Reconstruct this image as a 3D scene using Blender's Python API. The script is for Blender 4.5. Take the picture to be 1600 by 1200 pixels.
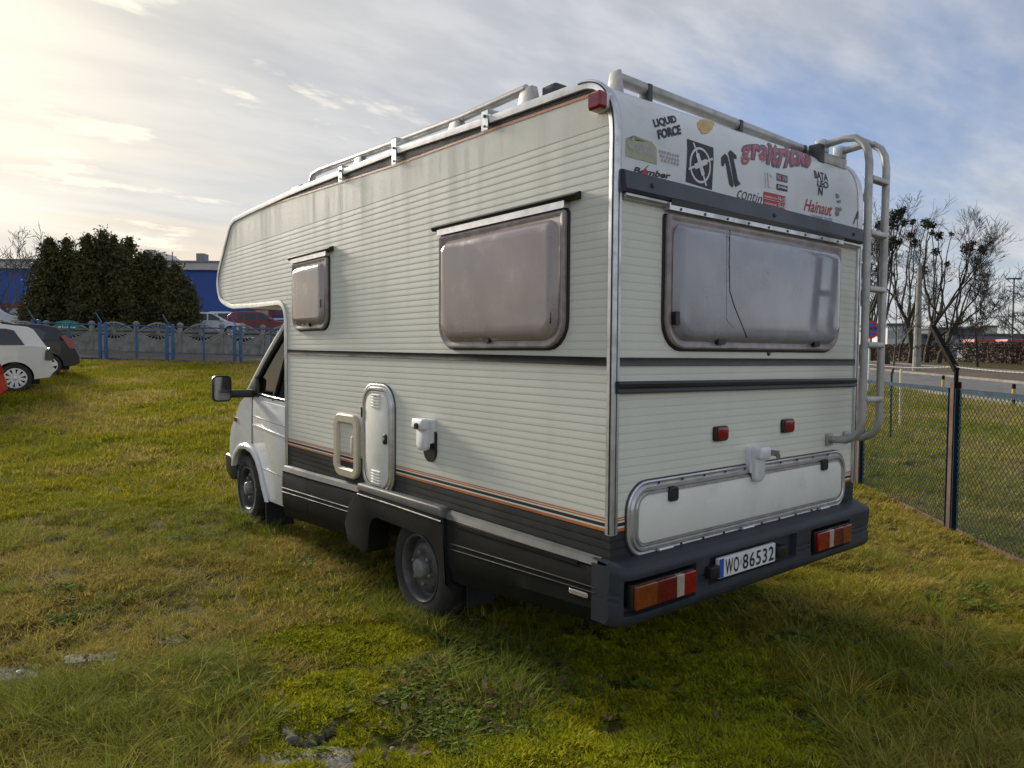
import bpy, bmesh, math, random
import numpy as np
from mathutils import Vector, Matrix

scene = bpy.context.scene
for o in list(bpy.data.objects):
    bpy.data.objects.remove(o)
COL = scene.collection
rnd = random.Random(11)
rng = np.random.default_rng(5)
R_ = math.radians

# ------------------------------------------------------------------ camera
CAM = np.array([-2.27288, -2.14478, 1.66770])
YAW, PITCH, ROLL, FPX = 0.675412, -0.0437332, 0.0066878, 1122.912
_f = np.array([math.sin(YAW) * math.cos(PITCH), math.cos(YAW) * math.cos(PITCH), math.sin(PITCH)])
_r0 = np.array([math.cos(YAW), -math.sin(YAW), 0.0])
_u0 = np.cross(_r0, _f)
CR = math.cos(ROLL) * _r0 + math.sin(ROLL) * _u0
CU = -math.sin(ROLL) * _r0 + math.cos(ROLL) * _u0
CF = _f
cd = bpy.data.cameras.new('camera')
cam = bpy.data.objects.new('camera', cd)
COL.objects.link(cam)
cam.matrix_world = Matrix(((CR[0], CU[0], -CF[0], CAM[0]), (CR[1], CU[1], -CF[1], CAM[1]),
                           (CR[2], CU[2], -CF[2], CAM[2]), (0, 0, 0, 1)))
cd.sensor_width = 36
cd.lens = FPX / 1600 * 36
cd.clip_start = 0.05
cd.clip_end = 3000
scene.camera = cam

# ------------------------------------------------------------------ light
SUN_EL, SUN_AZ = R_(18), R_(-3.5)
SUNV = (math.sin(SUN_AZ) * math.cos(SUN_EL), math.cos(SUN_AZ) * math.cos(SUN_EL), math.sin(SUN_EL))
sl = bpy.data.lights.new('sun', 'SUN')
sl.energy = 4.0
sl.angle = R_(12)
sl.color = (1.0, 0.90, 0.76)
sun = bpy.data.objects.new('sun', sl)
COL.objects.link(sun)
sun.rotation_euler = Vector(SUNV).to_track_quat('Z', 'Y').to_euler()

world = bpy.data.worlds.new('World')
scene.world = world
world.use_nodes = True
wt = world.node_tree
for n in list(wt.nodes):
    wt.nodes.remove(n)


class NT:
    """small node helper"""
    def __init__(s, tree):
        s.t = tree

    def n(s, typ, **kw):
        nd = s.t.nodes.new(typ)
        for k, v in kw.items():
            if k.startswith('i_'):
                key = k[2:]
                key = int(key) if key.isdigit() else key
                s.put(nd, key, v)
            else:
                setattr(nd, k, v)
        return nd

    def put(s, nd, key, v):
        sock = nd.inputs[key]
        if isinstance(v, bpy.types.NodeSocket):
            s.t.links.new(v, sock)
        else:
            sock.default_value = v

    def math(s, op, a, b=0.0, c=None, clamp=False):
        nd = s.t.nodes.new('ShaderNodeMath')
        nd.operation = op
        nd.use_clamp = clamp
        s.put(nd, 0, a)
        s.put(nd, 1, b)
        if c is not None:
            s.put(nd, 2, c)
        return nd.outputs[0]

    def vmath(s, op, a, b=(0, 0, 0)):
        nd = s.t.nodes.new('ShaderNodeVectorMath')
        nd.operation = op
        s.put(nd, 0, a)
        if op == 'SCALE':
            s.put(nd, 3, b)
        else:
            s.put(nd, 1, b)
        return nd.outputs[1] if op in ('DOT_PRODUCT', 'LENGTH', 'DISTANCE') else nd.outputs[0]

    def mix(s, f, a, b, mode='MIX'):
        nd = s.t.nodes.new('ShaderNodeMix')
        nd.data_type = 'RGBA'
        nd.blend_type = mode
        nd.clamp_factor = True
        s.put(nd, 0, f)
        s.put(nd, 6, a if isinstance(a, bpy.types.NodeSocket) else (*a, 1) if len(a) == 3 else a)
        s.put(nd, 7, b if isinstance(b, bpy.types.NodeSocket) else (*b, 1) if len(b) == 3 else b)
        return nd.outputs[2]

    def noise(s, vec, scale, detail=4, rough=0.55, dist=0.0):
        nd = s.t.nodes.new('ShaderNodeTexNoise')
        s.put(nd, 'Vector', vec)
        s.put(nd, 'Scale', scale)
        s.put(nd, 'Detail', detail)
        s.put(nd, 'Roughness', rough)
        s.put(nd, 'Distortion', dist)
        return nd.outputs[0]

    def ramp(s, v, lo, hi):
        nd = s.t.nodes.new('ShaderNodeMapRange')
        nd.interpolation_type = 'SMOOTHSTEP'
        s.put(nd, 0, v)
        s.put(nd, 1, lo)
        s.put(nd, 2, hi)
        return nd.outputs[0]

    def mapping(s, vec, loc=(0, 0, 0), rot=(0, 0, 0), scale=(1, 1, 1)):
        nd = s.t.nodes.new('ShaderNodeMapping')
        s.put(nd, 0, vec)
        s.put(nd, 1, loc)
        s.put(nd, 2, rot)
        s.put(nd, 3, scale)
        return nd.outputs[0]


W = NT(wt)
tc = W.n('ShaderNodeTexCoord').outputs['Generated']
sky = W.n('ShaderNodeTexSky')
sky.sky_type = 'NISHITA'
sky.sun_disc = False
sky.sun_elevation = SUN_EL
sky.sun_rotation = SUN_AZ
sky.air_density = 1.0
sky.dust_density = 0.6
skyc = W.mix(1.0, sky.outputs[0], (0.070, 0.077, 0.100), 'MULTIPLY')
sep = W.n('ShaderNodeSeparateXYZ', i_0=tc)
dz = W.math('MAXIMUM', sep.outputs[2], 0.0)
den = W.math('ADD', dz, 0.16)
comb = W.n('ShaderNodeCombineXYZ', i_0=W.math('DIVIDE', sep.outputs[0], den), i_1=W.math('DIVIDE', sep.outputs[1], den), i_2=0.0)
cp = comb.outputs[0]
sdot = W.math('MAXIMUM', W.vmath('DOT_PRODUCT', W.vmath('NORMALIZE', tc), SUNV), 0.0)
sfac = W.math('POWER', sdot, 5.0)
sfac2 = W.math('POWER', sdot, 40.0)
# thin high veil, streaks blown along one direction, and a few lumpy puffs
veil = W.noise(W.mapping(cp, loc=(3.1, 1.7, 0)), 0.55, 1, 0.5)
stk = W.noise(W.mapping(cp, loc=(0.4, 2.2, 0), rot=(0, 0, R_(38)), scale=(0.55, 2.1, 1)), 1.15, 4, 0.58)
fine = W.noise(W.mapping(cp, loc=(7.7, 0.2, 0), rot=(0, 0, R_(30)), scale=(0.9, 2.0, 1)), 2.8, 4, 0.62)
cov = W.math('ADD', W.math('MULTIPLY', veil, 0.60), W.math('ADD', W.math('MULTIPLY', stk, 0.62), W.math('MULTIPLY', fine, 0.16)))
cov = W.math('ADD', cov, W.math('MULTIPLY', sfac, 0.30))
cmask = W.ramp(cov, 0.48, 0.86)
cmask = W.math('ADD', W.math('MULTIPLY', cmask, 0.70), 0.22)
ctone = W.mix(W.ramp(fine, 0.35, 0.7), (0.34, 0.355, 0.38), (0.44, 0.45, 0.465))
# clouds away from the sun, mostly unseen, brightened to fill the rear wall
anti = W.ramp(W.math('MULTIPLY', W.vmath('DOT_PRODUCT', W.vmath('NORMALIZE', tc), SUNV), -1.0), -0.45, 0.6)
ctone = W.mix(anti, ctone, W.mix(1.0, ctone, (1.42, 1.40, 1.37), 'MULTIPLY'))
ctone = W.mix(W.math('POWER', sdot, 8.0), ctone, W.mix(W.ramp(stk, 0.35, 0.65), (0.40, 0.385, 0.355), (0.60, 0.56, 0.48)))
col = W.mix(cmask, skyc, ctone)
# warm low light under the cloud sheet on the sun's side
low = W.math('SUBTRACT', 1.0, W.ramp(dz, 0.02, 0.30))
lowband = W.math('MULTIPLY', low, W.ramp(W.noise(W.mapping(tc, scale=(1.5, 1.5, 16)), 1.6, 2, 0.55), 0.38, 0.60))
warm = W.math('MULTIPLY', W.math('MULTIPLY', lowband, 0.9), W.math('POWER', sdot, 2.5))
col = W.mix(warm, col, (0.70, 0.56, 0.37))
# small lumpy clouds
puff = W.noise(W.mapping(cp, loc=(5.3, 9.1, 0), scale=(0.8, 1.5, 1)), 2.1, 5, 0.62)
pm = W.math('MULTIPLY', W.ramp(puff, 0.57, 0.66), W.math('MULTIPLY', W.ramp(sfac, 0.10, 0.7), 0.8))
core = W.ramp(puff, 0.67, 0.78)
pcol = W.mix(core, (0.74, 0.69, 0.58), (0.40, 0.385, 0.36))
col = W.mix(pm, col, pcol)
# bright patch where the sun stands behind the veil
col = W.mix(W.math('MULTIPLY', sfac2, 0.45), col, (1.0, 0.88, 0.66))
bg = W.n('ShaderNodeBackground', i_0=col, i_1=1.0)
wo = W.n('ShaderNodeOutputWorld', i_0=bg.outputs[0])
world.cycles.sampling_method = 'MANUAL'
world.cycles.sample_map_resolution = 512

scene.view_settings.view_transform = 'Standard'
scene.view_settings.look = 'None'
scene.view_settings.exposure = 0.62
scene.view_settings.gamma = 1.0
scene.view_settings.use_curve_mapping = False
scene.cycles.use_denoising = True
scene.cycles.denoising_prefilter = 'NONE'
scene.cycles.max_bounces = 6
scene.cycles.diffuse_bounces = 2
scene.cycles.glossy_bounces = 3
scene.cycles.transmission_bounces = 4
scene.cycles.use_adaptive_sampling = True
scene.cycles.adaptive_threshold = 0.015
scene.cycles.transparent_max_bounces = 12
scene.cycles.sample_clamp_indirect = 6
scene.cycles.caustics_reflective = False
scene.cycles.caustics_refractive = False


# ------------------------------------------------------------------ pixel -> place
def ray(px, py):
    return CF + CR * (px - 800) / FPX - CU * (py - 600) / FPX


def onplane(px, py, ax, v):
    d = ray(px, py)
    return CAM + d * ((v - CAM[ax]) / d[ax])


def at(px, py, depth):
    return CAM + ray(px, py) * depth


def project(x, y, z):
    dx, dy, dzz = x - CAM[0], y - CAM[1], z - CAM[2]
    w = dx * CF[0] + dy * CF[1] + dzz * CF[2]
    return (800 + FPX * (dx * CR[0] + dy * CR[1] + dzz * CR[2]) / w,
            600 - FPX * (dx * CU[0] + dy * CU[1] + dzz * CU[2]) / w, w)


def sstep(a, b, x):
    t = np.clip((x - a) / (b - a), 0, 1)
    return t * t * (3 - 2 * t)


def H(x, y):
    """height of the ground: flat round the motorhome, rising away from it"""
    dx, dy = np.asarray(x, float) - CAM[0], np.asarray(y, float) - CAM[1]
    r = np.sqrt(dx * dx + dy * dy) + 1e-6
    k = sstep(0.45, 0.93, dy / r)
    s = 0.022 + 0.029 * k
    rr_ = np.where(r > 12, r - 12 + 1.0, 0.0)
    t = np.clip(r - 8, 0, None)
    ramp = np.where(t < 6, t * t / 12, t - 3)
    cap = 52 - 21 * k
    ramp = np.minimum(ramp, cap)
    return s * ramp


def onground(px, py, off=0.0):
    d = ray(px, py)
    t = 1.0
    prev = 1.0
    while t < 400:
        p = CAM + d * t
        if p[2] < H(p[0], p[1]) + off:
            lo, hi = prev, t
            for _ in range(30):
                m = (lo + hi) / 2
                p = CAM + d * m
                if p[2] < H(p[0], p[1]) + off:
                    hi = m
                else:
                    lo = m
            return CAM + d * hi
        prev = t
        t *= 1.02
    return CAM + d * 400


def standing(px, depth):
    """ground point seen in picture column px at that distance along the view axis"""
    lo, hi = 300.0, 2500.0
    for _ in range(50):
        m = (lo + hi) / 2
        p = at(px, m, depth)
        if p[2] > H(p[0], p[1]):
            lo = m
        else:
            hi = m
    p = at(px, lo, depth)
    return np.array([p[0], p[1], float(H(p[0], p[1]))])


# ------------------------------------------------------------------ noise for placement
_tab = rng.random((256, 256))


def vnoise(x, y, s):
    x = np.asarray(x) * s + 100
    y = np.asarray(y) * s + 100
    xi, yi = np.floor(x).astype(int), np.floor(y).astype(int)
    fx, fy = x - xi, y - yi
    fx, fy = fx * fx * (3 - 2 * fx), fy * fy * (3 - 2 * fy)
    g = lambda a, b: _tab[a % 256, b % 256]
    return (g(xi, yi) * (1 - fx) + g(xi + 1, yi) * fx) * (1 - fy) + (g(xi, yi + 1) * (1 - fx) + g(xi + 1, yi + 1) * fx) * fy


def fbm(x, y, s, o=3):
    t, a, n = 0, 1.0, 0
    for i in range(o):
        t = t + a * vnoise(x, y, s * 2 ** i + i * 0.37)
        n += a
        a *= 0.5
    return t / n


def inpoly(x, y, poly):
    c = np.zeros(np.shape(x), bool)
    n = len(poly)
    for i in range(n):
        x1, y1 = poly[i]
        x2, y2 = poly[(i + 1) % n]
        if y1 == y2:
            continue
        cond = ((y1 > y) != (y2 > y)) & (x < (x2 - x1) * (y - y1) / (y2 - y1) + x1)
        c ^= cond
    return c


def gpoly(pts):
    return [tuple(onplane(px, py, 2, 0.0)[:2]) for px, py in pts]


# ------------------------------------------------------------------ materials
def mat(name, color, rough=0.6, metal=0.0, var=0.12, vscale=6.0, bump=0.0, bscale=120.0, spec=0.5, dirt=None, dscale=3.0,
        damt=0.5, dstretch=(1, 1, 1), coat=0.0, trans=0.0, alpha=1.0, stretch=(1, 1, 1), var2=None):
    m = bpy.data.materials.new(name)
    m.use_nodes = True
    t = NT(m.node_tree)
    b = m.node_tree.nodes['Principled BSDF']
    co = t.n('ShaderNodeTexCoord').outputs['Object']
    v = t.mapping(co, scale=stretch)
    n1 = t.noise(v, vscale, 5, 0.6)
    dark = tuple(c * (1 - var) for c in color)
    lite = tuple(min(1, c * (1 + var)) for c in color)
    c = t.mix(t.ramp(n1, 0.3, 0.7), dark, lite)
    if var2:
        c = t.mix(t.ramp(t.noise(co, var2[0], 4, 0.6), var2[2], var2[3]), c, var2[1])
    if dirt:
        dn = t.noise(t.mapping(co, loc=(3, 5, 1), scale=dstretch), dscale, 6, 0.66)
        c = t.mix(t.math('MULTIPLY', t.ramp(dn, 0.48, 0.72), damt), c, dirt)
        t.put(b, 'Roughness', t.math('ADD', rough, t.math('MULTIPLY', t.ramp(dn, 0.4, 0.75), 0.2)))
    else:
        t.put(b, 'Roughness', t.math('ADD', rough - 0.06, t.math('MULTIPLY', n1, 0.12)))
    t.put(b, 'Base Color', c)
    b.inputs['Metallic'].default_value = metal
    b.inputs['Specular IOR Level'].default_value = spec
    b.inputs['Coat Weight'].default_value = coat
    b.inputs['Transmission Weight'].default_value = trans
    b.inputs['Alpha'].default_value = alpha
    if bump:
        bn = t.n('ShaderNodeBump', i_Strength=bump, i_Distance=0.004)
        t.put(bn, 'Height', t.noise(co, bscale, 3, 0.6))
        m.node_tree.links.new(bn.outputs[0], b.inputs['Normal'])
    return m


M = {}
CREAM = (0.735, 0.73, 0.63)
M['cream'] = mat('cream_sheet', CREAM, 0.58, var=0.025, vscale=2.2, bump=0.32, bscale=150, dirt=(0.50, 0.47, 0.36), dscale=1.3, damt=0.06, dstretch=(8, 8, 0.55), stretch=(1, 1, 0.3))
M['creamflat'] = mat('cream_panel', (0.78, 0.78, 0.71), 0.42, var=0.05, vscale=3, bump=0.25, bscale=170, dirt=(0.42, 0.38, 0.28), damt=0.30, dscale=4)
M['anthracite'] = mat('anthracite_sheet', (0.024, 0.026, 0.026), 0.5, var=0.25, vscale=5, bump=0.4, bscale=150, dirt=(0.06, 0.058, 0.05), dscale=5, damt=0.4, spec=0.3)
M['orange'] = mat('orange_stripe', (0.56, 0.17, 0.045), 0.5, var=0.15, vscale=4, bump=0.3, bscale=150)
M['blackstripe'] = mat('black_stripe', (0.012, 0.012, 0.013), 0.5, var=0.2, bump=0.3, bscale=150)
M['brownstripe'] = mat('brown_stripe', (0.024, 0.021, 0.018), 0.6, var=0.3, vscale=3, bump=0.3, bscale=150, dirt=(0.08, 0.066, 0.048), damt=0.35, spec=0.15)
M['gelcoat'] = mat('grey_white_gelcoat', (0.70, 0.72, 0.72), 0.28, var=0.05, vscale=2, dirt=(0.34, 0.33, 0.28), damt=0.25, dscale=3, spec=0.5)
M['alu'] = mat('aluminium', (0.60, 0.60, 0.60), 0.32, metal=0.85, var=0.12, vscale=14, dirt=(0.24, 0.22, 0.18), damt=0.35, dscale=8)
M['tube'] = mat('weathered_aluminium_tube', (0.47, 0.46, 0.435), 0.45, metal=0.55, var=0.12, vscale=10, dirt=(0.22, 0.20, 0.16), damt=0.4, dscale=7)
M['zinc'] = mat('galvanised_steel', (0.50, 0.55, 0.57), 0.45, metal=0.7, var=0.2, vscale=30, dirt=(0.2, 0.19, 0.16), damt=0.3)
M['rubber'] = mat('black_rubber', (0.014, 0.014, 0.015), 0.55, var=0.3, vscale=9, dirt=(0.06, 0.055, 0.045), damt=0.4, dscale=9)
M['trimdark'] = mat('dark_trim', (0.04, 0.043, 0.048), 0.42, var=0.2, vscale=6, dirt=(0.13, 0.12, 0.10), damt=0.5, dscale=6)
M['visor'] = mat('blue_grey_visor', (0.055, 0.065, 0.085), 0.45, var=0.12, vscale=3, dirt=(0.12, 0.12, 0.12), damt=0.4, dscale=5)
M['skirt'] = mat('grey_black_plastic_skirt', (0.0105, 0.0112, 0.0105), 0.55, var=0.2, vscale=4, bump=0.15, bscale=300, dirt=(0.026, 0.026, 0.022), dscale=4, damt=0.5, spec=0.14)
M['ledge'] = mat('dusty_skirt_ledge', (0.115, 0.112, 0.105), 0.55, var=0.2, vscale=9, dirt=(0.13, 0.12, 0.10), dscale=7, damt=0.6)
M['bumper'] = mat('blue_grey_plastic_bumper', (0.034, 0.039, 0.049), 0.5, var=0.12, vscale=5, bump=0.15, bscale=300, dirt=(0.08, 0.078, 0.07), dscale=4, damt=0.4, spec=0.3)
M['white'] = mat('white_plastic', (0.74, 0.75, 0.76), 0.35, var=0.04, dirt=(0.4, 0.38, 0.3), damt=0.2)
M['beige'] = mat('beige_plastic', (0.62, 0.55, 0.40), 0.45, var=0.06, vscale=5, dirt=(0.38, 0.32, 0.2), damt=0.3)
M['blackplastic'] = mat('black_plastic', (0.012, 0.012, 0.013), 0.4, var=0.2)
M['cabpaint'] = mat('white_van_paint', (0.76, 0.78, 0.78), 0.22, var=0.03, vscale=2, coat=0.5, dirt=(0.36, 0.34, 0.28), damt=0.25, dscale=3)
M['tyre'] = mat('tyre_rubber', (0.022, 0.022, 0.021), 0.8, var=0.25, vscale=14, dirt=(0.08, 0.07, 0.055), damt=0.6, dscale=9)
M['steelrim'] = mat('grey_steel_rim', (0.09, 0.09, 0.09), 0.5, metal=0.3, var=0.25, vscale=12, dirt=(0.09, 0.07, 0.05), damt=0.6, dscale=10)
M['hub'] = mat('grey_hub', (0.22, 0.22, 0.21), 0.5, metal=0.2, var=0.2, vscale=20, dirt=(0.1, 0.09, 0.07), damt=0.5)
M['redlens'] = mat('red_lens', (0.25, 0.006, 0.006), 0.2, var=0.2, vscale=60, coat=0.5)
M['darkred'] = mat('dark_red_lens', (0.13, 0.008, 0.007), 0.22, var=0.2, vscale=60, coat=0.5)
M['amber'] = mat('amber_lens', (0.19, 0.042, 0.010), 0.22, var=0.2, vscale=60, coat=0.5)
M['clearlens'] = mat('pale_lens', (0.42, 0.35, 0.30), 0.22, var=0.1, vscale=60, coat=0.5)
M['under'] = mat('underbody', (0.012, 0.012, 0.011), 0.8, var=0.3)
M['flap'] = mat('mud_flap', (0.012, 0.013, 0.018), 0.7, var=0.3)
M['key'] = mat('key_metal', (0.3, 0.29, 0.26), 0.35, metal=0.9)
M['plate'] = mat('plate_white', (0.72, 0.73, 0.73), 0.35, var=0.03, dirt=(0.4, 0.38, 0.33), damt=0.25)
M['plateblue'] = mat('plate_blue', (0.02, 0.09, 0.42), 0.4, var=0.05)
M['ink'] = mat('black_print', (0.012, 0.012, 0.016), 0.5, var=0.15, vscale=30)
M['inkwhite'] = mat('white_print', (0.68, 0.69, 0.72), 0.5, var=0.06)
M['inkred'] = mat('red_print', (0.45, 0.035, 0.03), 0.5, var=0.12, vscale=25)
M['inkpink'] = mat('pink_print', (0.44, 0.10, 0.14), 0.5, var=0.15, vscale=20)
M['inkblue'] = mat('blue_print', (0.06, 0.16, 0.38), 0.5, var=0.1)
M['inkochre'] = mat('ochre_print', (0.55, 0.37, 0.14), 0.55, var=0.12, vscale=20)
M['inkolive'] = mat('faded_olive_print', (0.42, 0.42, 0.28), 0.55, var=0.08, vscale=20)
M['inkgrey'] = mat('faded_grey_print', (0.40, 0.41, 0.41), 0.55, var=0.1, vscale=40)
M['inkgreydark'] = mat('worn_grey_print', (0.27, 0.28, 0.27), 0.55, var=0.3, vscale=40)
M['inkslate'] = mat('slate_print', (0.10, 0.115, 0.14), 0.5, var=0.1)


def acrylic(name, tint, hi):
    """tinted, scratched acrylic pane with condensation"""
    m = bpy.data.materials.new(name)
    m.use_nodes = True
    t = NT(m.node_tree)
    b = m.node_tree.nodes['Principled BSDF']
    co = t.n('ShaderNodeTexCoord').outputs['Object']
    fog = t.ramp(t.noise(co, 2.2, 4, 0.6, 0.5), 0.3, 0.75)
    run = t.ramp(t.noise(t.mapping(co, scale=(60, 60, 3)), 1.0, 3, 0.6), 0.55, 0.72)
    spk = t.ramp(t.noise(co, 190, 2, 0.5), 0.66, 0.74)
    lowz = t.n('ShaderNodeSeparateXYZ', i_0=co).outputs[2]
    wet = t.math('MULTIPLY', t.ramp(t.noise(co, 3.5, 4, 0.6), 0.42, 0.62), 0.9)
    c = t.mix(fog, tint, hi)
    c = t.mix(t.math('MULTIPLY', t.math('MULTIPLY', run, wet), 0.45), c, (0.62, 0.57, 0.55))
    c = t.mix(t.math('MULTIPLY', t.math('MULTIPLY', spk, wet), 0.7), c, (0.75, 0.72, 0.70))
    t.put(b, 'Base Color', c)
    t.put(b, 'Roughness', t.math('ADD', 0.10, t.math('MULTIPLY', wet, 0.22)))
    b.inputs['Transmission Weight'].default_value = 0.25
    b.inputs['Coat Weight'].default_value = 0.7
    b.inputs['Coat Roughness'].default_value = 0.10
    bn = t.n('ShaderNodeBump', i_Strength=0.06, i_Distance=0.004)
    t.put(bn, 'Height', t.noise(co, 9, 3, 0.5))
    m.node_tree.links.new(bn.outputs[0], b.inputs['Normal'])
    return m


M['pane_side'] = acrylic('smoked_pink_acrylic', (0.40, 0.325, 0.31), (0.52, 0.435, 0.405))
M['pane_rear'] = acrylic('smoked_lilac_acrylic', (0.34, 0.335, 0.385), (0.48, 0.48, 0.54))
M['frameacr'] = mat('smoked_acrylic_rim', (0.30, 0.245, 0.235), 0.3, var=0.25, vscale=12, dirt=(0.42, 0.35, 0.33), dscale=12, damt=0.5, coat=0.3)


def glass(name, tint, refl=0.25):
    m = bpy.data.materials.new(name)
    m.use_nodes = True
    t = NT(m.node_tree)
    nd = m.node_tree.nodes
    out = nd['Material Output']
    tr = t.n('ShaderNodeBsdfTransparent', i_Color=(*tint, 1))
    gl = t.n('ShaderNodeBsdfGlossy', i_Roughness=0.03)
    co = t.n('ShaderNodeTexCoord').outputs['Object']
    t.put(gl, 'Roughness', t.math('MULTIPLY', t.noise(co, 6, 3), 0.08))
    fr = t.n('ShaderNodeFresnel', i_IOR=1.5)
    mx = t.n('ShaderNodeMixShader')
    t.put(mx, 0, t.math('ADD', t.math('MULTIPLY', fr.outputs[0], 0.12), refl * 0.3, clamp=True))
    t.put(mx, 1, tr.outputs[0])
    t.put(mx, 2, gl.outputs[0])
    m.node_tree.links.new(mx.outputs[0], out.inputs[0])
    return m


M['glass'] = glass('cab_glass', (0.10, 0.12, 0.11), 0.03)
M['carglass'] = mat('dark_car_glass', (0.012, 0.015, 0.018), 0.08, var=0.2, coat=0.6)
M['mirrorglass'] = mat('mirror_glass', (0.11, 0.118, 0.14), 0.08, metal=1.0, var=0.04)


# ------------------------------------------------------------------ mesh building
class MB:
    def __init__(s):
        s.v, s.f, s.m = [], [], []

    def add(s, vs, fs, mi=0):
        b = len(s.v)
        s.v += [tuple(float(q) for q in p) for p in vs]
        for f in fs:
            s.f.append(tuple(b + i for i in f))
            s.m.append(mi)
        return s

    def box(s, x0, x1, y0, y1, z0, z1, mi=0):
        return s.add([(x, y, z) for z in (z0, z1) for y in (y0, y1) for x in (x0, x1)],
                     [(0, 2, 3, 1), (4, 5, 7, 6), (0, 1, 5, 4), (2, 6, 7, 3), (0, 4, 6, 2), (1, 3, 7, 5)], mi)

    def bar(s, a, b, w, h, up=(0, 0, 1), mi=0):
        """rectangular bar from a to b"""
        a, b, up = Vector(a), Vector(b), Vector(up)
        d = (b - a).normalized()
        sx = d.cross(up)
        if sx.length < 1e-4:
            sx = d.cross(Vector((1, 0, 0)))
        sx.normalize()
        uz = sx.cross(d).normalized()
        vs = []
        for p in (a, b):
            for i, j in ((-1, -1), (1, -1), (1, 1), (-1, 1)):
                vs.append(p + sx * (i * w / 2) + uz * (j * h / 2))
        return s.add(vs, [(3, 2, 1, 0), (4, 5, 6, 7), (0, 1, 5, 4), (1, 2, 6, 5), (2, 3, 7, 6), (3, 0, 4, 7)], mi)

    def tube(s, path, r, n=8, caps=True, mi=0):
        path = [Vector(p) for p in path]
        rs = r if isinstance(r, (list, tuple)) else [r] * len(path)
        vs, fs = [], []
        prev = None
        for i, p in enumerate(path):
            d = (path[min(i + 1, len(path) - 1)] - path[max(i - 1, 0)]).normalized()
            if prev is None:
                a = d.orthogonal().normalized()
            else:
                a = prev - d * prev.dot(d)
                a = a.normalized() if a.length > 1e-6 else d.orthogonal().normalized()
            prev = a
            c = d.cross(a)
            for k in range(n):
                t = 2 * math.pi * k / n
                vs.append(p + (a * math.cos(t) + c * math.sin(t)) * rs[i])
        for i in range(len(path) - 1):
            for k in range(n):
                k2 = (k + 1) % n
                fs.append((i * n + k, i * n + k2, (i + 1) * n + k2, (i + 1) * n + k))
        if caps:
            fs.append(tuple(reversed(range(n))))
            fs.append(tuple((len(path) - 1) * n + k for k in range(n)))
        return s.add(vs, fs, mi)

    def lathe(s, prof, c, axis, n=32, mi=0):
        """prof: (radius, height along axis)"""
        ax = Vector(axis).normalized()
        a = ax.orthogonal().normalized()
        b = ax.cross(a)
        c = Vector(c)
        vs, fs = [], []
        for r, h in prof:
            for k in range(n):
                t = 2 * math.pi * k / n
                vs.append(c + ax * h + (a * math.cos(t) + b * math.sin(t)) * r)
        for i in range(len(prof) - 1):
            for k in range(n):
                k2 = (k + 1) % n
                fs.append((i * n + k, i * n + k2, (i + 1) * n + k2, (i + 1) * n + k))
        return s.add(vs, fs, mi)

    def rings(s, loops, fmap, first=True, last=True, closed=False, mi=0):
        """loops of equal length made of (u, v, d) -> 3D by fmap, skinned in order"""
        n = len(loops[0])
        vs = [fmap(*p) for l in loops for p in l]
        fs = []
        m = len(loops)
        for i in range(m if closed else m - 1):
            j = (i + 1) % m
            for k in range(n):
                k2 = (k + 1) % n
                fs.append((i * n + k, i * n + k2, j * n + k2, j * n + k))
        if not closed:
            if first:
                fs.append(tuple(reversed(range(n))))
            if last:
                fs.append(tuple((m - 1) * n + k for k in range(n)))
        return s.add(vs, fs, mi)

    def prism(s, poly, fmap, d0, d1, mi=0):
        return s.rings([[(u, v, d0) for u, v in poly], [(u, v, d1) for u, v in poly]], fmap, mi=mi)

    def grid(s, P, mi=0):
        """P: 2D list of points"""
        r, c = len(P), len(P[0])
        return s.add([p for row in P for p in row],
                     [(i * c + j, i * c + j + 1, (i + 1) * c + j + 1, (i + 1) * c + j) for i in range(r - 1) for j in range(c - 1)], mi)

    def build(s, name, mats, parent=None, smooth=35, bevel=0.0, seg=2, recalc=True, label=None):
        me = bpy.data.meshes.new(name)
        me.from_pydata(s.v, [], s.f)
        mats = mats if isinstance(mats, (list, tuple)) else [mats]
        for q in mats:
            me.materials.append(M[q] if isinstance(q, str) else q)
        if len(mats) > 1:
            me.polygons.foreach_set('material_index', s.m)
        if recalc or bevel:
            bm = bmesh.new()
            bm.from_mesh(me)
            if recalc:
                bmesh.ops.recalc_face_normals(bm, faces=bm.faces)
            if bevel:
                es = [e for e in bm.edges if len(e.link_faces) == 2 and e.calc_face_angle(0) > 0.5]
                bmesh.ops.bevel(bm, geom=es, offset=bevel, segments=seg, affect='EDGES', profile=0.6, clamp_overlap=True)
            bm.to_mesh(me)
            bm.free()
        if smooth:
            me.polygons.foreach_set('use_smooth', [True] * len(me.polygons))
            me.set_sharp_from_angle(angle=R_(smooth))
        me.update()
        o = bpy.data.objects.new(name, me)
        COL.objects.link(o)
        if parent is not None:
            o.parent = parent
            root = parent
            while root.parent is not None:
                root = root.parent
            if parent is root and root.get('_abs'):
                o.location = -root.location
        if label:
            o['label'] = label
        return o


def tag(o, label=None, cat=None, group=None, kind=None):
    if label:
        o['label'] = label
    if cat:
        o['category'] = cat
    if group:
        o['group'] = group
    if kind:
        o['kind'] = kind
    return o


def thing(name, label, cat, loc=(0, 0, 0), rz=0.0, group=None, absolute=False):
    o = bpy.data.objects.new(name, None)
    COL.objects.link(o)
    o.location = [float(q) for q in loc]
    o.rotation_euler = (0, 0, rz)
    o.empty_display_size = 0.2
    if absolute:
        o['_abs'] = 1
    return tag(o, label, cat, group)


def copy_tree(o, parent=None):
    c = o.copy()
    COL.objects.link(c)
    c.parent = parent
    for ch in list(o.children):
        copy_tree(ch, c)
    return c


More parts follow.
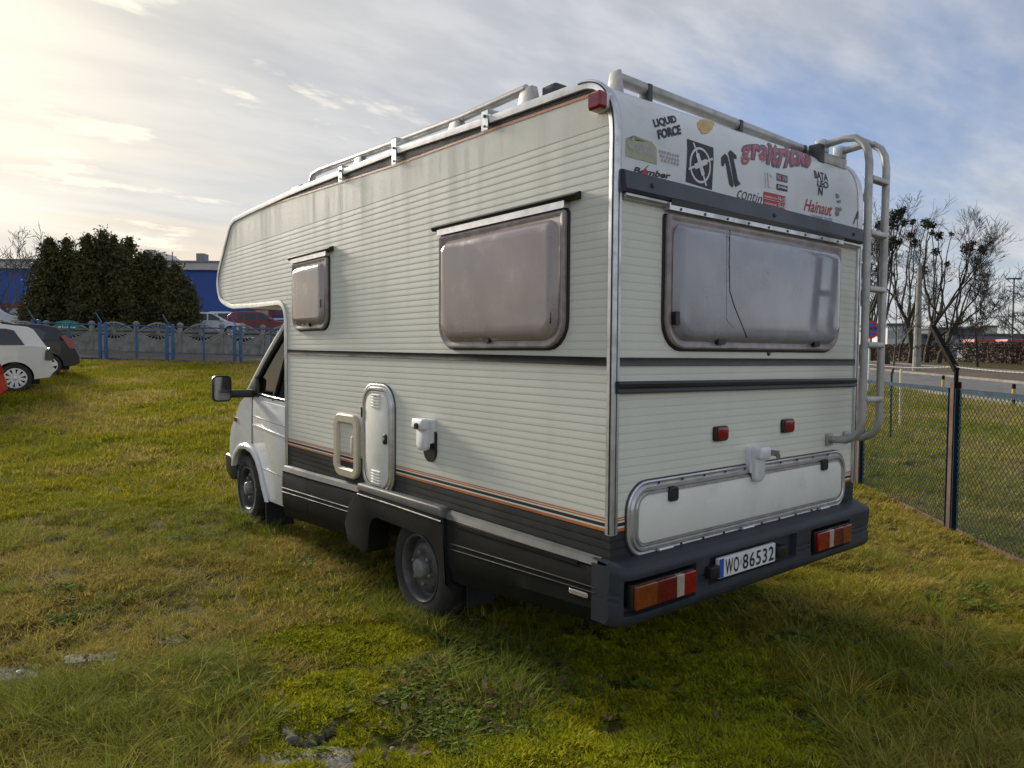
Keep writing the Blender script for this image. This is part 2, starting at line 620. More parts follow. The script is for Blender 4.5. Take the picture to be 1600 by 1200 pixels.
def rr(u0, u1, v0, v1, r, n=5):
    """rounded rectangle loop; r is a radius or (bl, br, tr, tl)"""
    rs = r if isinstance(r, (list, tuple)) else (r,) * 4
    pts = []
    cs = [(u0, v0, 1, 1, math.pi), (u1, v0, -1, 1, 1.5 * math.pi), (u1, v1, -1, -1, 0), (u0, v1, 1, -1, 0.5 * math.pi)]
    for (cu, cv, su, sv, a0), q in zip(cs, rs):
        q = max(q, 1e-4)
        for k in range(n + 1):
            a = a0 + k / n * math.pi / 2
            pts.append((cu + su * q + q * math.cos(a), cv + sv * q + q * math.sin(a)))
    return pts


def rrl(u0, u1, v0, v1, r, d, ins=0.0, n=5):
    rs = r if isinstance(r, (list, tuple)) else (r,) * 4
    rs = [max(q - ins, 0.001) for q in rs]
    return [(u, v, d) for u, v in rr(u0 + ins, u1 - ins, v0 + ins, v1 - ins, rs, n)]


side = lambda u, v, d: (-d, u, v)          # left wall of the motorhome, outward -x
rear = lambda u, v, d: (u, -d, v)          # rear wall, outward -y


def arc(c, r, a0, a1, n, ax=(0, 1)):
    return [(c[0] + r * math.cos(R_(a0 + (a1 - a0) * k / n)), c[1] + r * math.sin(R_(a0 + (a1 - a0) * k / n))) for k in range(n + 1)]


def text2d(body, shear=0.0, bold=0.0, space=1.0):
    """lettering as flat triangles in the unit square"""
    cu = bpy.data.curves.new('lettering', 'FONT')
    cu.body = body
    cu.shear = shear
    cu.offset = bold
    cu.space_character = space
    cu.resolution_u = 3
    ob = bpy.data.objects.new('lettering', cu)
    COL.objects.link(ob)
    bpy.context.view_layer.update()
    dg = bpy.context.evaluated_depsgraph_get()
    me = bpy.data.meshes.new_from_object(ob.evaluated_get(dg))
    bm = bmesh.new()
    bm.from_mesh(me)
    bmesh.ops.triangulate(bm, faces=bm.faces)
    v = np.array([p.co[:2] for p in bm.verts])
    bm.verts.index_update()
    f = [tuple(p.index for p in q.verts) for q in bm.faces]
    bm.free()
    bpy.data.objects.remove(ob)
    bpy.data.curves.remove(cu)
    bpy.data.meshes.remove(me)
    lo, hi = v.min(0), v.max(0)
    return (v - lo) / (hi - lo), f


# ================================================================== SETTING
def BUMP(x, y):
    r = np.hypot(np.asarray(x) - CAM[0], np.asarray(y) - CAM[1])
    return (fbm(x, y, 1.4, 3) - 0.5) * 0.09 * (1 - sstep(14, 20, r))


def HG(x, y):
    return H(x, y) + BUMP(x, y)


def LD(l, d):
    """lateral / depth along the ground from where the photographer stands"""
    h = np.array([CF[0], CF[1]]) / math.hypot(CF[0], CF[1])
    s = np.array([h[1], -h[0]])
    return CAM[:2] + s * l + h * d


def ground_mat(name, c1, c2, c3, s1=0.35, s2=2.6, bump=0.5, rough=0.95):
    m = bpy.data.materials.new(name)
    m.use_nodes = True
    t = NT(m.node_tree)
    b = m.node_tree.nodes['Principled BSDF']
    pos = t.n('ShaderNodeNewGeometry').outputs['Position']
    a = t.ramp(t.noise(pos, s1, 4, 0.6, 0.4), 0.36, 0.62)
    k = t.ramp(t.noise(pos, s2, 5, 0.65), 0.40, 0.62)
    f = t.noise(pos, 38, 4, 0.7)
    c = t.mix(a, c1, c2)
    c = t.mix(t.math('MULTIPLY', k, 0.7), c, c3)
    c = t.mix(t.ramp(f, 0.35, 0.68), t.mix(1.0, c, (0.55, 0.55, 0.5), 'MULTIPLY'), c)
    t.put(b, 'Base Color', c)
    b.inputs['Roughness'].default_value = rough
    b.inputs['Specular IOR Level'].default_value = 0.15
    bn = t.n('ShaderNodeBump', i_Strength=bump, i_Distance=0.03)
    t.put(bn, 'Height', t.math('ADD', t.noise(pos, 22, 5, 0.7), t.math('MULTIPLY', t.noise(pos, 3.0, 3), 1.5)))
    m.node_tree.links.new(bn.outputs[0], b.inputs['Normal'])
    return m


M['soil'] = ground_mat('turf_soil', (0.100, 0.092, 0.022), (0.135, 0.104, 0.032), (0.048, 0.036, 0.022))
M['asphalt'] = ground_mat('worn_asphalt', (0.19, 0.19, 0.195), (0.23, 0.23, 0.235), (0.15, 0.15, 0.15), 0.5, 3, 0.15, 0.85)
M['paving'] = ground_mat('brownish_worn_paving', (0.20, 0.165, 0.14), (0.25, 0.20, 0.17), (0.15, 0.125, 0.105), 0.5, 2, 0.2, 0.9)
M['walk'] = ground_mat('concrete_walk', (0.33, 0.31, 0.28), (0.38, 0.36, 0.33), (0.24, 0.21, 0.18), 0.3, 1.5, 0.15, 0.9)
M['dirtwalk'] = ground_mat('dirt_verge', (0.15, 0.115, 0.095), (0.19, 0.15, 0.12), (0.12, 0.09, 0.07), 0.3, 1.5, 0.3, 0.95)
M['slab'] = ground_mat('old_mossy_concrete', (0.30, 0.285, 0.25), (0.22, 0.21, 0.185), (0.17, 0.18, 0.06), 2.5, 7, 0.6, 0.95)
M['kerb'] = ground_mat('kerb_concrete', (0.36, 0.35, 0.33), (0.30, 0.29, 0.27), (0.22, 0.2, 0.17), 1.0, 4, 0.2, 0.9)


def axis_coords(lo, hi, step, grow, far):
    a = list(np.arange(lo, hi + 1e-6, step))
    s = step
    x = hi
    while x < far:
        s *= grow
        x += s
        a.append(x)
    s = step
    x = lo
    while x > -far:
        s *= grow
        x -= s
        a.insert(0, x)
    return np.array(a)


gx = axis_coords(-7, 14, 0.22, 1.13, 900)
gy = axis_coords(-5, 16, 0.22, 1.13, 900)
GX, GY = np.meshgrid(gx, gy)
GZ = HG(GX, GY) - 0.006
g = MB()
nx, ny = len(gx), len(gy)
g.v = [tuple(p) for p in np.stack([GX, GY, GZ], -1).reshape(-1, 3).tolist()]
g.f = [(i * nx + j, i * nx + j + 1, (i + 1) * nx + j + 1, (i + 1) * nx + j) for i in range(ny - 1) for j in range(nx - 1)]
g.m = [0] * len(g.f)
tag(g.build('ground', 'soil', recalc=False), 'rough grassy field rising gently away from the motorhome', 'ground', kind='structure')


def strip(name, m, l0, l1, d0, d1, off, label, cat, n=(40, 6), frame=LD, kind='structure', thick=0.0):
    b = MB()
    P = []
    for j in range(n[1] + 1):
        row = []
        for i in range(n[0] + 1):
            p = frame(l0 + (l1 - l0) * i / n[0], d0 + (d1 - d0) * j / n[1])
            row.append((p[0], p[1], float(H(p[0], p[1])) + off))
        P.append(row)
    b.grid(P)
    if thick:
        for row in (P[0], P[-1]):
            b.grid([row, [(x, y, z - thick) for x, y, z in row]])
    return tag(b.build(name, m, recalc=False), label, cat, kind=kind)


# left: lane between the two fences, car park behind
strip('lane', 'paving', -34, 10, 31.0, 36.1, 0.03, 'brownish worn lane running between the blue fence and the concrete fence', 'lane')
strip('car_park', 'asphalt', -48, 12, 37.2, 66, 0.88, 'grey car park behind the concrete fence', 'car park')

# right: street running off beyond the chain link fence
RD = np.array([0.66, 0.751])
RN = np.array([0.751, -0.66])


def ST(l, d):
    return RD * l + RN * d


strip('street', 'asphalt', -30, 170, 12.7, 18.6, 0.035, 'grey asphalt street beyond the chain link fence', 'street', n=(120, 8), frame=ST)
strip('dirt_verge', 'dirtwalk', -30, 170, 18.75, 23.6, 0.05, 'brown trodden verge beyond the street', 'verge', n=(120, 6), frame=ST)
strip('pavement', 'walk', -30, 170, 23.6, 25.2, 0.07, 'pale concrete pavement along the far verge', 'pavement', n=(120, 4), frame=ST)
for dd in (12.55, 18.6):
    strip('kerb', 'kerb', -30, 170, dd, dd + 0.16, 0.13, 'pale concrete kerb along the edge of the street', 'kerb', n=(120, 1), frame=ST, thick=0.16)
for o in COL.objects:
    if o.name.startswith('kerb'):
        o['group'] = 'kerbs of the street'
del dd

# old concrete paving under the moss near the camera
SLABPX = [
    ('old concrete paving slab with a white pebble on it, at the edge of the tall grass', [(-60, 1046), (72, 1037), (64, 1060), (-60, 1078)]),
    ('small broken concrete slab sunk between straw and pale moss', [(96, 1028), (196, 1020), (186, 1036), (100, 1042)]),
    ('little concrete chip showing through dry grass', [(238, 999), (290, 994), (288, 1008), (246, 1011)]),
    ('roundish bare concrete slab ringed by bright moss', [(436, 1138), (470, 1124), (530, 1122), (526, 1148), (490, 1166), (446, 1164)]),
    ('broad bare concrete slab with grey chippings at its mossy edge', [(404, 1190), (450, 1178), (548, 1174), (560, 1225), (420, 1235)]),
]
SLABPOLY = []
for lab, pts in SLABPX:
    P = gpoly(pts)
    SLABPOLY.append(P)
    cx, cy = np.mean(P, 0)
    b = MB()
    dense = []
    for i in range(len(P)):
        p, q = np.array(P[i]), np.array(P[(i + 1) % len(P)])
        for k in range(6):
            w = p + (q - p) * k / 6
            dense.append(w + rng.normal(0, 0.012, 2))
    z0 = float(HG(cx, cy))
    f2 = lambda u, v, d: (u, v, z0 + d)
    inn = [((p[0] - cx) * 0.93 + cx, (p[1] - cy) * 0.93 + cy) for p in dense]
    b.rings([[(p[0], p[1], -0.06) for p in dense], [(p[0], p[1], 0.012) for p in dense], [(p[0], p[1], 0.022) for p in inn]], f2)
    tag(b.build('concrete_slab', 'slab', smooth=50), lab, 'paving slab', 'overgrown concrete slabs', kind='structure')


# ================================================================== MOTORHOME
VW = 2.18
van = thing('motorhome', 'cream ribbed alcove motorhome with stickers on its rear, ladder and roof rails', 'motorhome', (1.09, 2.6, 0), absolute=True)


def bez(p0, p1, p2, n):
    return [((1 - t) ** 2 * p0[0] + 2 * t * (1 - t) * p1[0] + t * t * p2[0], (1 - t) ** 2 * p0[1] + 2 * t * (1 - t) * p1[1] + t * t * p2[1])
            for t in [k / n for k in range(n + 1)]]


# outline in (y, z), from the foot of the rear wall over the roof to the cab
REARARC = bez((0.0, 2.585), (0.0, 2.862), (0.22, 2.864), 16)
TOPLINE = REARARC + [(0.92, 2.884), (1.86, 2.928), (3.2, 2.953), (3.65, 2.955), (4.6, 2.946)] + bez((4.95, 2.935), (5.09, 2.925), (5.16, 2.845), 6) + \
    bez((5.40, 2.58), (5.60, 2.38), (5.49, 2.24), 8) + bez((5.46, 2.20), (5.40, 2.14), (5.05, 2.085), 6) + [(4.4, 2.068)] + bez((3.86, 2.066), (3.715, 2.06), (3.705, 1.93), 6)
OUT = [(0.0, 0.70)] + TOPLINE + [(3.70, 0.70)]


def yspan(z):
    ys = []
    n = len(OUT)
    for i in range(n):
        (y1, z1), (y2, z2) = OUT[i], OUT[(i + 1) % n]
        if (z1 <= z < z2) or (z2 <= z < z1):
            ys.append(y1 + (y2 - y1) * (z - z1) / (z2 - z1))
    return (min(ys), max(ys)) if ys else None


def ribrows(z0, z1, pitch=0.037, depth=0.0013):
    """(z, inset) rows of a sheet with pressed horizontal grooves"""
    rows = []
    z = z0
    while z < z1:
        rows += [(z, 0.0), (z + pitch * 0.25, 0.0), (z + pitch * 0.70, depth * 0.7), (z + pitch * 0.82, depth)]
        z += pitch
    rows.append((z1, 0.0))
    return rows


STRIPES = [(0.70, 0.885, 1), (0.885, 0.8985, 2), (0.8985, 0.9065, 0), (0.9065, 0.922, 3), (0.922, 0.930, 0), (0.930, 0.9365, 2), (0.9365, 0.940, 0), (0.940, 0.947, 2)]


def wallrows(top_rib, top):
    rows = []
    for a, c, mi in STRIPES:
        if mi == 1:
            rows += [(z, i, 1) for z, i in ribrows(a, c)[:-1]]
        else:
            rows.append((a, 0.0, mi))
    rows += [(z, i, 0) for z, i in ribrows(0.947, top_rib)]
    z = top_rib + 0.03
    while z < top:
        rows.append((z, 0.0, 0))
        z += 0.02
    rows.append((top - 0.0005, 0.0, 0))
    return rows


for sgn in (0, 1):
    b = MB()
    rows = [r for r in wallrows(2.648, 2.955) if yspan(r[0])]
    vs = []
    for z, ins, mi in rows:
        a, c = yspan(z)
        x = ins if sgn == 0 else VW - ins
        vs += [(x, a, z), (x, c, z)]
    for i in range(len(rows) - 1):
        b.f.append((2 * i, 2 * i + 1, 2 * i + 3, 2 * i + 2))
        b.m.append(rows[i][2])
    b.v = vs
    b.build('side_wall', ['cream', 'anthracite', 'orange', 'blackstripe'], van, smooth=0, recalc=False)

# rear wall
b = MB()
rows = wallrows(2.36, 2.40)
for z, ins, mi in rows:
    b.v += [(0.0, ins, z), (VW, ins, z)]
for i in range(len(rows) - 1):
    b.f.append((2 * i, 2 * i + 1, 2 * i + 3, 2 * i + 2))
    b.m.append(rows[i][2])
b.build('rear_wall', ['cream', 'anthracite', 'orange', 'blackstripe'], van, smooth=0, recalc=False)

# roof skin: rear cap, roof, alcove nose and alcove floor
b = MB()
prof = [(0.0, 2.39)] + TOPLINE + [(3.70, 1.30)]
for i in range(len(prof) - 1):
    pass
xs = [0.0, 0.012, 0.06, 0.5, 1.09, 1.68, VW - 0.06, VW - 0.012, VW]
b.grid([[(x, y, z) for x in xs] for y, z in prof])
b.build('roof', 'gelcoat', van, smooth=40, recalc=False)
b = MB()
b.box(0.02, VW - 0.02, 0.02, 3.69, 0.58, 0.705)
b.box(0.25, VW - 0.25, 0.6, 5.2, 0.36, 0.58)
b.box(0.1, VW - 0.1, 0.06, 0.6, 0.52, 0.60)
b.box(0.45, 0.55, 0.9, 4.9, 0.30, 0.37)
b.box(1.63, 1.73, 0.9, 4.9, 0.30, 0.37)
b.tube([(0.2, 1.68, 0.31), (1.98, 1.68, 0.31)], 0.06, 10)
b.tube([(0.25, 4.95, 0.30), (1.93, 4.95, 0.30)], 0.05, 10)
b.box(0.5, 0.9, 2.3, 3.2, 0.24, 0.4)
b.build('chassis', 'under', van)
b = MB()
b.box(0.02, VW - 0.02, 3.66, 3.69, 0.72, 1.95)
b.build('front_bulkhead', 'cream', van)

# aluminium edge trim along the left outline (and its mirror image on the right)
for sx, s in ((0.0, -1), (VW, 1)):
    path = [(0.0, 0.875)] + [(0.0, 2.39)] + TOPLINE + [(3.70, 1.7), (3.70, 0.70)]
    b = MB()
    loops = []
    n = len(path)
    for i, (y, z) in enumerate(path):
        a, c = path[max(i - 1, 0)], path[min(i + 1, n - 1)]
        d = Vector((0, c[0] - a[0], c[1] - a[1])).normalized()
        nrm = Vector((0, -d.z, d.y)) * (1 if True else -1)
        # outward normal: left of the direction of travel (path runs up, over and forward)
        p = Vector((sx, y, z))
        o = Vector((s, 0, 0))
        prof2 = [(-0.030, 0.003), (-0.026, 0.009), (-0.004, 0.012), (0.008, 0.012), (0.012, 0.006), (0.012, -0.010), (0.008, -0.030), (0.003, -0.036), (-0.002, -0.034), (-0.002, -0.004)]
        # (along inward wall, outward) on the wall face then round the corner
        loops.append([p + nrm * u + o * v for u, v in prof2])
    m = len(loops[0])
    vs = [q for l in loops for q in l]
    fs = [(i * m + k, i * m + (k + 1) % m, (i + 1) * m + (k + 1) % m, (i + 1) * m + k) for i in range(n - 1) for k in range(m)]
    b.add(vs, fs)
    o = b.build('edge_trim', 'alu', van, smooth=40)
    b = MB()
    b.tube([(sx + s * 0.0125, y, z) for y, z in [(0.001, 0.88), (0.001, 2.39)] + REARARC], 0.0035, 6)
    b.build('rubber_bead', 'rubber', o)
    # rear face leg of the corner profile
    b = MB()
    x0, x1 = (0.002, 0.034) if s < 0 else (VW - 0.034, VW - 0.002)
    b.prism(rr(x0, x1, 0.875, 2.372, 0.004, 2), rear, -0.004, 0.009)
    b.tube([((x0 + x1) / 2 + s * 0.004, -0.0095, 0.88), ((x0 + x1) / 2 + s * 0.004, -0.0095, 2.37)], 0.004, 6, mi=1)
    b.build('corner_profile', ['alu', 'rubber'], o)

# dark band with orange line under the roof edge
OR = [(0.10, 2.797), (0.9, 2.818), (1.87, 2.834), (2.64, 2.866), (3.6, 2.902), (4.5, 2.926), (4.95, 2.93)]
oy = [p[0] for p in OR]
oz = [p[1] for p in OR]
ys = np.linspace(0.10, 4.93, 60)
topz = np.interp(ys, [0.0, 0.10, 0.2, 0.34, 0.92, 1.86, 3.2, 3.65, 4.6, 4.95], [2.80, 2.83, 2.858, 2.862, 2.874, 2.918, 2.944, 2.946, 2.936, 2.932])
for nm, lo, hi, mm in (('roof_band', 0.013, None, 'brownstripe'), ('roof_line', -0.003, 0.009, 'orange')):
    b = MB()
    P0, P1 = [], []
    for y, t in zip(ys, topz):
        z = np.interp(y, oy, oz)
        P0.append((-0.0025, y, z + lo))
        P1.append((-0.0025, y, max(t - 0.02, z + lo + 0.001) if hi is None else z + hi))
    b.grid([P0, P1])
    b.build(nm, mm, van, smooth=0, recalc=False)

# waist moulding, side and rear
b = MB()
wprof = [(1.612, 0.0), (1.614, 0.009), (1.622, 0.006), (1.640, 0.006), (1.648, 0.009), (1.650, 0.0)]
zt = lambda y: 0.030 * y / 3.7
b.grid([[(-d, y, z + zt(y)) for z, d in wprof] for y in (0.034, 1.2, 2.4, 3.66)])
b.build('waist_moulding', 'brownstripe', van, smooth=30, recalc=False)
b = MB()
b.grid([[(x, -d, z - 0.004 * x) for z, d in wprof] for x in (0.036, 2.144)])
b.build('waist_moulding', 'trimdark', van, smooth=30, recalc=False)


# ---- windows
def window(u0, u1, v0, v1, r, fmap, pane, bulge, rail, name='window', stays=(), latches=(), top_plain=True, flip=1):
    rs = (r, r, 0.02, 0.02)
    w = MB()
    w.rings([rrl(u0, u1, v0, v1, rs, -0.01), rrl(u0, u1, v0, v1, rs, 0.022), rrl(u0, u1, v0, v1, rs, 0.030, 0.008),
             rrl(u0, u1, v0, v1, rs, 0.030, 0.02), rrl(u0, u1, v0, v1, rs, 0.024, 0.03)], fmap)
    root = w.build(name, 'frameacr', van, smooth=40)
    b = MB()
    b.rings([rrl(u0 - 0.012, u1 + 0.012, v0 - 0.012, v1, (r + 0.012, r + 0.012, 0.02, 0.02), 0.0, 0.0),
             rrl(u0 - 0.012, u1 + 0.012, v0 - 0.012, v1, (r + 0.012, r + 0.012, 0.02, 0.02), 0.010, 0.004),
             rrl(u0 - 0.012, u1 + 0.012, v0 - 0.012, v1, (r + 0.012, r + 0.012, 0.02, 0.02), 0.010, 0.03)], fmap, first=False, last=False)
    b.build('seal', 'rubber', root, smooth=40)
    i = 0.036
    pr = (max(r - 0.02, 0.04),) * 2 + (0.07, 0.07)
    b = MB()
    L = [rrl(u0 + i, u1 - i, v0 + i, v1 - i * 1.1, pr, 0.026, 0.0, 7)]
    for k, (ins, d) in enumerate(((0.004, 0.030), (0.018, 0.030 + bulge * 0.65), (0.032, 0.030 + bulge * 0.93), (0.055, 0.030 + bulge))):
        L.append(rrl(u0 + i, u1 - i, v0 + i, v1 - i * 1.1, pr, d, ins, 7))
    b.rings(L, fmap, first=False)
    b.build('pane', pane, root, smooth=60)
    b = MB()
    ru0, ru1, rv0, rv1 = rail
    b.prism([(rv0 + 0.014, 0.0), (rv0 + 0.014, 0.030), (rv0 + 0.030, 0.040), (rv1 - 0.012, 0.036), (rv1, 0.012), (rv1, 0.0)],
            lambda a, d, u: fmap(u, a, d), ru0, ru1)
    b.build('awning_rail', 'blackplastic', root, smooth=30)
    b = MB()
    b.prism(rr(u0 - 0.005, u1 + 0.005, rv0 - 0.018, rv0 + 0.014, 0.004, 2), fmap, 0.0, 0.036)
    b.build('hinge_strip', 'alu', root, smooth=30)
    for (u, v, w_, h_) in stays:
        b = MB()
        b.prism(rr(u - w_ / 2, u + w_ / 2, v - h_ / 2, v + h_ / 2, 0.006, 3), fmap, 0.020, 0.052)
        b.build('stay', 'blackplastic', root)
    for (u, v, w_, h_) in latches:
        b = MB()
        b.prism(rr(u - w_ / 2, u + w_ / 2, v - h_ / 2, v + h_ / 2, 0.006, 3), fmap, 0.020, 0.046)
        b.build('latch', 'blackplastic', root)
    return root


def SD(px, py, x=0.0):
    p = onplane(px, py, 0, x)
    return p[1], p[2]


def RE(px, py, y=0.0):
    p = onplane(px, py, 1, y)
    return p[0], p[2]


window(0.285, 1.335, 1.69, 2.325, 0.13, side, 'pane_side', 0.026, (0.205, 1.40, 2.345, 2.392), stays=[(0.36, 1.83, 0.03, 0.055)], latches=[(0.86, 1.735, 0.055, 0.03)])
window(2.845, 3.50, 1.835, 2.365, 0.10, side, 'pane_side', 0.024, (2.775, 3.565, 2.385, 2.432), stays=[(2.91, 2.02, 0.025, 0.06)], latches=[(3.15, 1.875, 0.05, 0.03)])
wr = window(0.325, 1.905, 1.69, 2.305, 0.13, rear, 'pane_rear', 0.030, (0.33, 1.905, 2.335, 2.350),
            stays=[(0.372, 1.83, 0.03, 0.06)], latches=[(0.72, 1.728, 0.06, 0.03), (1.62, 1.728, 0.06, 0.03)])
# crack and curtain edge in the rear pane
b = MB()
ck = [RE(*p, -0.07) for p in ((1143, 358), (1142, 410), (1143, 455), (1150, 478), (1160, 503), (1170, 528))]
b.tube([(u, -0.0608, v) for u, v in ck], 0.0022, 5)
b.build('crack', 'rubber', wr)
b = MB()
c2 = [RE(*p, -0.07) for p in ((1139, 356), (1138, 430), (1138, 500), (1149, 512))]
b.tube([(u, -0.0602, v) for u, v in c2], 0.0016, 5)
b.build('curtain_edge', 'inkgreydark', wr)
# rail of screws over the rear window
for k in range(9):
    u = 0.40 + k * 0.18
    b = MB()
    b.lathe([(0.0, 0.003), (0.006, 0.003), (0.007, 0.0)], (u, -0.037, 2.326), (0, -1, 0), 8)
    b.build('screw', 'blackplastic', wr)

# rain visor between rear cap and rear wall, with silver rail below
b = MB()
vp = [(2.452, 0.0), (2.456, 0.012), (2.448, 0.030), (2.372, 0.040), (2.360, 0.030), (2.356, 0.0)]
b.prism(vp, lambda a, d, u: rear(u, a - 0.008 * u, d), 0.03, 2.155)
vis = b.build('rain_visor', 'visor', van, smooth=30)
b = MB()
b.prism([(2.357, 0.0), (2.357, 0.024), (2.345, 0.027), (2.338, 0.020), (2.332, 0.018), (2.330, 0.0)], lambda a, d, u: rear(u, a - 0.008 * u, d), 0.045, 2.14)
b.build('silver_rail', 'alu', vis, smooth=30)
for u in (0.20, 1.17, 2.03):
    b = MB()
    b.lathe([(0.0, 0.008), (0.010, 0.006), (0.012, 0.0)], (u, -0.036, 2.405 - 0.008 * u), (0, -1, 0), 10)
    b.build('plug', 'blackplastic', vis)

# black awning rail on the rear
b = MB()
b.prism([(1.545, 0.0), (1.547, 0.024), (1.535, 0.032), (1.520, 0.030), (1.516, 0.020), (1.500, 0.026), (1.492, 0.016), (1.492, 0.0)],
        lambda a, d, u: rear(u, a - 0.010 * u, d), 0.01, 2.135)
b.build('black_rail', 'blackplastic', van, smooth=30)
b = MB()
b.lathe([(0.0, 0.006), (0.012, 0.004), (0.014, 0.0)], (1.20, -0.001, 1.672), (0, -1, 0), 10)
b.build('wall_plug', 'blackplastic', van)

# red reflectors
for px0, px1, py0, py1 in ((1119, 1139, 666, 689), (1225, 1242, 655, 676)):
    u0, v1 = RE(px0, (py0 + 1), -0.02)
    u1, v0 = RE(px1, py1 - 1, -0.02)
    b = MB()
    b.rings([rrl(u0, u1, v0, v1, 0.014, 0.0), rrl(u0, u1, v0, v1, 0.014, 0.014), rrl(u0, u1, v0, v1, 0.014, 0.017, 0.004)], rear)
    o = b.build('reflector', 'blackplastic', van)
    b = MB()
    b.rings([rrl(u0 + 0.017, u1 - 0.003, v0 + 0.010, v1 - 0.006, 0.010, 0.010), rrl(u0 + 0.017, u1 - 0.003, v0 + 0.010, v1 - 0.006, 0.010, 0.020), rrl(u0 + 0.017, u1 - 0.003, v0 + 0.010, v1 - 0.006, 0.010, 0.022, 0.004)], rear)
    b.build('lens', 'redlens', o)

# red clearance lamp high on the side
yc, zc = SD(932, 158, -0.05)
b = MB()
b.rings([rrl(yc - 0.042, yc + 0.042, zc - 0.036, zc + 0.036, 0.012, -0.0), rrl(yc - 0.042, yc + 0.042, zc - 0.036, zc + 0.036, 0.012, 0.030)], side)
o = b.build('clearance_lamp', 'white', van)
b = MB()
b.rings([rrl(yc - 0.042, yc + 0.038, zc - 0.038, zc + 0.038, 0.016, 0.030), rrl(yc - 0.042, yc + 0.038, zc - 0.038, zc + 0.038, 0.016, 0.062), rrl(yc - 0.042, yc + 0.038, zc - 0.038, zc + 0.038, 0.016, 0.072, 0.010)], side)
b.build('lens', 'redlens', o)


# ---- hatches
def hatch(name, u0, u1, v0, v1, r, fmap, border=0.055, panel='creamflat', fm='alu', depth=0.022):
    b = MB()
    q = lambda d, i: rrl(u0, u1, v0, v1, r, d, i, 8)
    b.rings([q(-0.005, 0), q(depth * 0.5, 0.0), q(depth * 0.65, 0.006), q(depth * 0.55, border * 0.30), q(depth, border * 0.42), q(depth, border * 0.62),
             q(depth * 0.6, border * 0.74), q(depth * 0.95, border * 0.84), q(depth * 0.95, border)], fmap, last=False)
    root = b.build(name, fm, van, smooth=40)
    b = MB()
    b.rings([q(depth * 0.3, border * 0.9), q(depth * 0.8, border * 0.98), q(depth * 0.88, border * 1.05)], fmap, first=False)
    b.build('panel', panel, root, smooth=40)
    b = MB()
    b.rings([q(depth * 0.62, border * 0.71), q(depth * 0.66, border * 0.735), q(depth * 0.62, border * 0.76)], fmap, first=False, last=False)
    b.build('seal', 'rubber', root, smooth=40)
    b = MB()
    b.rings([q(0.001, -0.006), q(0.006, -0.004), q(0.006, 0.004)], fmap, first=False, last=False)
    b.build('sealant', 'trimdark', root, smooth=40)
    return root


h = hatch('gas_locker_door', 1.875, 2.315, 0.730, 1.455, 0.15, side, 0.060)
for v0 in (1.30, 0.795):
    for k in range(5):
        b = MB()
        z = v0 + k * 0.019 - (0.0 if v0 > 1 else 0)
        b.rings([[(u, v, 0.018) for u, v in rr(2.035, 2.165, z, z + 0.014, 0.006, 3)], [(u, v, 0.029) for u, v in rr(2.040, 2.160, z + 0.001, z + 0.008, 0.003, 3)]], side)
        b.build('louvre', 'creamflat', h)
b = MB()
b.rings([rrl(1.948, 1.992, 1.07, 1.135, 0.014, 0.018), rrl(1.948, 1.992, 1.07, 1.135, 0.014, 0.030), rrl(1.948, 1.992, 1.07, 1.135, 0.014, 0.033, 0.005)], side)
o = b.build('lock', 'blackplastic', h)
b = MB()
b.lathe([(0, 0.004), (0.008, 0.004), (0.009, 0)], (-0.033, 1.970, 1.105), (-1, 0, 0), 12)
b.build('lock_barrel', 'alu', o)
for z in (1.22, 0.87):
    b = MB()
    b.tube([(-0.020, 2.300, z), (-0.020, 2.300, z + 0.07)], 0.008, 8)
    b.build('hinge', 'rubber', h)

b = MB()
q = lambda d, i: rrl(2.355, 2.735, 0.775, 1.225, (0.09, 0.09, 0.09, 0.09), d, i, 6)
b.rings([q(-0.004, 0), q(0.020, 0), q(0.030, 0.010), q(0.030, 0.055), q(0.018, 0.068), q(0.001, 0.070)], side, first=False, last=False)
h = b.build('service_door', 'beige', van, smooth=40)
rows = [r for r in wallrows(2.648, 2.955) if 0.84 < r[0] < 1.165]
b = MB()
for z, ins, mi in rows:
    b.v += [(-0.006 + ins, 2.42, z), (-0.006 + ins, 2.67, z)]
for i in range(len(rows) - 1):
    b.f.append((2 * i, 2 * i + 1, 2 * i + 3, 2 * i + 2))
    b.m.append(rows[i][2])
b.build('panel', ['cream', 'anthracite', 'orange', 'blackstripe'], h, smooth=0, recalc=False)
b = MB()
b.rings([rrl(2.428, 2.462, 0.955, 1.075, 0.015, 0.0), rrl(2.428, 2.462, 0.955, 1.075, 0.015, 0.024), rrl(2.428, 2.462, 0.955, 1.075, 0.015, 0.028, 0.006)], side)
b.build('latch', 'beige', h)
for z in (0.87, 1.12):
    b = MB()
    b.box(-0.022, 0.0, 2.73, 2.752, z - 0.03, z + 0.03)
    b.build('hinge', 'beige', h)
del z

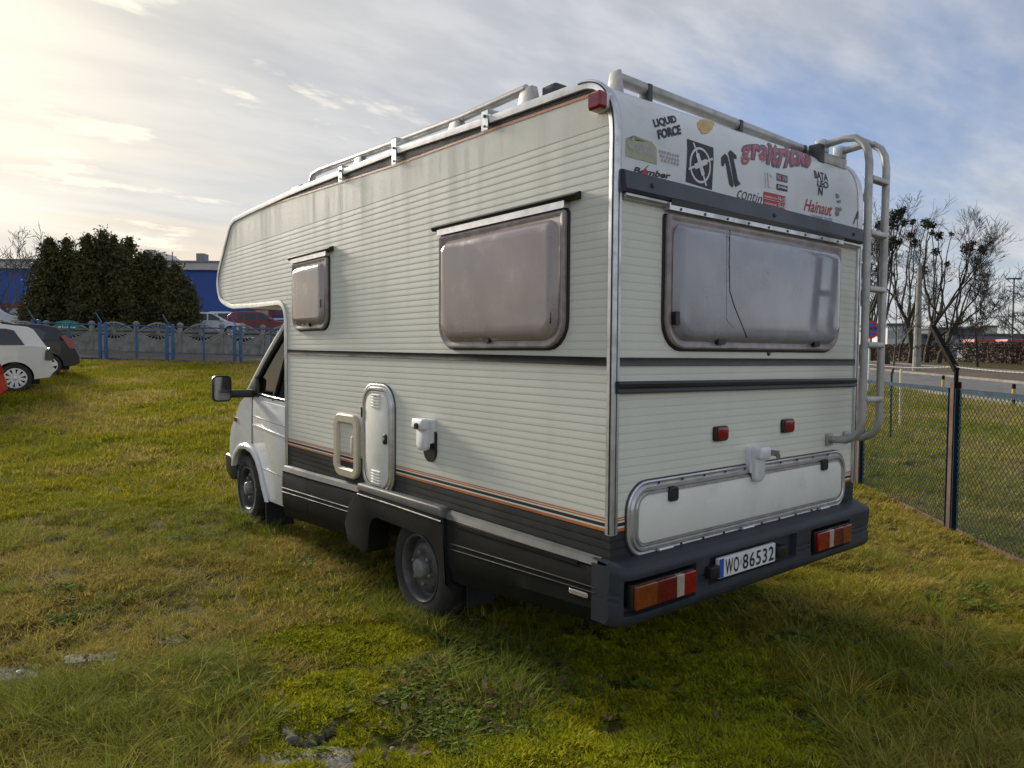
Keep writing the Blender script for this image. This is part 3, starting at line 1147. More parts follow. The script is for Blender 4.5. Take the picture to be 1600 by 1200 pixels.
# white turn-buckle locks (one on the side, one over the rear hatch)
def buckle(u, v, fmap, w=0.105, big=1.0, key=True, plate=True):
    b = MB()
    hh = 0.185 * big
    b.rings([rrl(u - w / 2, u + w / 2, v - hh / 2 + 0.035, v + hh / 2, 0.012, 0.0), rrl(u - w / 2, u + w / 2, v - hh / 2 + 0.035, v + hh / 2, 0.012, 0.03)], fmap)
    o = b.build('security_lock', 'white', van)
    b = MB()
    b.rings([rrl(u - w * 0.36, u + w * 0.40, v - hh / 2 - 0.010, v + hh / 2 - 0.002, (0.035, 0.035, 0.02, 0.02), 0.030, 0, 6),
             rrl(u - w * 0.36, u + w * 0.40, v - hh / 2 - 0.010, v + hh / 2 - 0.002, (0.035, 0.035, 0.02, 0.02), 0.052, 0.0, 6),
             rrl(u - w * 0.36, u + w * 0.40, v - hh / 2 - 0.010, v + hh / 2 - 0.002, (0.035, 0.035, 0.02, 0.02), 0.060, 0.010, 6)], fmap)
    b.build('cover', 'white', o, smooth=40)
    b = MB()
    b.rings([rrl(u - w * 0.42, u + w * 0.46, v + hh * 0.14, v + hh / 2 + 0.004, 0.02, 0.050, 0, 6), rrl(u - w * 0.42, u + w * 0.46, v + hh * 0.14, v + hh / 2 + 0.004, 0.02, 0.080, 0.002, 6),
             rrl(u - w * 0.42, u + w * 0.46, v + hh * 0.14, v + hh / 2 + 0.004, 0.02, 0.088, 0.012, 6)], fmap)
    b.build('knob_housing', 'white', o, smooth=40)
    return o


yu, zu = SD(662, 678, -0.04)
o = buckle(yu, zu, side, 0.150, 0.95)
b = MB()
b.rings([rrl(yu - 0.085, yu + 0.045, zu - 0.165, zu + 0.02, (0.065, 0.065, 0.02, 0.02), 0.0, 0, 7), rrl(yu - 0.085, yu + 0.045, zu - 0.165, zu + 0.02, (0.065, 0.065, 0.02, 0.02), 0.014, 0, 7)], side)
b.build('base_plate', 'blackplastic', o)
b = MB()
b.lathe([(0, 0.010), (0.017, 0.010), (0.019, 0.0)], (-0.088, yu, zu + 0.05), (-1, 0, 0), 14)
b.build('key_barrel', 'blackplastic', o)
h = hatch('rear_hatch', 0.094, 2.052, 0.752, 1.092, (0.11, 0.11, 0.13, 0.13), rear, 0.062, depth=0.024)
for u, v in ((RE(1053, 772, -0.03)), (RE(1289, 726, -0.03))):
    b = MB()
    b.rings([rrl(u - 0.033, u + 0.033, v - 0.033, v + 0.033, 0.016, 0.018), rrl(u - 0.033, u + 0.033, v - 0.033, v + 0.033, 0.016, 0.032), rrl(u - 0.033, u + 0.033, v - 0.033, v + 0.033, 0.016, 0.036, 0.005)], rear)
    b.build('latch', 'blackplastic', h)
for u in (0.34, 1.00, 1.78):
    b = MB()
    b.tube([(u - 0.05, -0.026, 0.768), (u + 0.05, -0.026, 0.768)], 0.009, 8)
    b.build('hinge', 'alu', h)
for k in range(20):
    b = MB()
    u = 0.30 + 0.17 * (k // 2)
    b.lathe([(0, 0.003), (0.005, 0.003), (0.006, 0)], (u, -0.0155, 1.077 if k % 2 else 0.767), (0, -1, 0), 8)
    b.build('screw', 'blackplastic', h)
u, v = RE(1187, 724, -0.05)
o = buckle(u, v, rear, 0.115, 0.92)
b = MB()
b.bar((u + 0.05, -0.075, v + 0.055), (u + 0.12, -0.085, v + 0.045), 0.008, 0.03)
b.bar((u + 0.10, -0.085, v + 0.05), (u + 0.125, -0.085, v + 0.02), 0.006, 0.028)
b.build('key', 'key', o)


# ---- skirts
def skirt(name, y0, y1, zt0, zt1, zb0, zb1, xo, ribs=True, n=8, mi='skirt'):
    """panel below the wall; section from the top ledge down to the tucked-under edge"""
    sec = [(0.0, 0.004), (0.03, 0.7), (0.10, 0.92), (0.14, 0.86), (0.17, 0.94), (0.42, 1.0), (0.430, 1.10), (0.445, 1.0), (0.500, 1.0), (0.510, 1.10), (0.525, 1.0), (0.76, 0.96), (0.80, 0.80), (0.97, 0.45), (1.0, 0.30), (1.0, -1.0)]
    b = MB()
    P = []
    for k in range(n + 1):
        t = k / n
        y = y0 + (y1 - y0) * t
        a, c = zt0 + (zt1 - zt0) * t, zb0 + (zb1 - zb0) * t
        P.append([(-xo * q, y, a + (c - a) * f) for f, q in sec])
    b.grid(P)
    for row in (P[0], P[-1]):
        b.add(list(row) + [(0.02, row[0][1], row[0][2])], [tuple(range(len(row) + 1))])
    o = b.build(name, mi, van, smooth=25)
    b = MB()
    b.grid([[(-xo * 0.02 - 0.001, y, a + 0.004) for y, a in ((y0, zt0), (y1, zt1))], [(-xo * 0.70, y, a + (c - a) * 0.028 + 0.004) for y, a, c in ((y0, zt0, zb0), (y1, zt1, zb1))],
            [(-xo * 0.97, y, a + (c - a) * 0.098) for y, a, c in ((y0, zt0, zb0), (y1, zt1, zb1))]])
    b.build('ledge', 'ledge', o, smooth=30)
    return o


skirt('front_skirt', 3.70, 3.19, 0.715, 0.722, 0.285, 0.32, 0.042)
skirt('middle_skirt', 3.185, 2.30, 0.722, 0.745, 0.32, 0.365, 0.042)
sk = skirt('rear_skirt', 1.245, 0.045, 0.765, 0.765, 0.36, 0.475, 0.042, n=10)
AR = [(2.44, 0.34), (2.50, 0.45), (2.44, 0.60), (2.30, 0.715), (2.28, 0.735), (1.25, 0.735), (1.235, 0.70), (1.215, 0.36), (1.175, 0.335), (1.20, 0.34), (1.30, 0.47),
      (1.34, 0.545), (1.42, 0.580), (2.03, 0.585), (2.10, 0.560), (2.13, 0.50), (2.15, 0.345), (2.20, 0.315)]
b = MB()
b.prism([(u, v) for u, v in AR], side, -0.10, 0.054)
arch = b.build('wheel_arch_panel', 'skirt', van, bevel=0.014, seg=3)
b = MB()
b.prism([(2.31, 0.728), (2.29, 0.775), (1.29, 0.785), (1.25, 0.775), (1.235, 0.728)], side, -0.01, 0.060)
b.build('ledge', 'ledge', arch, bevel=0.014, seg=3)
b = MB()
b.tube([(-0.054, 2.30, 0.700), (-0.055, 1.8, 0.705), (-0.055, 1.26, 0.705)], 0.006, 6)
b.build('moulding_line', 'ledge', arch)
# grille slot on the rear skirt and the maker's badge (worn, unreadable)
for k in range(4):
    b = MB()
    b.tube([(-0.0415, 1.22, 0.717 - k * 0.006), (-0.0415, 0.16, 0.735 - k * 0.006)], 0.0026, 5)
    b.build('grille_line', 'blackplastic', sk)
u, v = SD(899, 928, -0.06)
b = MB()
b.rings([rrl(u - 0.062, u + 0.062, v - 0.012, v + 0.012, 0.011, -0.02), rrl(u - 0.062, u + 0.062, v - 0.012, v + 0.012, 0.011, 0.0), rrl(u - 0.062, u + 0.062, v - 0.012, v + 0.012, 0.011, 0.003, 0.003)],
        lambda a, c, d: (-0.0425 - d, a, c + (u - a) * 0.05))
bd = b.build('badge', 'clearlens', sk)
b = MB()
for k in range(7):
    yy = u + 0.036 - k * 0.0112
    b.add([(-0.0462, yy, v - 0.003), (-0.0462, yy - 0.007, v - 0.003), (-0.0462, yy - 0.007, v + 0.005 - 0.002 * (k % 2)), (-0.0462, yy, v + 0.005)], [(0, 1, 2, 3)])
o = b.build('badge_lettering', 'inkgreydark', bd, smooth=0, recalc=False)
o['kind'] = 'stuff'

# ---- rear bumper with lamp and plate recesses
LAMP = ((0.005, 0.432), (1.492, 1.895))
BZ0, BZ1 = 0.505, 0.765
HOLES = [(LAMP[0][0] - 0.012, LAMP[0][1] + 0.012, 0.562, 0.706, 0.045), (LAMP[1][0] - 0.012, LAMP[1][1] + 0.012, 0.562, 0.706, 0.045), (0.555, 1.320, 0.590, 0.716, 0.035)]
GROOVES = [(-0.2, -0.03), (0.47, 0.535), (1.34, 1.455), (1.93, 2.3)]
xs = set(np.linspace(-0.042, VW + 0.042, 36).round(4).tolist())
zs = {0.505, 0.515, 0.53, 0.55, 0.72, 0.735, 0.75, 0.760}
for a, c, d, e, _ in HOLES:
    xs |= {a - 0.006, a, c, c + 0.006}
    zs |= {d - 0.006, d, e, e + 0.006}
for a, c in GROOVES:
    xs |= {a - 0.004, a, c, c + 0.004}
for zg in (0.612, 0.640):
    zs |= {zg - 0.008, zg - 0.003, zg + 0.003, zg + 0.008}
xs = sorted(x for x in xs if -0.042 <= x <= VW + 0.042)
zs = sorted(zs)


def bump_y(x, z):
    e = min(x + 0.042, VW + 0.042 - x)
    cr = 0.09
    y = -0.125 + 0.012 * math.cos((z - 0.63) * 9)
    y += -0.002
    if z < 0.55:
        y += (0.55 - z) ** 2 * 14
    if z > 0.735:
        y += (z - 0.735) ** 2 * 40
    if e < cr:
        q = 1 - e / cr
        y += (1 - math.sqrt(max(0, 1 - q * q))) * 0.085
    for a, c, d, f, dep in HOLES:
        if a - 1e-6 <= x <= c + 1e-6 and d - 1e-6 <= z <= f + 1e-6:
            y += dep
    for a, c in GROOVES:
        if a <= x <= c and (abs(z - 0.612) < 0.0035 or abs(z - 0.640) < 0.0035):
            y += 0.007
    return y


b = MB()
P = [[(x, bump_y(x, z), z - 0.010 + 0.010 * x / VW * (1 if z < 0.6 else 0)) for x in xs] for z in zs]
b.grid(P)
top = P[-1]
b.grid([top, [(x, min(y + 0.06, -0.02), z + 0.012) for x, y, z in top], [(x, 0.075, z + 0.016) for x, y, z in top]])
bot = P[0]
b.grid([[(x, 0.05, z + 0.02) for x, y, z in bot], bot])
for s, col_ in ((-1, 0), (1, -1)):
    ed = [row[col_] for row in P]
    b.grid([ed, [(x + (-0.002 if s < 0 else 0.002), 0.07, z) for x, y, z in ed]])
bump = b.build('bumper', 'bumper', van, smooth=40)
for (a, c), order in zip(LAMP, ((('amber', .33), ('darkred', .33), ('clearlens', .13), ('redlens', .21)), (('redlens', .33), ('clearlens', .13), ('darkred', .28), ('amber', .26)))):
    a, c = a + 0.012, c - 0.012
    b = MB()
    b.box(a - 0.006, c + 0.006, -0.125, -0.075, 0.575, 0.684)
    o = b.build('tail_lamp', 'blackplastic', bump, bevel=0.004)
    u = a
    for mm, w in order:
        w *= (c - a)
        b = MB()
        b.rings([rrl(u + 0.0008, u + w - 0.0008, 0.579, 0.680, 0.003, 0.10, 0, 2), rrl(u + 0.0008, u + w - 0.0008, 0.579, 0.680, 0.003, 0.140, 0, 2), rrl(u + 0.0008, u + w - 0.0008, 0.579, 0.680, 0.003, 0.145, 0.004, 2)], rear)
        b.build('lens', mm, o)
        u += w
# plate
p0, p1 = RE(1123, 895, -0.128), RE(1212, 845, -0.128)
PU0, PU1 = p0[0], p1[0]
PV0, PV1 = 0.596, 0.693
b = MB()
b.rings([rrl(PU0, PU1, PV0, PV1, 0.006, 0.110), rrl(PU0, PU1, PV0, PV1, 0.006, 0.126), rrl(PU0, PU1, PV0, PV1, 0.006, 0.128, 0.002)], rear)
pl_ = b.build('number_plate', 'plate', bump)
b = MB()
b.prism([(PU0 + 0.003, PV0 + 0.003), (PU0 + 0.040, PV0 + 0.003), (PU0 + 0.040, PV1 - 0.003), (PU0 + 0.003, PV1 - 0.003)], rear, 0.127, 0.1286)
b.build('blue_band', 'plateblue', pl_)
b = MB()
W_ = PU1 - PU0
for body, a, c in (('WO', 0.105, 0.335), ('86532', 0.40, 0.965)):
    tv, tf = text2d(body, 0.0, 0.012, 1.12)
    b.add([rear(PU0 + W_ * (a + (c - a) * p[0]), PV0 + 0.011 + 0.075 * p[1], 0.1296) for p in tv], tf)
b.build('registration', 'ink', pl_, smooth=0, recalc=False)
b = MB()
b.prism(rr(PU0 + W_ * 0.352, PU0 + W_ * 0.382, PV0 + 0.035, PV0 + 0.065, 0.004, 2), rear, 0.127, 0.1287)
b.build('seal_sticker', 'inkgrey', pl_)
for u in (PU0 - 0.055, PU1 + 0.045):
    b = MB()
    b.prism(rr(u - 0.035, u + 0.035, 0.612, 0.672, 0.006, 2), rear, 0.08, 0.150)
    b.build('plate_lamp', 'blackplastic', bump, bevel=0.004)


# ---- wheels
def van_wheel(y, x, z=0.318, r=0.325, flipx=1, parent=van, nuts=6):
    ax = (-flipx, 0, 0)
    c = (x, y, z)
    b = MB()
    b.lathe([(0.205, -0.17), (0.235, -0.19), (0.295, -0.195), (r - 0.008, -0.18), (r, -0.15), (r, -0.04), (r - 0.008, -0.012), (0.295, 0.004), (0.255, 0.006), (0.222, 0.0), (0.205, -0.02)], c, ax, 48)
    for g_ in (-0.055, -0.10, -0.14):
        b.lathe([(r + 0.001, g_ - 0.004), (r + 0.003, g_), (r + 0.001, g_ + 0.004)], c, ax, 48)
    w = b.build('wheel', 'tyre', parent, smooth=40)
    b = MB()
    b.lathe([(0.207, -0.02), (0.213, -0.001), (0.206, 0.001), (0.196, -0.006), (0.188, -0.035), (0.182, -0.060), (0.165, -0.062), (0.150, -0.040), (0.120, -0.028), (0.095, -0.036), (0.075, -0.038), (0.0, -0.036)], c, ax, 40)
    b.build('rim', 'steelrim', w, smooth=40)
    b = MB()
    b.lathe([(0.064, -0.038), (0.062, 0.004), (0.054, 0.014), (0.040, 0.018), (0.0, 0.018)], c, ax, 24)
    b.build('hub_cap', 'hub', w, smooth=40)
    for k in range(nuts):
        t = 2 * math.pi * k / nuts + 0.3
        b = MB()
        b.lathe([(0.014, -0.04), (0.014, -0.012), (0.009, -0.006), (0.0, -0.006)], (x, y + 0.098 * math.cos(t), z + 0.098 * math.sin(t)), ax, 6)
        b.build('wheel_nut', 'hub', w)
    return w


van_wheel(1.672, 0.052)
van_wheel(1.672, VW - 0.052, flipx=-1)
van_wheel(4.955, 0.085)
van_wheel(4.955, VW - 0.085, flipx=-1)
b = MB()
b.box(0.14, 0.34, 1.27, 1.282, 0.16, 0.45)
b.build('mud_flap', 'flap', van)
b = MB()
b.box(0.095, 0.36, 4.46, 4.475, 0.02, 0.42)
b.build('mud_flap', 'flap', van)

# ---- cab
CX0, CX1 = 0.075, VW - 0.075
LOW = [(3.66, 0.30), (4.36, 0.285), (4.45, 0.40), (4.53, 0.545), (4.62, 0.640), (4.75, 0.705), (4.93, 0.728), (5.10, 0.705), (5.22, 0.640), (5.29, 0.560), (5.31, 0.50), (5.42, 0.50), (5.47, 0.60),
       (5.465, 0.74), (5.40, 0.90), (5.31, 0.98), (5.12, 1.165), (4.86, 1.275), (3.66, 1.235)]
capx = lambda u, v, d: (d, u, v)
b = MB()
ins = [(u, v) for u, v in LOW]
sh = lambda k: [((u - 4.4) * (1 - k) + 4.4, (v - 0.75) * (1 - k * 1.1) + 0.75) for u, v in LOW]
b.rings([[(u, v, CX0 + 0.020) for u, v in sh(0.012)], [(u, v, CX0) for u, v in LOW], [(u, v, CX1) for u, v in LOW], [(u, v, CX1 - 0.02) for u, v in sh(0.012)]][1:3], capx)
cab = b.build('cab_body', 'cabpaint', van, bevel=0.03, seg=3)
# arch flare
FL = [(4.335, 0.285), (4.43, 0.42), (4.52, 0.575), (4.61, 0.675), (4.745, 0.745), (4.93, 0.768), (5.11, 0.745), (5.24, 0.675), (5.325, 0.58), (5.345, 0.50)]
FI = [(4.375, 0.285), (4.465, 0.395), (4.545, 0.535), (4.63, 0.625), (4.755, 0.690), (4.93, 0.712), (5.09, 0.690), (5.21, 0.625), (5.275, 0.55), (5.292, 0.50)]
b = MB()
b.grid([[(0.074, *p) for p in FL], [(0.052, p[0] + (q[0] - p[0]) * 0.25, p[1] + (q[1] - p[1]) * 0.25) for p, q in zip(FL, FI)], [(0.048, p[0] + (q[0] - p[0]) * 0.8, p[1] + (q[1] - p[1]) * 0.8) for p, q in zip(FL, FI)],
        [(0.056, *p) for p in FI], [(0.30, *p) for p in FI]])
b.build('arch_flare', 'cabpaint', cab, smooth=50)
b = MB()
b.rings([[(u, v, 0.10) for u, v in FI] , [(u, v, 0.42) for u, v in FI]], capx, first=False)
b.build('arch_liner', 'under', cab)
# door panel
DR = [(3.70, 0.315), (4.30, 0.300), (4.42, 0.47), (4.52, 0.63), (4.60, 0.715), (4.70, 0.775), (4.735, 1.0), (4.72, 1.218), (3.70, 1.180)]
b = MB()
cxy = (4.2, 0.8)
dr2 = [((u - cxy[0]) * 0.985 + cxy[0], (v - cxy[1]) * 0.985 + cxy[1]) for u, v in DR]
b.rings([[(u, v, 0.080) for u, v in DR], [(u, v, 0.070) for u, v in DR], [(u, v, 0.066) for u, v in dr2]], capx)
door = b.build('cab_door', 'cabpaint', van, smooth=40)
b = MB()
for z0, z1, x in ((0.985, 0.945, 0.0635),):
    b.prism([(3.72, 0.900), (4.715, 0.955), (4.715, 0.975), (3.72, 0.922)], capx, 0.068, 0.058)
b.build('crease', 'cabpaint', door, bevel=0.006)
b = MB()
b.prism([(3.72, 1.000), (4.72, 1.045), (4.72, 1.051), (3.72, 1.006)], capx, 0.068, 0.0645)
b.build('pressed_line', 'inkgreydark', door)
b = MB()
b.prism([(3.72, 0.560), (4.46, 0.575), (4.46, 0.583), (3.72, 0.568)], capx, 0.068, 0.0645)
b.build('pressed_line', 'inkgreydark', door)
b = MB()
b.tube([(0.0655, 4.742, 0.78), (0.0665, 4.742, 1.0), (0.0675, 4.727, 1.22)], 0.0045, 5)
b.build('door_gap', 'under', door)
b = MB()
b.rings([rrl(5.205, 5.265, 0.955, 0.995, 0.008, 0.0), rrl(5.205, 5.265, 0.955, 0.995, 0.008, 0.016)], lambda u, v, d: (CX0 + 0.006 - d, u, v))
b.build('side_marker', 'amber', cab)
b = MB()
b.prism([(5.26, 0.36), (5.40, 0.34), (5.56, 0.40), (5.60, 0.52), (5.58, 0.60), (5.44, 0.60), (5.30, 0.56)], capx, CX0 - 0.005, CX1 + 0.005)
b.build('front_bumper', 'blackplastic', van, bevel=0.03, seg=3)
b = MB()
b.rings([rrl(CX0 + 0.1, CX0 + 0.5, 0.70, 0.86, 0.02, 0.0), rrl(CX0 + 0.1, CX0 + 0.5, 0.70, 0.86, 0.02, 0.03)], lambda u, v, d: (u, 5.445 + d, v))
b.build('headlamp', 'clearlens', cab)
b = MB()
b.rings([rrl(CX1 - 0.5, CX1 - 0.1, 0.70, 0.86, 0.02, 0.0), rrl(CX1 - 0.5, CX1 - 0.1, 0.70, 0.86, 0.02, 0.03)], lambda u, v, d: (u, 5.445 + d, v))
b.build('headlamp', 'clearlens', cab)
# greenhouse: pillars, roof edge, panes
tin = 0.07
A0, A1 = (4.86, 1.275), (3.86, 2.02)
gl_at = lambda z: tin * max(0, (z - 1.25)) / 0.8
for s in (0, 1):
    X = lambda z, d=0.0: (CX0 + 0.012 + gl_at(z) + d) if s == 0 else (CX1 - 0.012 - gl_at(z) - d)
    b = MB()
    n_ = 8
    path = [(X(1.27 + 0.75 * k / n_), 4.87 - 1.0 * k / n_ - 0.06 * math.sin(math.pi * k / n_) * -0.6, 1.27 + 0.75 * k / n_) for k in range(n_ + 1)]
    b.tube(path, 0.032, 8)
    b.build('windscreen_pillar', 'cabpaint', van, smooth=50)
    b = MB()
    b.tube([(p[0] + (0.004 if s == 0 else -0.004), p[1] - 0.055, p[2] - 0.005) for p in path], 0.026, 6)
    b.build('window_seal', 'rubber', van, smooth=50)
    b = MB()
    b.bar((X(1.22), 4.22, 1.225), (X(1.78), 3.93, 1.80), 0.03, 0.035, up=(1, 0, 0))
    b.build('quarter_bar', 'rubber', van)
    b = MB()
    sp = [(3.68, 1.24), (4.80, 1.285), (3.86, 1.99), (3.68, 1.99)]
    b.add([(X(v, 0.008), u, v) for u, v in sp], [(0, 1, 2, 3)])
    b.build('side_pane', 'glass', van, recalc=False, smooth=0)
    b = MB()
    b.tube([(X(1.23), 3.68, 1.225), (X(1.23), 4.30, 1.240), (X(1.25), 4.74, 1.268)], 0.014, 6)
    b.build('window_sill_seal', 'rubber', van)
    b = MB()
    b.tube([(X(1.23) + (-0.014 if s == 0 else 0.014), 3.68, 1.240), (X(1.23) + (-0.014 if s == 0 else 0.014), 4.30, 1.256), (X(1.25) + (-0.012 if s == 0 else 0.012), 4.66, 1.276)], 0.005, 6)
    b.build('chrome_strip', 'alu', van)
b = MB()
b.add([(CX0 + 0.03, 4.86, 1.27), (CX1 - 0.03, 4.86, 1.27), (CX1 - 0.10, 3.88, 2.01), (CX0 + 0.10, 3.88, 2.01)], [(0, 1, 2, 3)])
b.build('windscreen', 'glass', van, recalc=False, smooth=0)
b = MB()
b.prism([(4.35, 1.10), (4.80, 1.10), (4.84, 1.26), (4.60, 1.285), (4.42, 1.24)], capx, CX0 + 0.06, CX1 - 0.06)
b.build('dashboard', 'trimdark', van, bevel=0.03)
b = MB()
ring = [(0.50 + 0.19 * math.cos(t), 4.30 - 0.10 * math.sin(t), 1.33 + 0.165 * math.sin(t)) for t in [2 * math.pi * k / 24 for k in range(25)]]
b.tube(ring, 0.014, 6, caps=False)
b.tube([(0.50, 4.30, 1.33), (0.50, 4.45, 1.24)], 0.03, 8)
b.bar((0.32, 4.30, 1.33), (0.68, 4.30, 1.33), 0.02, 0.05)
b.build('steering_wheel', 'blackplastic', van)
for x in (0.50, 1.62):
    b = MB()
    b.prism([(3.74, 0.80), (4.25, 0.80), (4.27, 0.90), (3.88, 0.92), (3.80, 1.50), (3.76, 1.72), (3.70, 1.72), (3.70, 0.9)], capx, x - 0.24, x + 0.24)
    b.build('cab_seat', 'trimdark', van, bevel=0.04, seg=3)
# mirrors
for s in (1, -1):
    X = (lambda x: x) if s == 1 else (lambda x: VW - x)
    b = MB()
    mm = lambda u, v, d: (X(u), 4.75 + d, v)
    b.rings([rrl(-0.292, -0.118, 1.192, 1.436, 0.045, 0.0), rrl(-0.292, -0.118, 1.192, 1.436, 0.045, 0.03), rrl(-0.292, -0.118, 1.192, 1.436, 0.045, 0.075, 0.02), rrl(-0.292, -0.118, 1.192, 1.436, 0.045, 0.09, 0.045)], mm)
    mi = b.build('door_mirror', 'blackplastic', van, smooth=50)
    b = MB()
    b.rings([rrl(-0.280, -0.130, 1.204, 1.424, 0.036, -0.001), rrl(-0.280, -0.130, 1.204, 1.424, 0.036, -0.004, 0.003)], mm)
    b.build('mirror_glass', 'mirrorglass', mi)
    b = MB()
    b.bar((X(-0.14), 4.79, 1.262), (X(0.10), 4.72, 1.262), 0.05, 0.075)
    b.build('mirror_arm', 'blackplastic', mi, bevel=0.012)
    b = MB()
    b.prism([(4.56, 1.235), (4.84, 1.235), (4.82, 1.30), (4.66, 1.43), (4.58, 1.40)], lambda u, v, d: (X(d), u, v), 0.055, 0.10)
    b.build('mirror_foot', 'blackplastic', mi, bevel=0.02)

# ---- roof gear
RX = 0.075
rp = [(RX, 3.20, 2.955), (RX, 3.17, 3.005), (RX, 3.12, 3.022), (RX, 1.86, 3.005), (RX, 0.62, 2.985)]
pts = []
for px, py in ((487, 284), (490, 273), (502, 266), (616, 224), (720, 185), (823, 139)):
    y, z = SD(px, py, RX)
    pts.append((RX, y, z))
b = MB()
b.tube(pts, 0.024, 10)
rr1 = b.build('roof_rail', 'tube', van, smooth=50)
for px, py in ((563, 262), (714, 203), (826, 158)):
    y, z = SD(px, py, RX)
    zr = np.interp(y, [p[0] for p in TOPLINE[16:22]], [p[1] for p in TOPLINE[16:22]])
    zt_ = np.interp(-y, [-p[1] for p in pts[2:]], [p[2] for p in pts[2:]])
    b = MB()
    b.prism([(y - 0.08, zr - 0.005), (y + 0.08, zr - 0.005), (y + 0.045, zt_), (y - 0.045, zt_)], lambda u, v, d: (d, u, v), RX - 0.02, RX + 0.02)
    b.build('rail_foot', 'tube', rr1, bevel=0.006)
for px, py0, py1 in ((532, 259, 284), (616, 216, 257), (758, 172, 204)):
    y, z0 = SD(px, py1, -0.012)
    _, z1 = SD(px, py0, -0.012)
    b = MB()
    b.box(-0.016, -0.012, y - 0.028, y + 0.028, z0, z1)
    b.box(-0.016, RX, y - 0.028, y + 0.028, z1 - 0.004, z1)
    b.lathe([(0, 0.006), (0.008, 0.006), (0.009, 0)], (-0.016, y, (z0 + z1) / 2 + 0.02), (-1, 0, 0), 8, mi=1)
    b.lathe([(0, 0.004), (0.006, 0.004), (0.007, 0)], (-0.016, y, z0 + 0.02), (-1, 0, 0), 8, mi=1)
    b.build('rail_bracket', ['zinc', 'rubber'], rr1, smooth=30)
b = MB()
y, z = SD(862, 137, 0.10)
b.box(0.08, 0.16, y - 0.05, y + 0.05, z - 0.06, z + 0.01)
b.box(0.06, 0.18, y - 0.09, y + 0.09, z - 0.075, z - 0.055)
b.build('cable_box', 'trimdark', van, bevel=0.008)
y, z = SD(468, 292, 0.06)
b = MB()
b.box(0.03, 0.09, y - 0.10, y + 0.10, z - 0.05, z + 0.0)
b.build('rail_stop', 'trimdark', van, bevel=0.006)
# rear cross rail
yr = 0.17
q0 = onplane(962, 122, 1, yr)
q1 = onplane(1268, 240, 1, yr)
b = MB()
b.tube([(q0[0], yr, q0[2]), (q1[0], yr, q1[2])], 0.030, 12)
cr_ = b.build('cross_rail', 'tube', van, smooth=50)
b = MB()
b.prism([(yr - 0.05, 2.84), (yr + 0.05, 2.86), (yr + 0.032, q0[2] + 0.032), (yr - 0.032, q0[2] + 0.032)], lambda u, v, d: (d, u, v), q0[0] - 0.008, q0[0] + 0.006)
b.build('end_plate', 'tube', cr_, bevel=0.006)
for t in (0.12, 0.55, 0.93):
    x = q0[0] + (q1[0] - q0[0]) * t
    zc = q0[2] + (q1[2] - q0[2]) * t
    b = MB()
    b.box(x - 0.016, x + 0.016, yr - 0.032, yr + 0.032, 2.83, zc + 0.020)
    b.build('rail_foot', 'trimdark', cr_, bevel=0.006)

# ladder
LX0, LX1, LY = 1.852, 2.062, -0.20
ladder_paths = []
lad = None
for x in (LX0, LX1):
    p = [(x, 0.06, 2.905), (x, -0.05, 2.915), (x, -0.12, 2.905), (x, -0.165, 2.870), (x, -0.19, 2.82), (x, LY, 2.75), (x, LY, 2.2), (x, LY, 1.30), (x, -0.19, 1.235), (x, -0.16, 1.195), (x, -0.11, 1.172), (x, -0.005, 1.165)]
    b = MB()
    b.tube(p, 0.021, 12)
    if lad is None:
        lad = b.build('ladder', 'tube', van, smooth=50)
    else:
        b.build('ladder_rail', 'tube', lad, smooth=50)
    b = MB()
    b.box(x - 0.03, x + 0.03, -0.018, -0.002, 1.13, 1.20)
    b.build('wall_bracket', 'tube', lad, bevel=0.004)
    b = MB()
    b.box(x - 0.028, x + 0.028, 0.05, 0.11, 2.86, 2.935)
    b.build('top_clamp', 'zinc', lad, bevel=0.006)
for z in (2.665, 2.36, 2.045, 1.725, 1.41):
    b = MB()
    b.prism(rr(LY - 0.022, LY + 0.022, z - 0.017, z + 0.017, 0.010, 3), lambda u, v, d: (d, u, v), LX0 + 0.01, LX1 - 0.01)
    b.build('rung', 'tube', lad, smooth=40)
b = MB()
b.tube([(LX0, -0.12, 2.903), (LX1, -0.12, 2.903)], 0.018, 10)
b.build('rung', 'tube', lad, smooth=50)
b = MB()
b.prism(rr(0.055, 0.10, 2.80, 2.862, 0.005, 2), lambda u, v, d: (d, u, v), 1.78, 2.10)
b.build('cross_beam', 'tube', lad, smooth=30)
for x, z in ((1.80, 2.842), (2.06, 2.826)):
    b = MB()
    b.bar((x, 0.08, z - 0.03), (x - 0.02, 0.42, 2.875), 0.035, 0.03)
    b.build('roof_strut', 'tube', lad, bevel=0.004)
b = MB()
b.box(1.77, 1.83, 0.05, 0.12, 2.79, 2.90)
b.build('clamp_block', 'trimdark', lad, bevel=0.006)

# ---- stickers on the rear cap
SREF = [(0.0, 2.39)] + REARARC
sl_ = [0.0]
for a, c in zip(SREF, SREF[1:]):
    sl_.append(sl_[-1] + math.hypot(c[0] - a[0], c[1] - a[1]))
SLY = [p[0] for p in SREF]
SLZ = [p[1] for p in SREF]


def cap(x, s, off=0.0015):
    y, z = np.interp(s, sl_, SLY), np.interp(s, sl_, SLZ)
    e = 0.01
    dy = np.interp(s + e, sl_, SLY) - np.interp(s - e, sl_, SLY)
    dz_ = np.interp(s + e, sl_, SLZ) - np.interp(s - e, sl_, SLZ)
    l = math.hypot(dy, dz_) or 1
    return (x, y - off * dz_ / l, z + off * dy / l)


def caphit(px, py):
    best = None
    for k in range(0, 400):
        s = sl_[-1] * k / 400
        y, z = np.interp(s, sl_, SLY), np.interp(s, sl_, SLZ)
        p = onplane(px, py, 1, y)
        e = abs(p[2] - z)
        if best is None or e < best[0]:
            best = (e, p[0], s)
    return best[1], best[2]


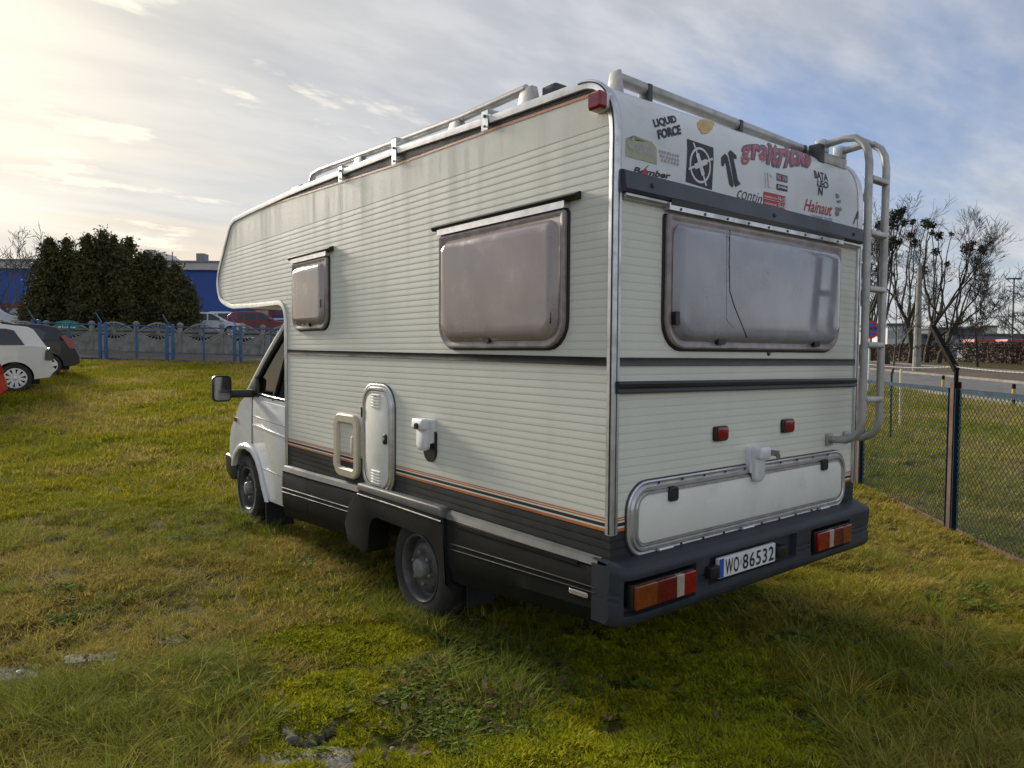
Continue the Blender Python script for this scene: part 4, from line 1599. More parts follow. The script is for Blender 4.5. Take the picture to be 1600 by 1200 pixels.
def quad_map(corners):
    """corners as picture points: bottom-left, bottom-right, top-right, top-left"""
    c = [np.array(caphit(*p)) for p in corners]
    return lambda u, v: (c[0] * (1 - u) + c[1] * u) * (1 - v) + (c[3] * (1 - u) + c[2] * u) * v


def decal(name, shapes, corners, off=0.0022, parent=van):
    """shapes: list of (verts in unit square, faces, material)"""
    q = quad_map(corners)
    b = MB()
    ms = []
    for si, (v, f, mm) in enumerate(shapes):
        bm = bmesh.new()
        vv = [bm.verts.new((p[0], p[1], 0)) for p in v]
        for t in f:
            try:
                bm.faces.new([vv[i] for i in t])
            except ValueError:
                pass
        bmesh.ops.triangulate(bm, faces=bm.faces[:])
        for k in range(1, 14):
            bmesh.ops.bisect_plane(bm, geom=bm.verts[:] + bm.edges[:] + bm.faces[:], plane_co=(0, k / 14, 0), plane_no=(0, 1, 0))
        bm.verts.index_update()
        if mm not in ms:
            ms.append(mm)
        b.add([cap(*q(p.co.x, p.co.y), off + 0.0007 * si) for p in bm.verts], [tuple(w.index for w in t.verts) for t in bm.faces], ms.index(mm))
        bm.free()
    return b.build(name, ms, parent, smooth=0, recalc=False)


def P2(*pts):
    return (list(pts), [tuple(range(len(pts)))])


def blobby(n=26, seed=1, amp=0.12):
    r_ = random.Random(seed)
    return [(0.5 + (0.5 - amp * r_.random()) * math.cos(2 * math.pi * k / n), 0.5 + (0.5 - amp * r_.random()) * math.sin(2 * math.pi * k / n)) for k in range(n)]


def txt(body, u0, u1, v0, v1, mm, **k):
    v, f = text2d(body, **k)
    return ([(u0 + (u1 - u0) * p[0], v0 + (v1 - v0) * p[1]) for p in v], f, mm)


SQ = P2((0, 0), (1, 0), (1, 1), (0, 1))


def worn(n, u0, u1, v0, v1, mm, seed=1):
    r_ = random.Random(seed)
    out, w = [], (u1 - u0) / n
    for k in range(n):
        a = u0 + k * w
        out.append((*P2((a, v0), (a + w * r_.uniform(0.35, 0.75), v0), (a + w * r_.uniform(0.35, 0.75), v1 - (v1 - v0) * r_.uniform(0, 0.35)), (a, v1)), mm))
    V, F = [], []
    for v, f, _ in out:
        F += [tuple(i + len(V) for i in t) for t in f]
        V += v
    return (V, F, mm)


decal('lettered_sticker', [txt('LIQUID', 0.0, 0.93, 0.53, 1.0, 'ink', bold=0.045), txt('FORCE', 0.06, 1.0, 0.0, 0.46, 'ink', bold=0.05)], [(1026, 219), (1064, 210), (1056, 180), (1019, 187)])
decal('ochre_sticker', [(*P2(*blobby(26, 3, 0.1)), 'inkochre')], [(1085, 207), (1111, 214), (1111, 195), (1086, 186)])
decal('faded_olive_sticker', [(*P2((0, 0), (1, 0), (1, 0.75), (0.85, 1.0), (0.66, 0.93), (0.3, 0.86), (0.24, 1.1), (0.16, 0.84), (0, 0.86)), 'inkolive'), txt('exo', 0.30, 0.97, 0.28, 0.74, 'inkgrey', bold=0.02),
                              (*P2((0.10, 0.28), (0.16, 0.42), (0.24, 0.30), (0.21, 0.48), (0.28, 0.58), (0.19, 0.58), (0.15, 0.72), (0.12, 0.57), (0.03, 0.55), (0.10, 0.45)), 'inkgrey')], [(977, 244), (1026, 257), (1025, 224), (978, 212)])
shp = []
for k in range(3):
    shp.append(worn(8 - k, 0.04 + 0.05 * k, 0.98, 0.06 + 0.31 * (2 - k), 0.29 + 0.31 * (2 - k), 'inkgrey', k + 5))
decal('faded_grey_sticker', shp, [(1028, 252), (1063, 261), (1063, 241), (1028, 231)])
decal('lettered_sticker', [txt('Bomber', 0.0, 1.0, 0.12, 0.78, 'ink', shear=0.25, bold=0.03), (*P2((0.22, 0.14), (0.30, 0.05), (0.38, 0.2), (0.38, 0.5), (0.31, 0.85), (0.24, 0.5)), 'inkred'),
                           (*P2((0.31, 0.8), (0.36, 1.1), (0.40, 1.2), (0.37, 1.05), (0.33, 0.8)), 'ink')], [(989, 272), (1047, 282), (1048, 267), (989, 257)])
# square black sticker with a white ring and cross
shp = [(*SQ, 'ink')]
ri, ro = 0.335, 0.385
n = 40
v, f = [], []
for k in range(n):
    t = 2 * math.pi * k / n
    for r0 in (ri, ro):
        v.append((0.5 + r0 * 1.05 * math.cos(t), 0.48 + r0 * 1.08 * math.sin(t)))
for k in range(n):
    k2 = (k + 1) % n
    f.append((2 * k, 2 * k + 1, 2 * k2 + 1, 2 * k2))
shp.append((v, f, 'inkwhite'))


def strokebar(a, c, w):
    a, c = np.array(a), np.array(c)
    d = (c - a) / np.linalg.norm(c - a)
    nn = np.array([-d[1], d[0]]) * w / 2
    return P2(*(tuple(q) for q in (a - nn, c - nn, c + nn, a + nn)))


for a, c, w in (((0.22, 0.95), (0.76, 0.05), 0.055), ((0.36, 0.72), (0.62, 0.27), 0.13), ((0.06, 0.30), (0.95, 0.72), 0.055), ((0.28, 0.40), (0.72, 0.61), 0.13)):
    shp.append((*strokebar(a, c, w), 'inkwhite'))
decal('black_square_sticker', shp, [(1071, 284), (1112, 297), (1114, 231), (1073, 217)])
decal('twin_bar_sticker', [(*P2((0.0, 0.70), (0.0, 0.50), (0.10, 0.48), (0.22, 0.62), (0.42, 0.06), (0.58, 0.0), (0.64, 0.08), (0.34, 0.80), (0.20, 0.84)), 'ink'),
                           (*P2((0.40, 0.90), (0.56, 1.0), (0.86, 0.90), (0.84, 0.80), (0.66, 0.80), (0.86, 0.24), (1.0, 0.16), (0.74, 0.04), (0.66, 0.12), (0.44, 0.78)), 'ink')], [(1126, 288), (1157, 297), (1153, 239), (1125, 229)])
# pink graffiti lettering with dark outline
pv, pf = text2d('graitricks', 0.0, 0.022, 1.12)
ov, of = text2d('graitricks', 0.0, 0.075, 1.0)
warp = lambda p, e=0.0: (p[0] * (1 + 2 * e) - e, p[1] * (1 + 2 * e) - e + 0.06 * math.sin(p[0] * 9))
bk = []
jr = random.Random(4)
for k in range(40):
    t = k / 39
    bk.append((-0.03 + 1.06 * t, 0.93 + 0.10 * jr.random() - 0.06 * (k % 2)))
for k in range(40):
    t = 1 - k / 39
    bk.append((-0.03 + 1.06 * t, 0.02 - 0.10 * jr.random() - 0.07 * (k % 2)))
decal('graffiti_sticker', [([warp(p) for p in text2d('graitricks', 0.0, 0.085, 1.12)[0]], text2d('graitricks', 0.0, 0.085, 1.12)[1], 'inkslate'),
                           ([(0.5 + (p[0] - 0.5) * 0.975, 0.5 + (warp(p)[1] - 0.5) * 0.90) for p in pv], pf, 'inkpink')], [(1155, 259), (1255, 284), (1252, 246), (1155, 220)])
decal('white_figure_sticker', [(*P2((0.0, 0.0), (0.35, 0.0), (0.25, 0.08), (0.25, 0.8), (0.1, 0.85), (0.0, 0.8), (0.12, 0.75), (0.12, 0.08)), 'inkwhite'), (*P2((0.4, 0.85), (0.55, 1.0), (1.0, 0.72), (0.95, 0.66), (0.6, 0.84), (0.62, 0.1), (1.0, 0.0), (0.5, 0.0), (0.45, 0.1)), 'inkwhite')],
      [(1194, 291), (1207, 294), (1206, 270), (1194, 265)])
decal('small_dark_sticker', [(*SQ, 'inkslate'), worn(5, 0.06, 0.94, 0.2, 0.8, 'inkgrey', 3), (*P2((0.4, 0.2), (0.6, 0.2), (0.6, 0.8), (0.4, 0.8)), 'inkred')], [(1213, 282), (1230, 286), (1230, 275), (1213, 270)])
decal('small_dark_sticker', [(*SQ, 'ink'), txt('JUtide', 0.08, 0.92, 0.22, 0.82, 'inkwhite', bold=0.03)], [(1213, 296), (1230, 300), (1230, 291), (1213, 287)])
decal('script_sticker', [txt('contin', 0.0, 1.0, 0.0, 1.0, 'ink', shear=0.35, bold=-0.006)], [(1151, 310), (1190, 319), (1191, 304), (1153, 290)])
decal('red_sticker', [(*SQ, 'inkred'), worn(11, 0.04, 0.60, 0.62, 0.76, 'inkwhite', 8), txt('14-15', 0.64, 0.97, 0.58, 0.88, 'inkwhite', bold=0.02), (*P2((0.0, 0.485), (1, 0.485), (1, 0.515), (0, 0.515)), 'inkwhite'),
                      worn(11, 0.04, 0.60, 0.14, 0.28, 'inkwhite', 9), txt('15-16', 0.64, 0.97, 0.10, 0.40, 'inkwhite', bold=0.02)], [(1192, 321), (1226, 329), (1227, 307), (1193, 299)])
decal('lettered_sticker', [txt('BATA', 0.0, 1.0, 0.66, 1.0, 'ink', bold=0.03), txt('LEO', 0.18, 1.0, 0.34, 0.63, 'ink', bold=0.03), txt('N', 0.26, 0.58, 0.0, 0.33, 'ink', bold=0.03)], [(1272, 303), (1293, 308), (1292, 272), (1271, 266)])
decal('red_script_sticker', [txt('Hainaut', 0.0, 1.0, 0.35, 1.0, 'inkred', shear=0.4, bold=0.012), txt('CANOEING CENTRE', 0.24, 1.0, 0.0, 0.24, 'inkblue', bold=0.0)], [(1255, 339), (1300, 349), (1300, 319), (1256, 310)])
shp = []
for k in range(7):
    cx, cy, r0 = 0.5 + jr.uniform(-.25, .25), jr.uniform(0.1, 0.9), jr.uniform(0.08, 0.2)
    shp.append(([(cx + r0 * jr.uniform(.6, 1.2) * math.cos(2 * math.pi * i / 12), cy + 0.5 * r0 * jr.uniform(.6, 1.2) * math.sin(2 * math.pi * i / 12)) for i in range(12)], [tuple(range(12))], 'inkgreydark'))
decal('worn_sticker', shp, [(1303, 338), (1318, 342), (1317, 305), (1304, 300)])
# slate outline strip and blocks near the right edge
shp = []
for a, c in (((0.0, 0.0), (0.0, 0.60)), ((0.0, 0.60), (-0.10, 0.85)), ((-0.10, 0.85), (-0.25, 1.0))):
    shp.append((*strokebar(a, c, 0.10), 'inkslate'))
for a, c, w in (((0.0, 0.38), (0.75, 0.42), 0.10), ((0.0, 0.16), (0.45, 0.18), 0.16), ((0.15, 0.80), (0.42, 0.74), 0.12)):
    shp.append((*strokebar(a, c, w), 'inkslate'))
decal('slate_emblem', shp, [(1333, 350), (1352, 355), (1350, 288), (1330, 268)])


# ================================================================== BACKGROUND LEFT
M['bluepost'] = mat('blue_painted_steel', (0.028, 0.105, 0.25), 0.5, var=0.2, vscale=5, dirt=(0.10, 0.11, 0.12), damt=0.5, dscale=5)
M['wire'] = mat('dull_galvanised_wire', (0.10, 0.12, 0.13), 0.9, var=0.2, spec=0.05)
M['greenwire'] = mat('green_coated_wire', (0.020, 0.062, 0.060), 0.6, spec=0.2, var=0.25, vscale=3)
M['concrete'] = mat('weathered_concrete', (0.26, 0.25, 0.22), 0.9, var=0.2, vscale=3, bump=0.4, bscale=40, dirt=(0.13, 0.13, 0.10), dscale=2.5, damt=0.6)
M['bluewall'] = mat('blue_cladding', (0.022, 0.075, 0.30), 0.55, var=0.1, vscale=0.6, dirt=(0.05, 0.09, 0.24), damt=0.4, dscale=0.8)
M['fascia'] = mat('pale_fascia', (0.52, 0.47, 0.44), 0.6, var=0.1, vscale=0.8, dirt=(0.32, 0.28, 0.25), damt=0.4, dscale=1.2)
M['redtrim'] = mat('dark_red_trim', (0.17, 0.035, 0.03), 0.55, var=0.15)
M['greywall'] = mat('grey_wall', (0.22, 0.23, 0.25), 0.8, var=0.12, vscale=0.5)
M['signgreen'] = mat('teal_green_sign', (0.008, 0.20, 0.16), 0.5, var=0.06)
M['winpale'] = mat('pale_window', (0.30, 0.32, 0.30), 0.3, var=0.15)
M['rust'] = mat('rusty_steel', (0.070, 0.034, 0.024), 0.8, var=0.3, vscale=9, bump=0.3, bscale=60, dirt=(0.055, 0.035, 0.03), damt=0.6, dscale=5)
M['blackpaint'] = mat('flaking_black_paint', (0.012, 0.010, 0.008), 0.8, spec=0.1, var=0.3, vscale=12, dirt=(0.05, 0.036, 0.02), damt=0.5, dscale=9)
M['bluegreen'] = mat('chipped_blue_green_paint', (0.010, 0.036, 0.060), 0.7, spec=0.2, var=0.2, vscale=6, dirt=(0.05, 0.03, 0.022), damt=0.5, dscale=6)
M['alloy'] = mat('alloy', (0.62, 0.62, 0.63), 0.3, metal=0.6, var=0.05)
M['carwhite'] = mat('white_car_paint', (0.66, 0.64, 0.58), 0.25, var=0.03, coat=0.6)
M['carcool'] = mat('cool_white_car_paint', (0.62, 0.65, 0.70), 0.25, var=0.03, coat=0.6)
M['carblack'] = mat('black_car_paint', (0.010, 0.011, 0.018), 0.3, var=0.1, coat=0.25)
M['carred'] = mat('red_car_paint', (0.42, 0.018, 0.012), 0.25, var=0.05, coat=0.6)
M['carwine'] = mat('wine_red_car_paint', (0.14, 0.012, 0.018), 0.25, var=0.05, coat=0.7)
M['cargreen'] = mat('dull_green_car_paint', (0.10, 0.22, 0.16), 0.3, var=0.05, coat=0.5)
M['carsilver'] = mat('silver_car_paint', (0.45, 0.48, 0.52), 0.3, metal=0.3, var=0.04, coat=0.5)
M['lamp_dark'] = mat('smoked_tail_lamp', (0.05, 0.05, 0.05), 0.2, var=0.1, coat=0.6)
M['bark'] = mat('dark_bark', (0.040, 0.034, 0.026), 0.9, var=0.3, vscale=4, bump=0.5, bscale=25, dirt=(0.06, 0.07, 0.035), damt=0.4, dscale=2)
M['barklight'] = mat('greyish_bark', (0.10, 0.09, 0.075), 0.9, var=0.25, vscale=4, bump=0.4, bscale=25)


def spin(o, loc, head):
    o.location = [float(q) for q in loc]
    o.rotation_euler = (0, 0, head)


FWD2 = np.array([CF[0], CF[1]]) / math.hypot(CF[0], CF[1])
HEAD_LEFT = math.atan2(FWD2[0], -FWD2[1])   # heading towards picture left, square to the view


# ---- fences on the left
def leftfence():
    px0 = [57, 161.5, 266, 371.5]
    D0 = 30.3
    pts = [standing(p, D0) for p in px0]
    tops = {}
    for i, p in enumerate(pts):
        lab = ['blue double gate post half hidden by the white van bonnet', 'blue double gate post with a leaning wire arm beside the black car', 'blue double gate post with a leaning wire arm in front of the hedge',
               'blue double gate post with white plastic litter at its foot'][i]
        t = thing('blue_fence_post', lab, 'fence post', p, HEAD_LEFT, 'blue steel fence posts along the lane')
        for k, dx in enumerate((-0.125, 0.125)):
            b = MB()
            b.box(dx - 0.055, dx + 0.055, -0.05, 0.05, -0.3, 1.62)
            b.build('upright', 'bluepost', t, bevel=0.008)
        for z in (0.35, 1.35):
            b = MB()
            b.box(-0.075, 0.075, -0.03, 0.03, z, z + 0.07)
            b.build('hinge', 'bluepost', t)
        b = MB()
        b.bar((0.03, 0, 1.58), (0.30, 0.0, 2.02), 0.045, 0.03)
        b.build('wire_arm', 'bluepost', t)
    labs = ['blue mesh fence panel behind the white and black cars', 'blue mesh fence panel between the green sign and the hedge middle', 'blue mesh fence panel in front of the hedge end and parked white car',
            'blue mesh fence panel seen just over the door mirror']
    for i in range(4):
        a = pts[i]
        c = pts[i + 1] if i < 3 else standing(476, D0)
        mid = (a + c) / 2
        v = c - a
        L = math.hypot(v[0], v[1]) - 0.36
        t = thing('blue_mesh_fence', labs[i], 'fence panel', mid, math.atan2(v[1], v[0]), 'blue steel fence panels along the lane')
        sl = v[2] / (L + 0.36)
        for z, r_ in ((1.50, 0.028), (0.10, 0.022), (0.42, 0.012)):
            b = MB()
            b.tube([(-L / 2, 0, z - sl * L / 2), (L / 2, 0, z + sl * L / 2)], r_, 6)
            b.build('rail', 'bluepost', t)
        b = MB()
        b.box(-0.03, 0.03, -0.03, 0.03, -0.3, 1.5)
        b.build('middle_post', 'bluepost', t)
        b = MB()
        n = int(L / 0.11)
        for k in range(-n, n + 1):
            for s in (-1, 1):
                x0, z0 = k * 0.11, 0.12
                x1, z1 = x0 + s * 1.36, 1.48
                if s * x0 > L / 2 or s * x1 < -L / 2:
                    continue
                f0 = max(0, min(1, ((-L / 2 if s > 0 else L / 2) - x0) / (x1 - x0)))
                f1 = max(0, min(1, ((L / 2 if s > 0 else -L / 2) - x0) / (x1 - x0)))
                lo, hi = (f0, f1) if f0 < f1 else (0, f1)
                if hi - lo < 0.02:
                    continue
                b.tube([(x0 + (x1 - x0) * lo, 0, z0 + (z1 - z0) * lo), (x0 + (x1 - x0) * hi, 0, z0 + (z1 - z0) * hi)], 0.0022, 3, caps=False)
        o = b.build('wire_mesh', 'wire', t, smooth=0, recalc=False)
        o['kind'] = 'stuff'


leftfence()


def fan_panel(name, label, a, c):
    """precast fence bay: plain base slab below a pierced sunburst panel"""
    mid = (a + c) / 2
    v = c - a
    L = math.hypot(v[0], v[1])
    t = thing(name, label, 'concrete fence', mid, math.atan2(v[1], v[0]), 'concrete sunburst fence bays')
    hw = L / 2 - 0.09
    zr = lambda x, sg: 1.06 + sg * 0.44 * math.cos(math.pi / 2 * x / hw)
    b = MB()
    top = [(hw * k / 8, zr(hw * k / 8, -1) + 0.01) for k in range(8, -9, -1)]
    b.prism([(-hw, -0.2), (hw, -0.2)] + top, lambda u, v, d: (u, d, v), -0.025, 0.025)
    b.build('base_slab', 'concrete', t)
    for sg in (1, -1):
        b = MB()
        b.tube([(hw * k / 8, 0, zr(hw * k / 8, sg)) for k in range(-8, 9)], 0.05, 6)
        b.build('rim', 'concrete', t)
    for k in range(-6, 7):
        for sg in (1, -1):
            ex = hw * 0.92 * math.sin(k * math.pi / 13.0)
            b = MB()
            b.bar((ex * 0.12, 0, 1.06 + sg * 0.04), (ex, 0, zr(ex, sg)), 0.045, 0.05, up=(0, 1, 0))
            b.build('ray', 'concrete', t, smooth=0)
    b = MB()
    b.lathe([(0.0, -0.04), (0.11, -0.04), (0.11, 0.04), (0.0, 0.04)], (0, 0, 1.06), (0, 1, 0), 10)
    b.build('boss', 'concrete', t)
    return t


def concretefence():
    D1 = 37.0
    cols = [3, 73, 144, 213.5, 282, 347, 411, 476]
    pts = [standing(p, D1) for p in cols]
    plab = ['behind the silver van', 'left of the green sign', 'right of the green sign', 'before the thick of the hedge', 'at the end of the hedge', 'in front of the white parked car', 'in front of the wine red parked car', 'hidden near the cab']
    for p, l in zip(pts, plab):
        t = thing('concrete_fence_post', 'square capped concrete fence post ' + l, 'fence post', p, HEAD_LEFT, 'concrete fence posts')
        b = MB()
        b.box(-0.09, 0.09, -0.09, 0.09, -0.3, 1.42)
        b.build('shaft', 'concrete', t, bevel=0.01)
        b = MB()
        b.rings([[(-0.12, -0.12, 1.42), (0.12, -0.12, 1.42), (0.12, 0.12, 1.42), (-0.12, 0.12, 1.42)], [(-0.12, -0.12, 1.48), (0.12, -0.12, 1.48), (0.12, 0.12, 1.48), (-0.12, 0.12, 1.48)],
                 [(-0.05, -0.05, 1.58), (0.05, -0.05, 1.58), (0.05, 0.05, 1.58), (-0.05, 0.05, 1.58)]], lambda u, v, d: (u, v, d))
        b.build('cap', 'concrete', t)
    for i in range(len(pts) - 1):
        fan_panel('concrete_fence_bay', 'pierced concrete sunburst fence bay ' + ['below the silver van bonnets', 'behind the green sign', 'beside the green sign, before the hedge', 'before the darkest part of the hedge',
                                                                                    'where the hedge ends', 'in front of the white cars', 'in front of the wine red car'][i], pts[i], pts[i + 1])


concretefence()

# green sign on its post
p = standing(106, 35.6)
t = thing('street_sign', 'teal green sign board with two white lines on a blue post', 'sign', p, HEAD_LEFT)
b = MB()
b.tube([(0, 0, -0.2), (0, 0, 1.1)], 0.035, 8)
b.build('post', 'bluepost', t)
sw, s0, s1 = 0.56, 1.12, 1.52
b = MB()
b.prism([(-sw, s0), (sw, s0), (sw, s1 - 0.06), (0, s1 + 0.04), (-sw, s1 - 0.06)], lambda u, v, d: (u, d, v), -0.015, 0.015)
bd = b.build('board', 'signgreen', t)
sgn = 1 if True else -1
b = MB()
for u0, u1, z0, z1 in ((-.26, -.23, 1.33, 1.43), (-.19, -.15, 1.34, 1.42), (-.11, -.05, 1.33, 1.43), (0.0, 0.05, 1.32, 1.40), (0.08, 0.12, 1.32, 1.43), (.26, .42, 1.35, 1.40),
                       (-.46, -.30, 1.17, 1.24), (-.24, -.19, 1.17, 1.26), (-.16, -.12, 1.17, 1.22), (-.09, -.03, 1.17, 1.22), (0.0, .13, 1.17, 1.24), (.17, .24, 1.17, 1.22), (.27, .42, 1.16, 1.22)):
    b.add([(-u0, 0.018, z0), (-u1, 0.018, z0), (-u1, 0.018, z1), (-u0, 0.018, z1)], [(0, 1, 2, 3)])
o = b.build('lettering', 'inkwhite', bd, smooth=0, recalc=False)
o['kind'] = 'stuff'


# ---- cars
def car(name, label, kind, paint, loc, head, group, rimstyle=5, detail=True, lampm='redlens', rails=False):
    """local frame: x towards the front from the rear bumper, y to the car's left, z up"""
    S = {
        'suv': dict(L=4.75, w=0.93, r=0.365, wx=(0.84, 3.74), bot=0.30, belt=1.13, roof=1.70,
                    body=[(0.02, 0.62), (0.00, 0.50), (0.10, 0.36), (0.45, 0.32), (4.25, 0.30), (4.66, 0.38), (4.74, 0.60), (4.72, 0.86), (4.55, 1.00), (3.40, 1.14), (2.2, 1.15), (0.5, 1.19), (0.16, 1.17), (0.06, 0.95), (0.03, 0.72)],
                    cab=[(0.14, 1.15), (3.52, 1.12), (2.72, 1.66), (2.3, 1.71), (1.0, 1.71), (0.52, 1.66), (0.40, 1.60)],
                    win=[[(0.62, 1.20), (1.18, 1.19), (1.18, 1.60), (0.98, 1.60), (0.82, 1.56)], [(1.24, 1.19), (2.12, 1.18), (2.10, 1.61), (1.24, 1.61)], [(2.20, 1.18), (3.22, 1.17), (2.68, 1.57), (2.18, 1.61)]],
                    tail=[(0.02, 0.80), (0.22, 0.82), (0.20, 1.05), (0.10, 1.14), (0.06, 1.14)]),
        'cross': dict(L=4.36, w=0.92, r=0.345, wx=(0.86, 3.46), bot=0.26, belt=1.06, roof=1.64,
                      body=[(0.02, 0.60), (0.02, 0.42), (0.16, 0.34), (0.45, 0.30), (3.9, 0.27), (4.28, 0.36), (4.35, 0.58), (4.30, 0.84), (4.05, 0.96), (3.10, 1.08), (2.0, 1.10), (0.55, 1.15), (0.22, 1.10), (0.12, 0.85)],
                      cab=[(0.24, 1.08), (3.24, 1.06), (2.40, 1.58), (2.0, 1.64), (1.0, 1.62), (0.62, 1.54), (0.46, 1.40)],
                      win=[[(0.98, 1.16), (1.30, 1.14), (1.30, 1.50), (1.10, 1.49), (0.92, 1.36)], [(1.36, 1.14), (2.05, 1.12), (2.04, 1.53), (1.36, 1.51)], [(2.12, 1.12), (2.96, 1.10), (2.40, 1.49), (2.11, 1.53)]],
                      tail=[(0.16, 0.86), (0.32, 0.88), (0.46, 1.13), (0.55, 1.26), (0.46, 1.30), (0.22, 1.12)]),
        'hatch': dict(L=4.1, w=0.86, r=0.31, wx=(0.66, 3.24), bot=0.20, belt=0.92, roof=1.44,
                      body=[(0.02, 0.56), (0.00, 0.40), (0.12, 0.28), (0.4, 0.25), (3.7, 0.22), (4.02, 0.30), (4.10, 0.50), (4.02, 0.70), (3.78, 0.80), (2.95, 0.95), (2.0, 0.97), (0.5, 0.99), (0.18, 0.95), (0.08, 0.78)],
                      cab=[(0.20, 0.93), (3.12, 0.92), (2.24, 1.40), (1.8, 1.45), (0.95, 1.43), (0.60, 1.36), (0.42, 1.25)],
                      win=[[(0.70, 1.00), (1.10, 0.98), (1.10, 1.34), (0.92, 1.33)], [(1.16, 0.98), (1.95, 0.97), (1.94, 1.36), (1.16, 1.35)], [(2.02, 0.97), (2.86, 0.96), (2.26, 1.33), (2.01, 1.36)]],
                      tail=[(0.06, 0.74), (0.30, 0.76), (0.26, 0.94), (0.14, 0.94)]),
        'van': dict(L=5.0, w=0.97, r=0.33, wx=(1.0, 4.05), bot=0.25, belt=1.20, roof=1.98,
                    body=[(0.02, 0.60), (0.02, 0.36), (0.2, 0.30), (4.5, 0.28), (4.92, 0.36), (5.0, 0.62), (4.96, 0.90), (4.70, 1.05), (4.35, 1.18), (2.0, 1.20), (0.1, 1.20)],
                    cab=[(0.04, 1.18), (4.35, 1.17), (3.62, 1.86), (3.3, 1.96), (0.3, 1.98), (0.10, 1.90)],
                    win=[[(0.4, 1.28), (1.8, 1.28), (1.8, 1.78), (0.4, 1.78)], [(1.95, 1.28), (2.85, 1.27), (2.85, 1.78), (1.95, 1.78)], [(2.95, 1.27), (4.05, 1.24), (3.55, 1.76), (2.95, 1.78)]],
                    tail=[(0.02, 0.80), (0.14, 0.80), (0.14, 1.25), (0.04, 1.25)]),
    }[kind]
    t = thing(name, label, 'car' if kind != 'van' else 'van', loc, head, group)
    w = S['w']
    body = S['body']
    # cut wheel arches into the lower edge
    lo = [p for p in body]
    arch = []
    zc = S['r'] - 0.01
    for wx in S['wx']:
        ra = S['r'] + 0.055
        a0 = math.asin(max(-1, min(1, (0.31 - zc) / ra)))
        arch.append([(wx + ra * math.cos(math.pi - a0 - (math.pi - 2 * a0) * k / 12), zc + ra * math.sin(math.pi - a0 - (math.pi - 2 * a0) * k / 12)) for k in range(13)])
    # find the index where the bottom edge runs (largest x gap)
    gaps = [(lo[(i + 1) % len(lo)][0] - lo[i][0], i) for i in range(len(lo))]
    i0 = max(gaps)[1]
    poly = lo[:i0 + 1] + arch[0] + arch[1] + lo[i0 + 1:]
    ysc = lambda x, z: 1.0 - 0.10 * max(0, (x - S['L'] + 0.55) / 0.55) ** 2 - 0.07 * max(0, (0.35 - x) / 0.35) ** 2 - 0.04 * max(0, (0.5 - z) / 0.3)
    b = MB()
    loops = []
    cx, cz = S['L'] / 2, 0.75
    for y, ins in ((-1.0, 0.018), (-0.965, 0.0), (0.965, 0.0), (1.0, 0.018)):
        loops.append([(cx + (x - cx) * (1 - ins * 0.5), cz + (z - cz) * (1 - ins * 2), y * w * ysc(x, z)) for x, z in poly])
    b.rings(loops, lambda x, z, y: (x, y, z))
    o = b.build('body', paint, t, smooth=32)
    tp = lambda x, z: w * (0.955 - 0.24 * max(0, (z - S['belt'] + 0.05)) / (S['roof'] - S['belt'])) * ysc(x, 1)
    b = MB()
    cab_ = S['cab']
    cxx = sum(p[0] for p in cab_) / len(cab_)
    b.rings([[(x, z, -tp(x, z)) for x, z in cab_], [(x, z, tp(x, z)) for x, z in cab_]], lambda x, z, y: (x, y, z))
    c_ = b.build('cabin', paint, t, bevel=0.045, seg=3)
    for wn in S['win']:
        for s in (-1, 1):
            b = MB()
            b.add([(x, s * (tp(x, z) + 0.006), z) for x, z in wn] + [(x, s * (tp(x, z) - 0.02), z) for x, z in wn],
                  [tuple(range(len(wn)))] + [(i, (i + 1) % len(wn), len(wn) + (i + 1) % len(wn), len(wn) + i) for i in range(len(wn))])
            b.build('side_window', 'carglass', c_, smooth=0)
    # windscreen and rear screen lie on the cabin's front and rear slopes
    for (pa, pb), nm in (((cab_[1], cab_[2]), 'windscreen'), ((cab_[0], cab_[-1]), 'rear_screen')):
        (x0, z0), (x1, z1) = pa, pb
        d = Vector((x1 - x0, 0, z1 - z0))
        nrm = Vector((d.z, 0, -d.x)).normalized() * (0.012 if nm == 'windscreen' else -0.012)
        q = []
        for f in (0.12, 0.92):
            x, z = x0 + (x1 - x0) * f, z0 + (z1 - z0) * f
            q.append((x + nrm.x, z + nrm.z, tp(x, z) * 0.90))
        b = MB()
        b.add([(q[0][0], -q[0][2], q[0][1]), (q[0][0], q[0][2], q[0][1]), (q[1][0], q[1][2], q[1][1]), (q[1][0], -q[1][2], q[1][1])], [(0, 1, 2, 3)])
        b.build(nm, 'carglass', c_, smooth=0)
    for s in (-1, 1):
        b = MB()
        tl = S['tail']
        b.add([(x - 0.012, s * (w * ysc(x, z) + 0.010), z) for x, z in tl] + [(x - 0.012, s * (w * 0.72), z) for x, z in tl],
              [tuple(range(len(tl)))] + [(i, (i + 1) % len(tl), len(tl) + (i + 1) % len(tl), len(tl) + i) for i in range(len(tl))] + [tuple(range(len(tl), 2 * len(tl)))])
        b.build('tail_lamp', lampm, o)
        b = MB()
        x1, zf = S['L'] - 0.30, S['body'][-5][1] if False else 0.68
        b.box(x1 - 0.2, x1 + 0.2, s * w * 0.86 - 0.10, s * w * 0.86 + 0.07, zf, zf + 0.14)
        b.build('headlamp', 'clearlens', o, bevel=0.03)
        b = MB()
        b.box(S['win'][2][1][0] - 0.20, S['win'][2][1][0] - 0.02, s * (w + 0.10) - 0.09, s * (w + 0.10) + 0.09, S['belt'] + 0.02, S['belt'] + 0.17)
        b.build('door_mirror', paint, o, bevel=0.035)
        for wx, hx in ((1.55, 0), (2.55, 0)):
            b = MB()
            b.box(wx - 0.10, wx + 0.10, s * (w * 0.998) - 0.015, s * (w * 0.998) + 0.022, S['belt'] - 0.20, S['belt'] - 0.165)
            b.build('door_handle', paint, o, bevel=0.008)
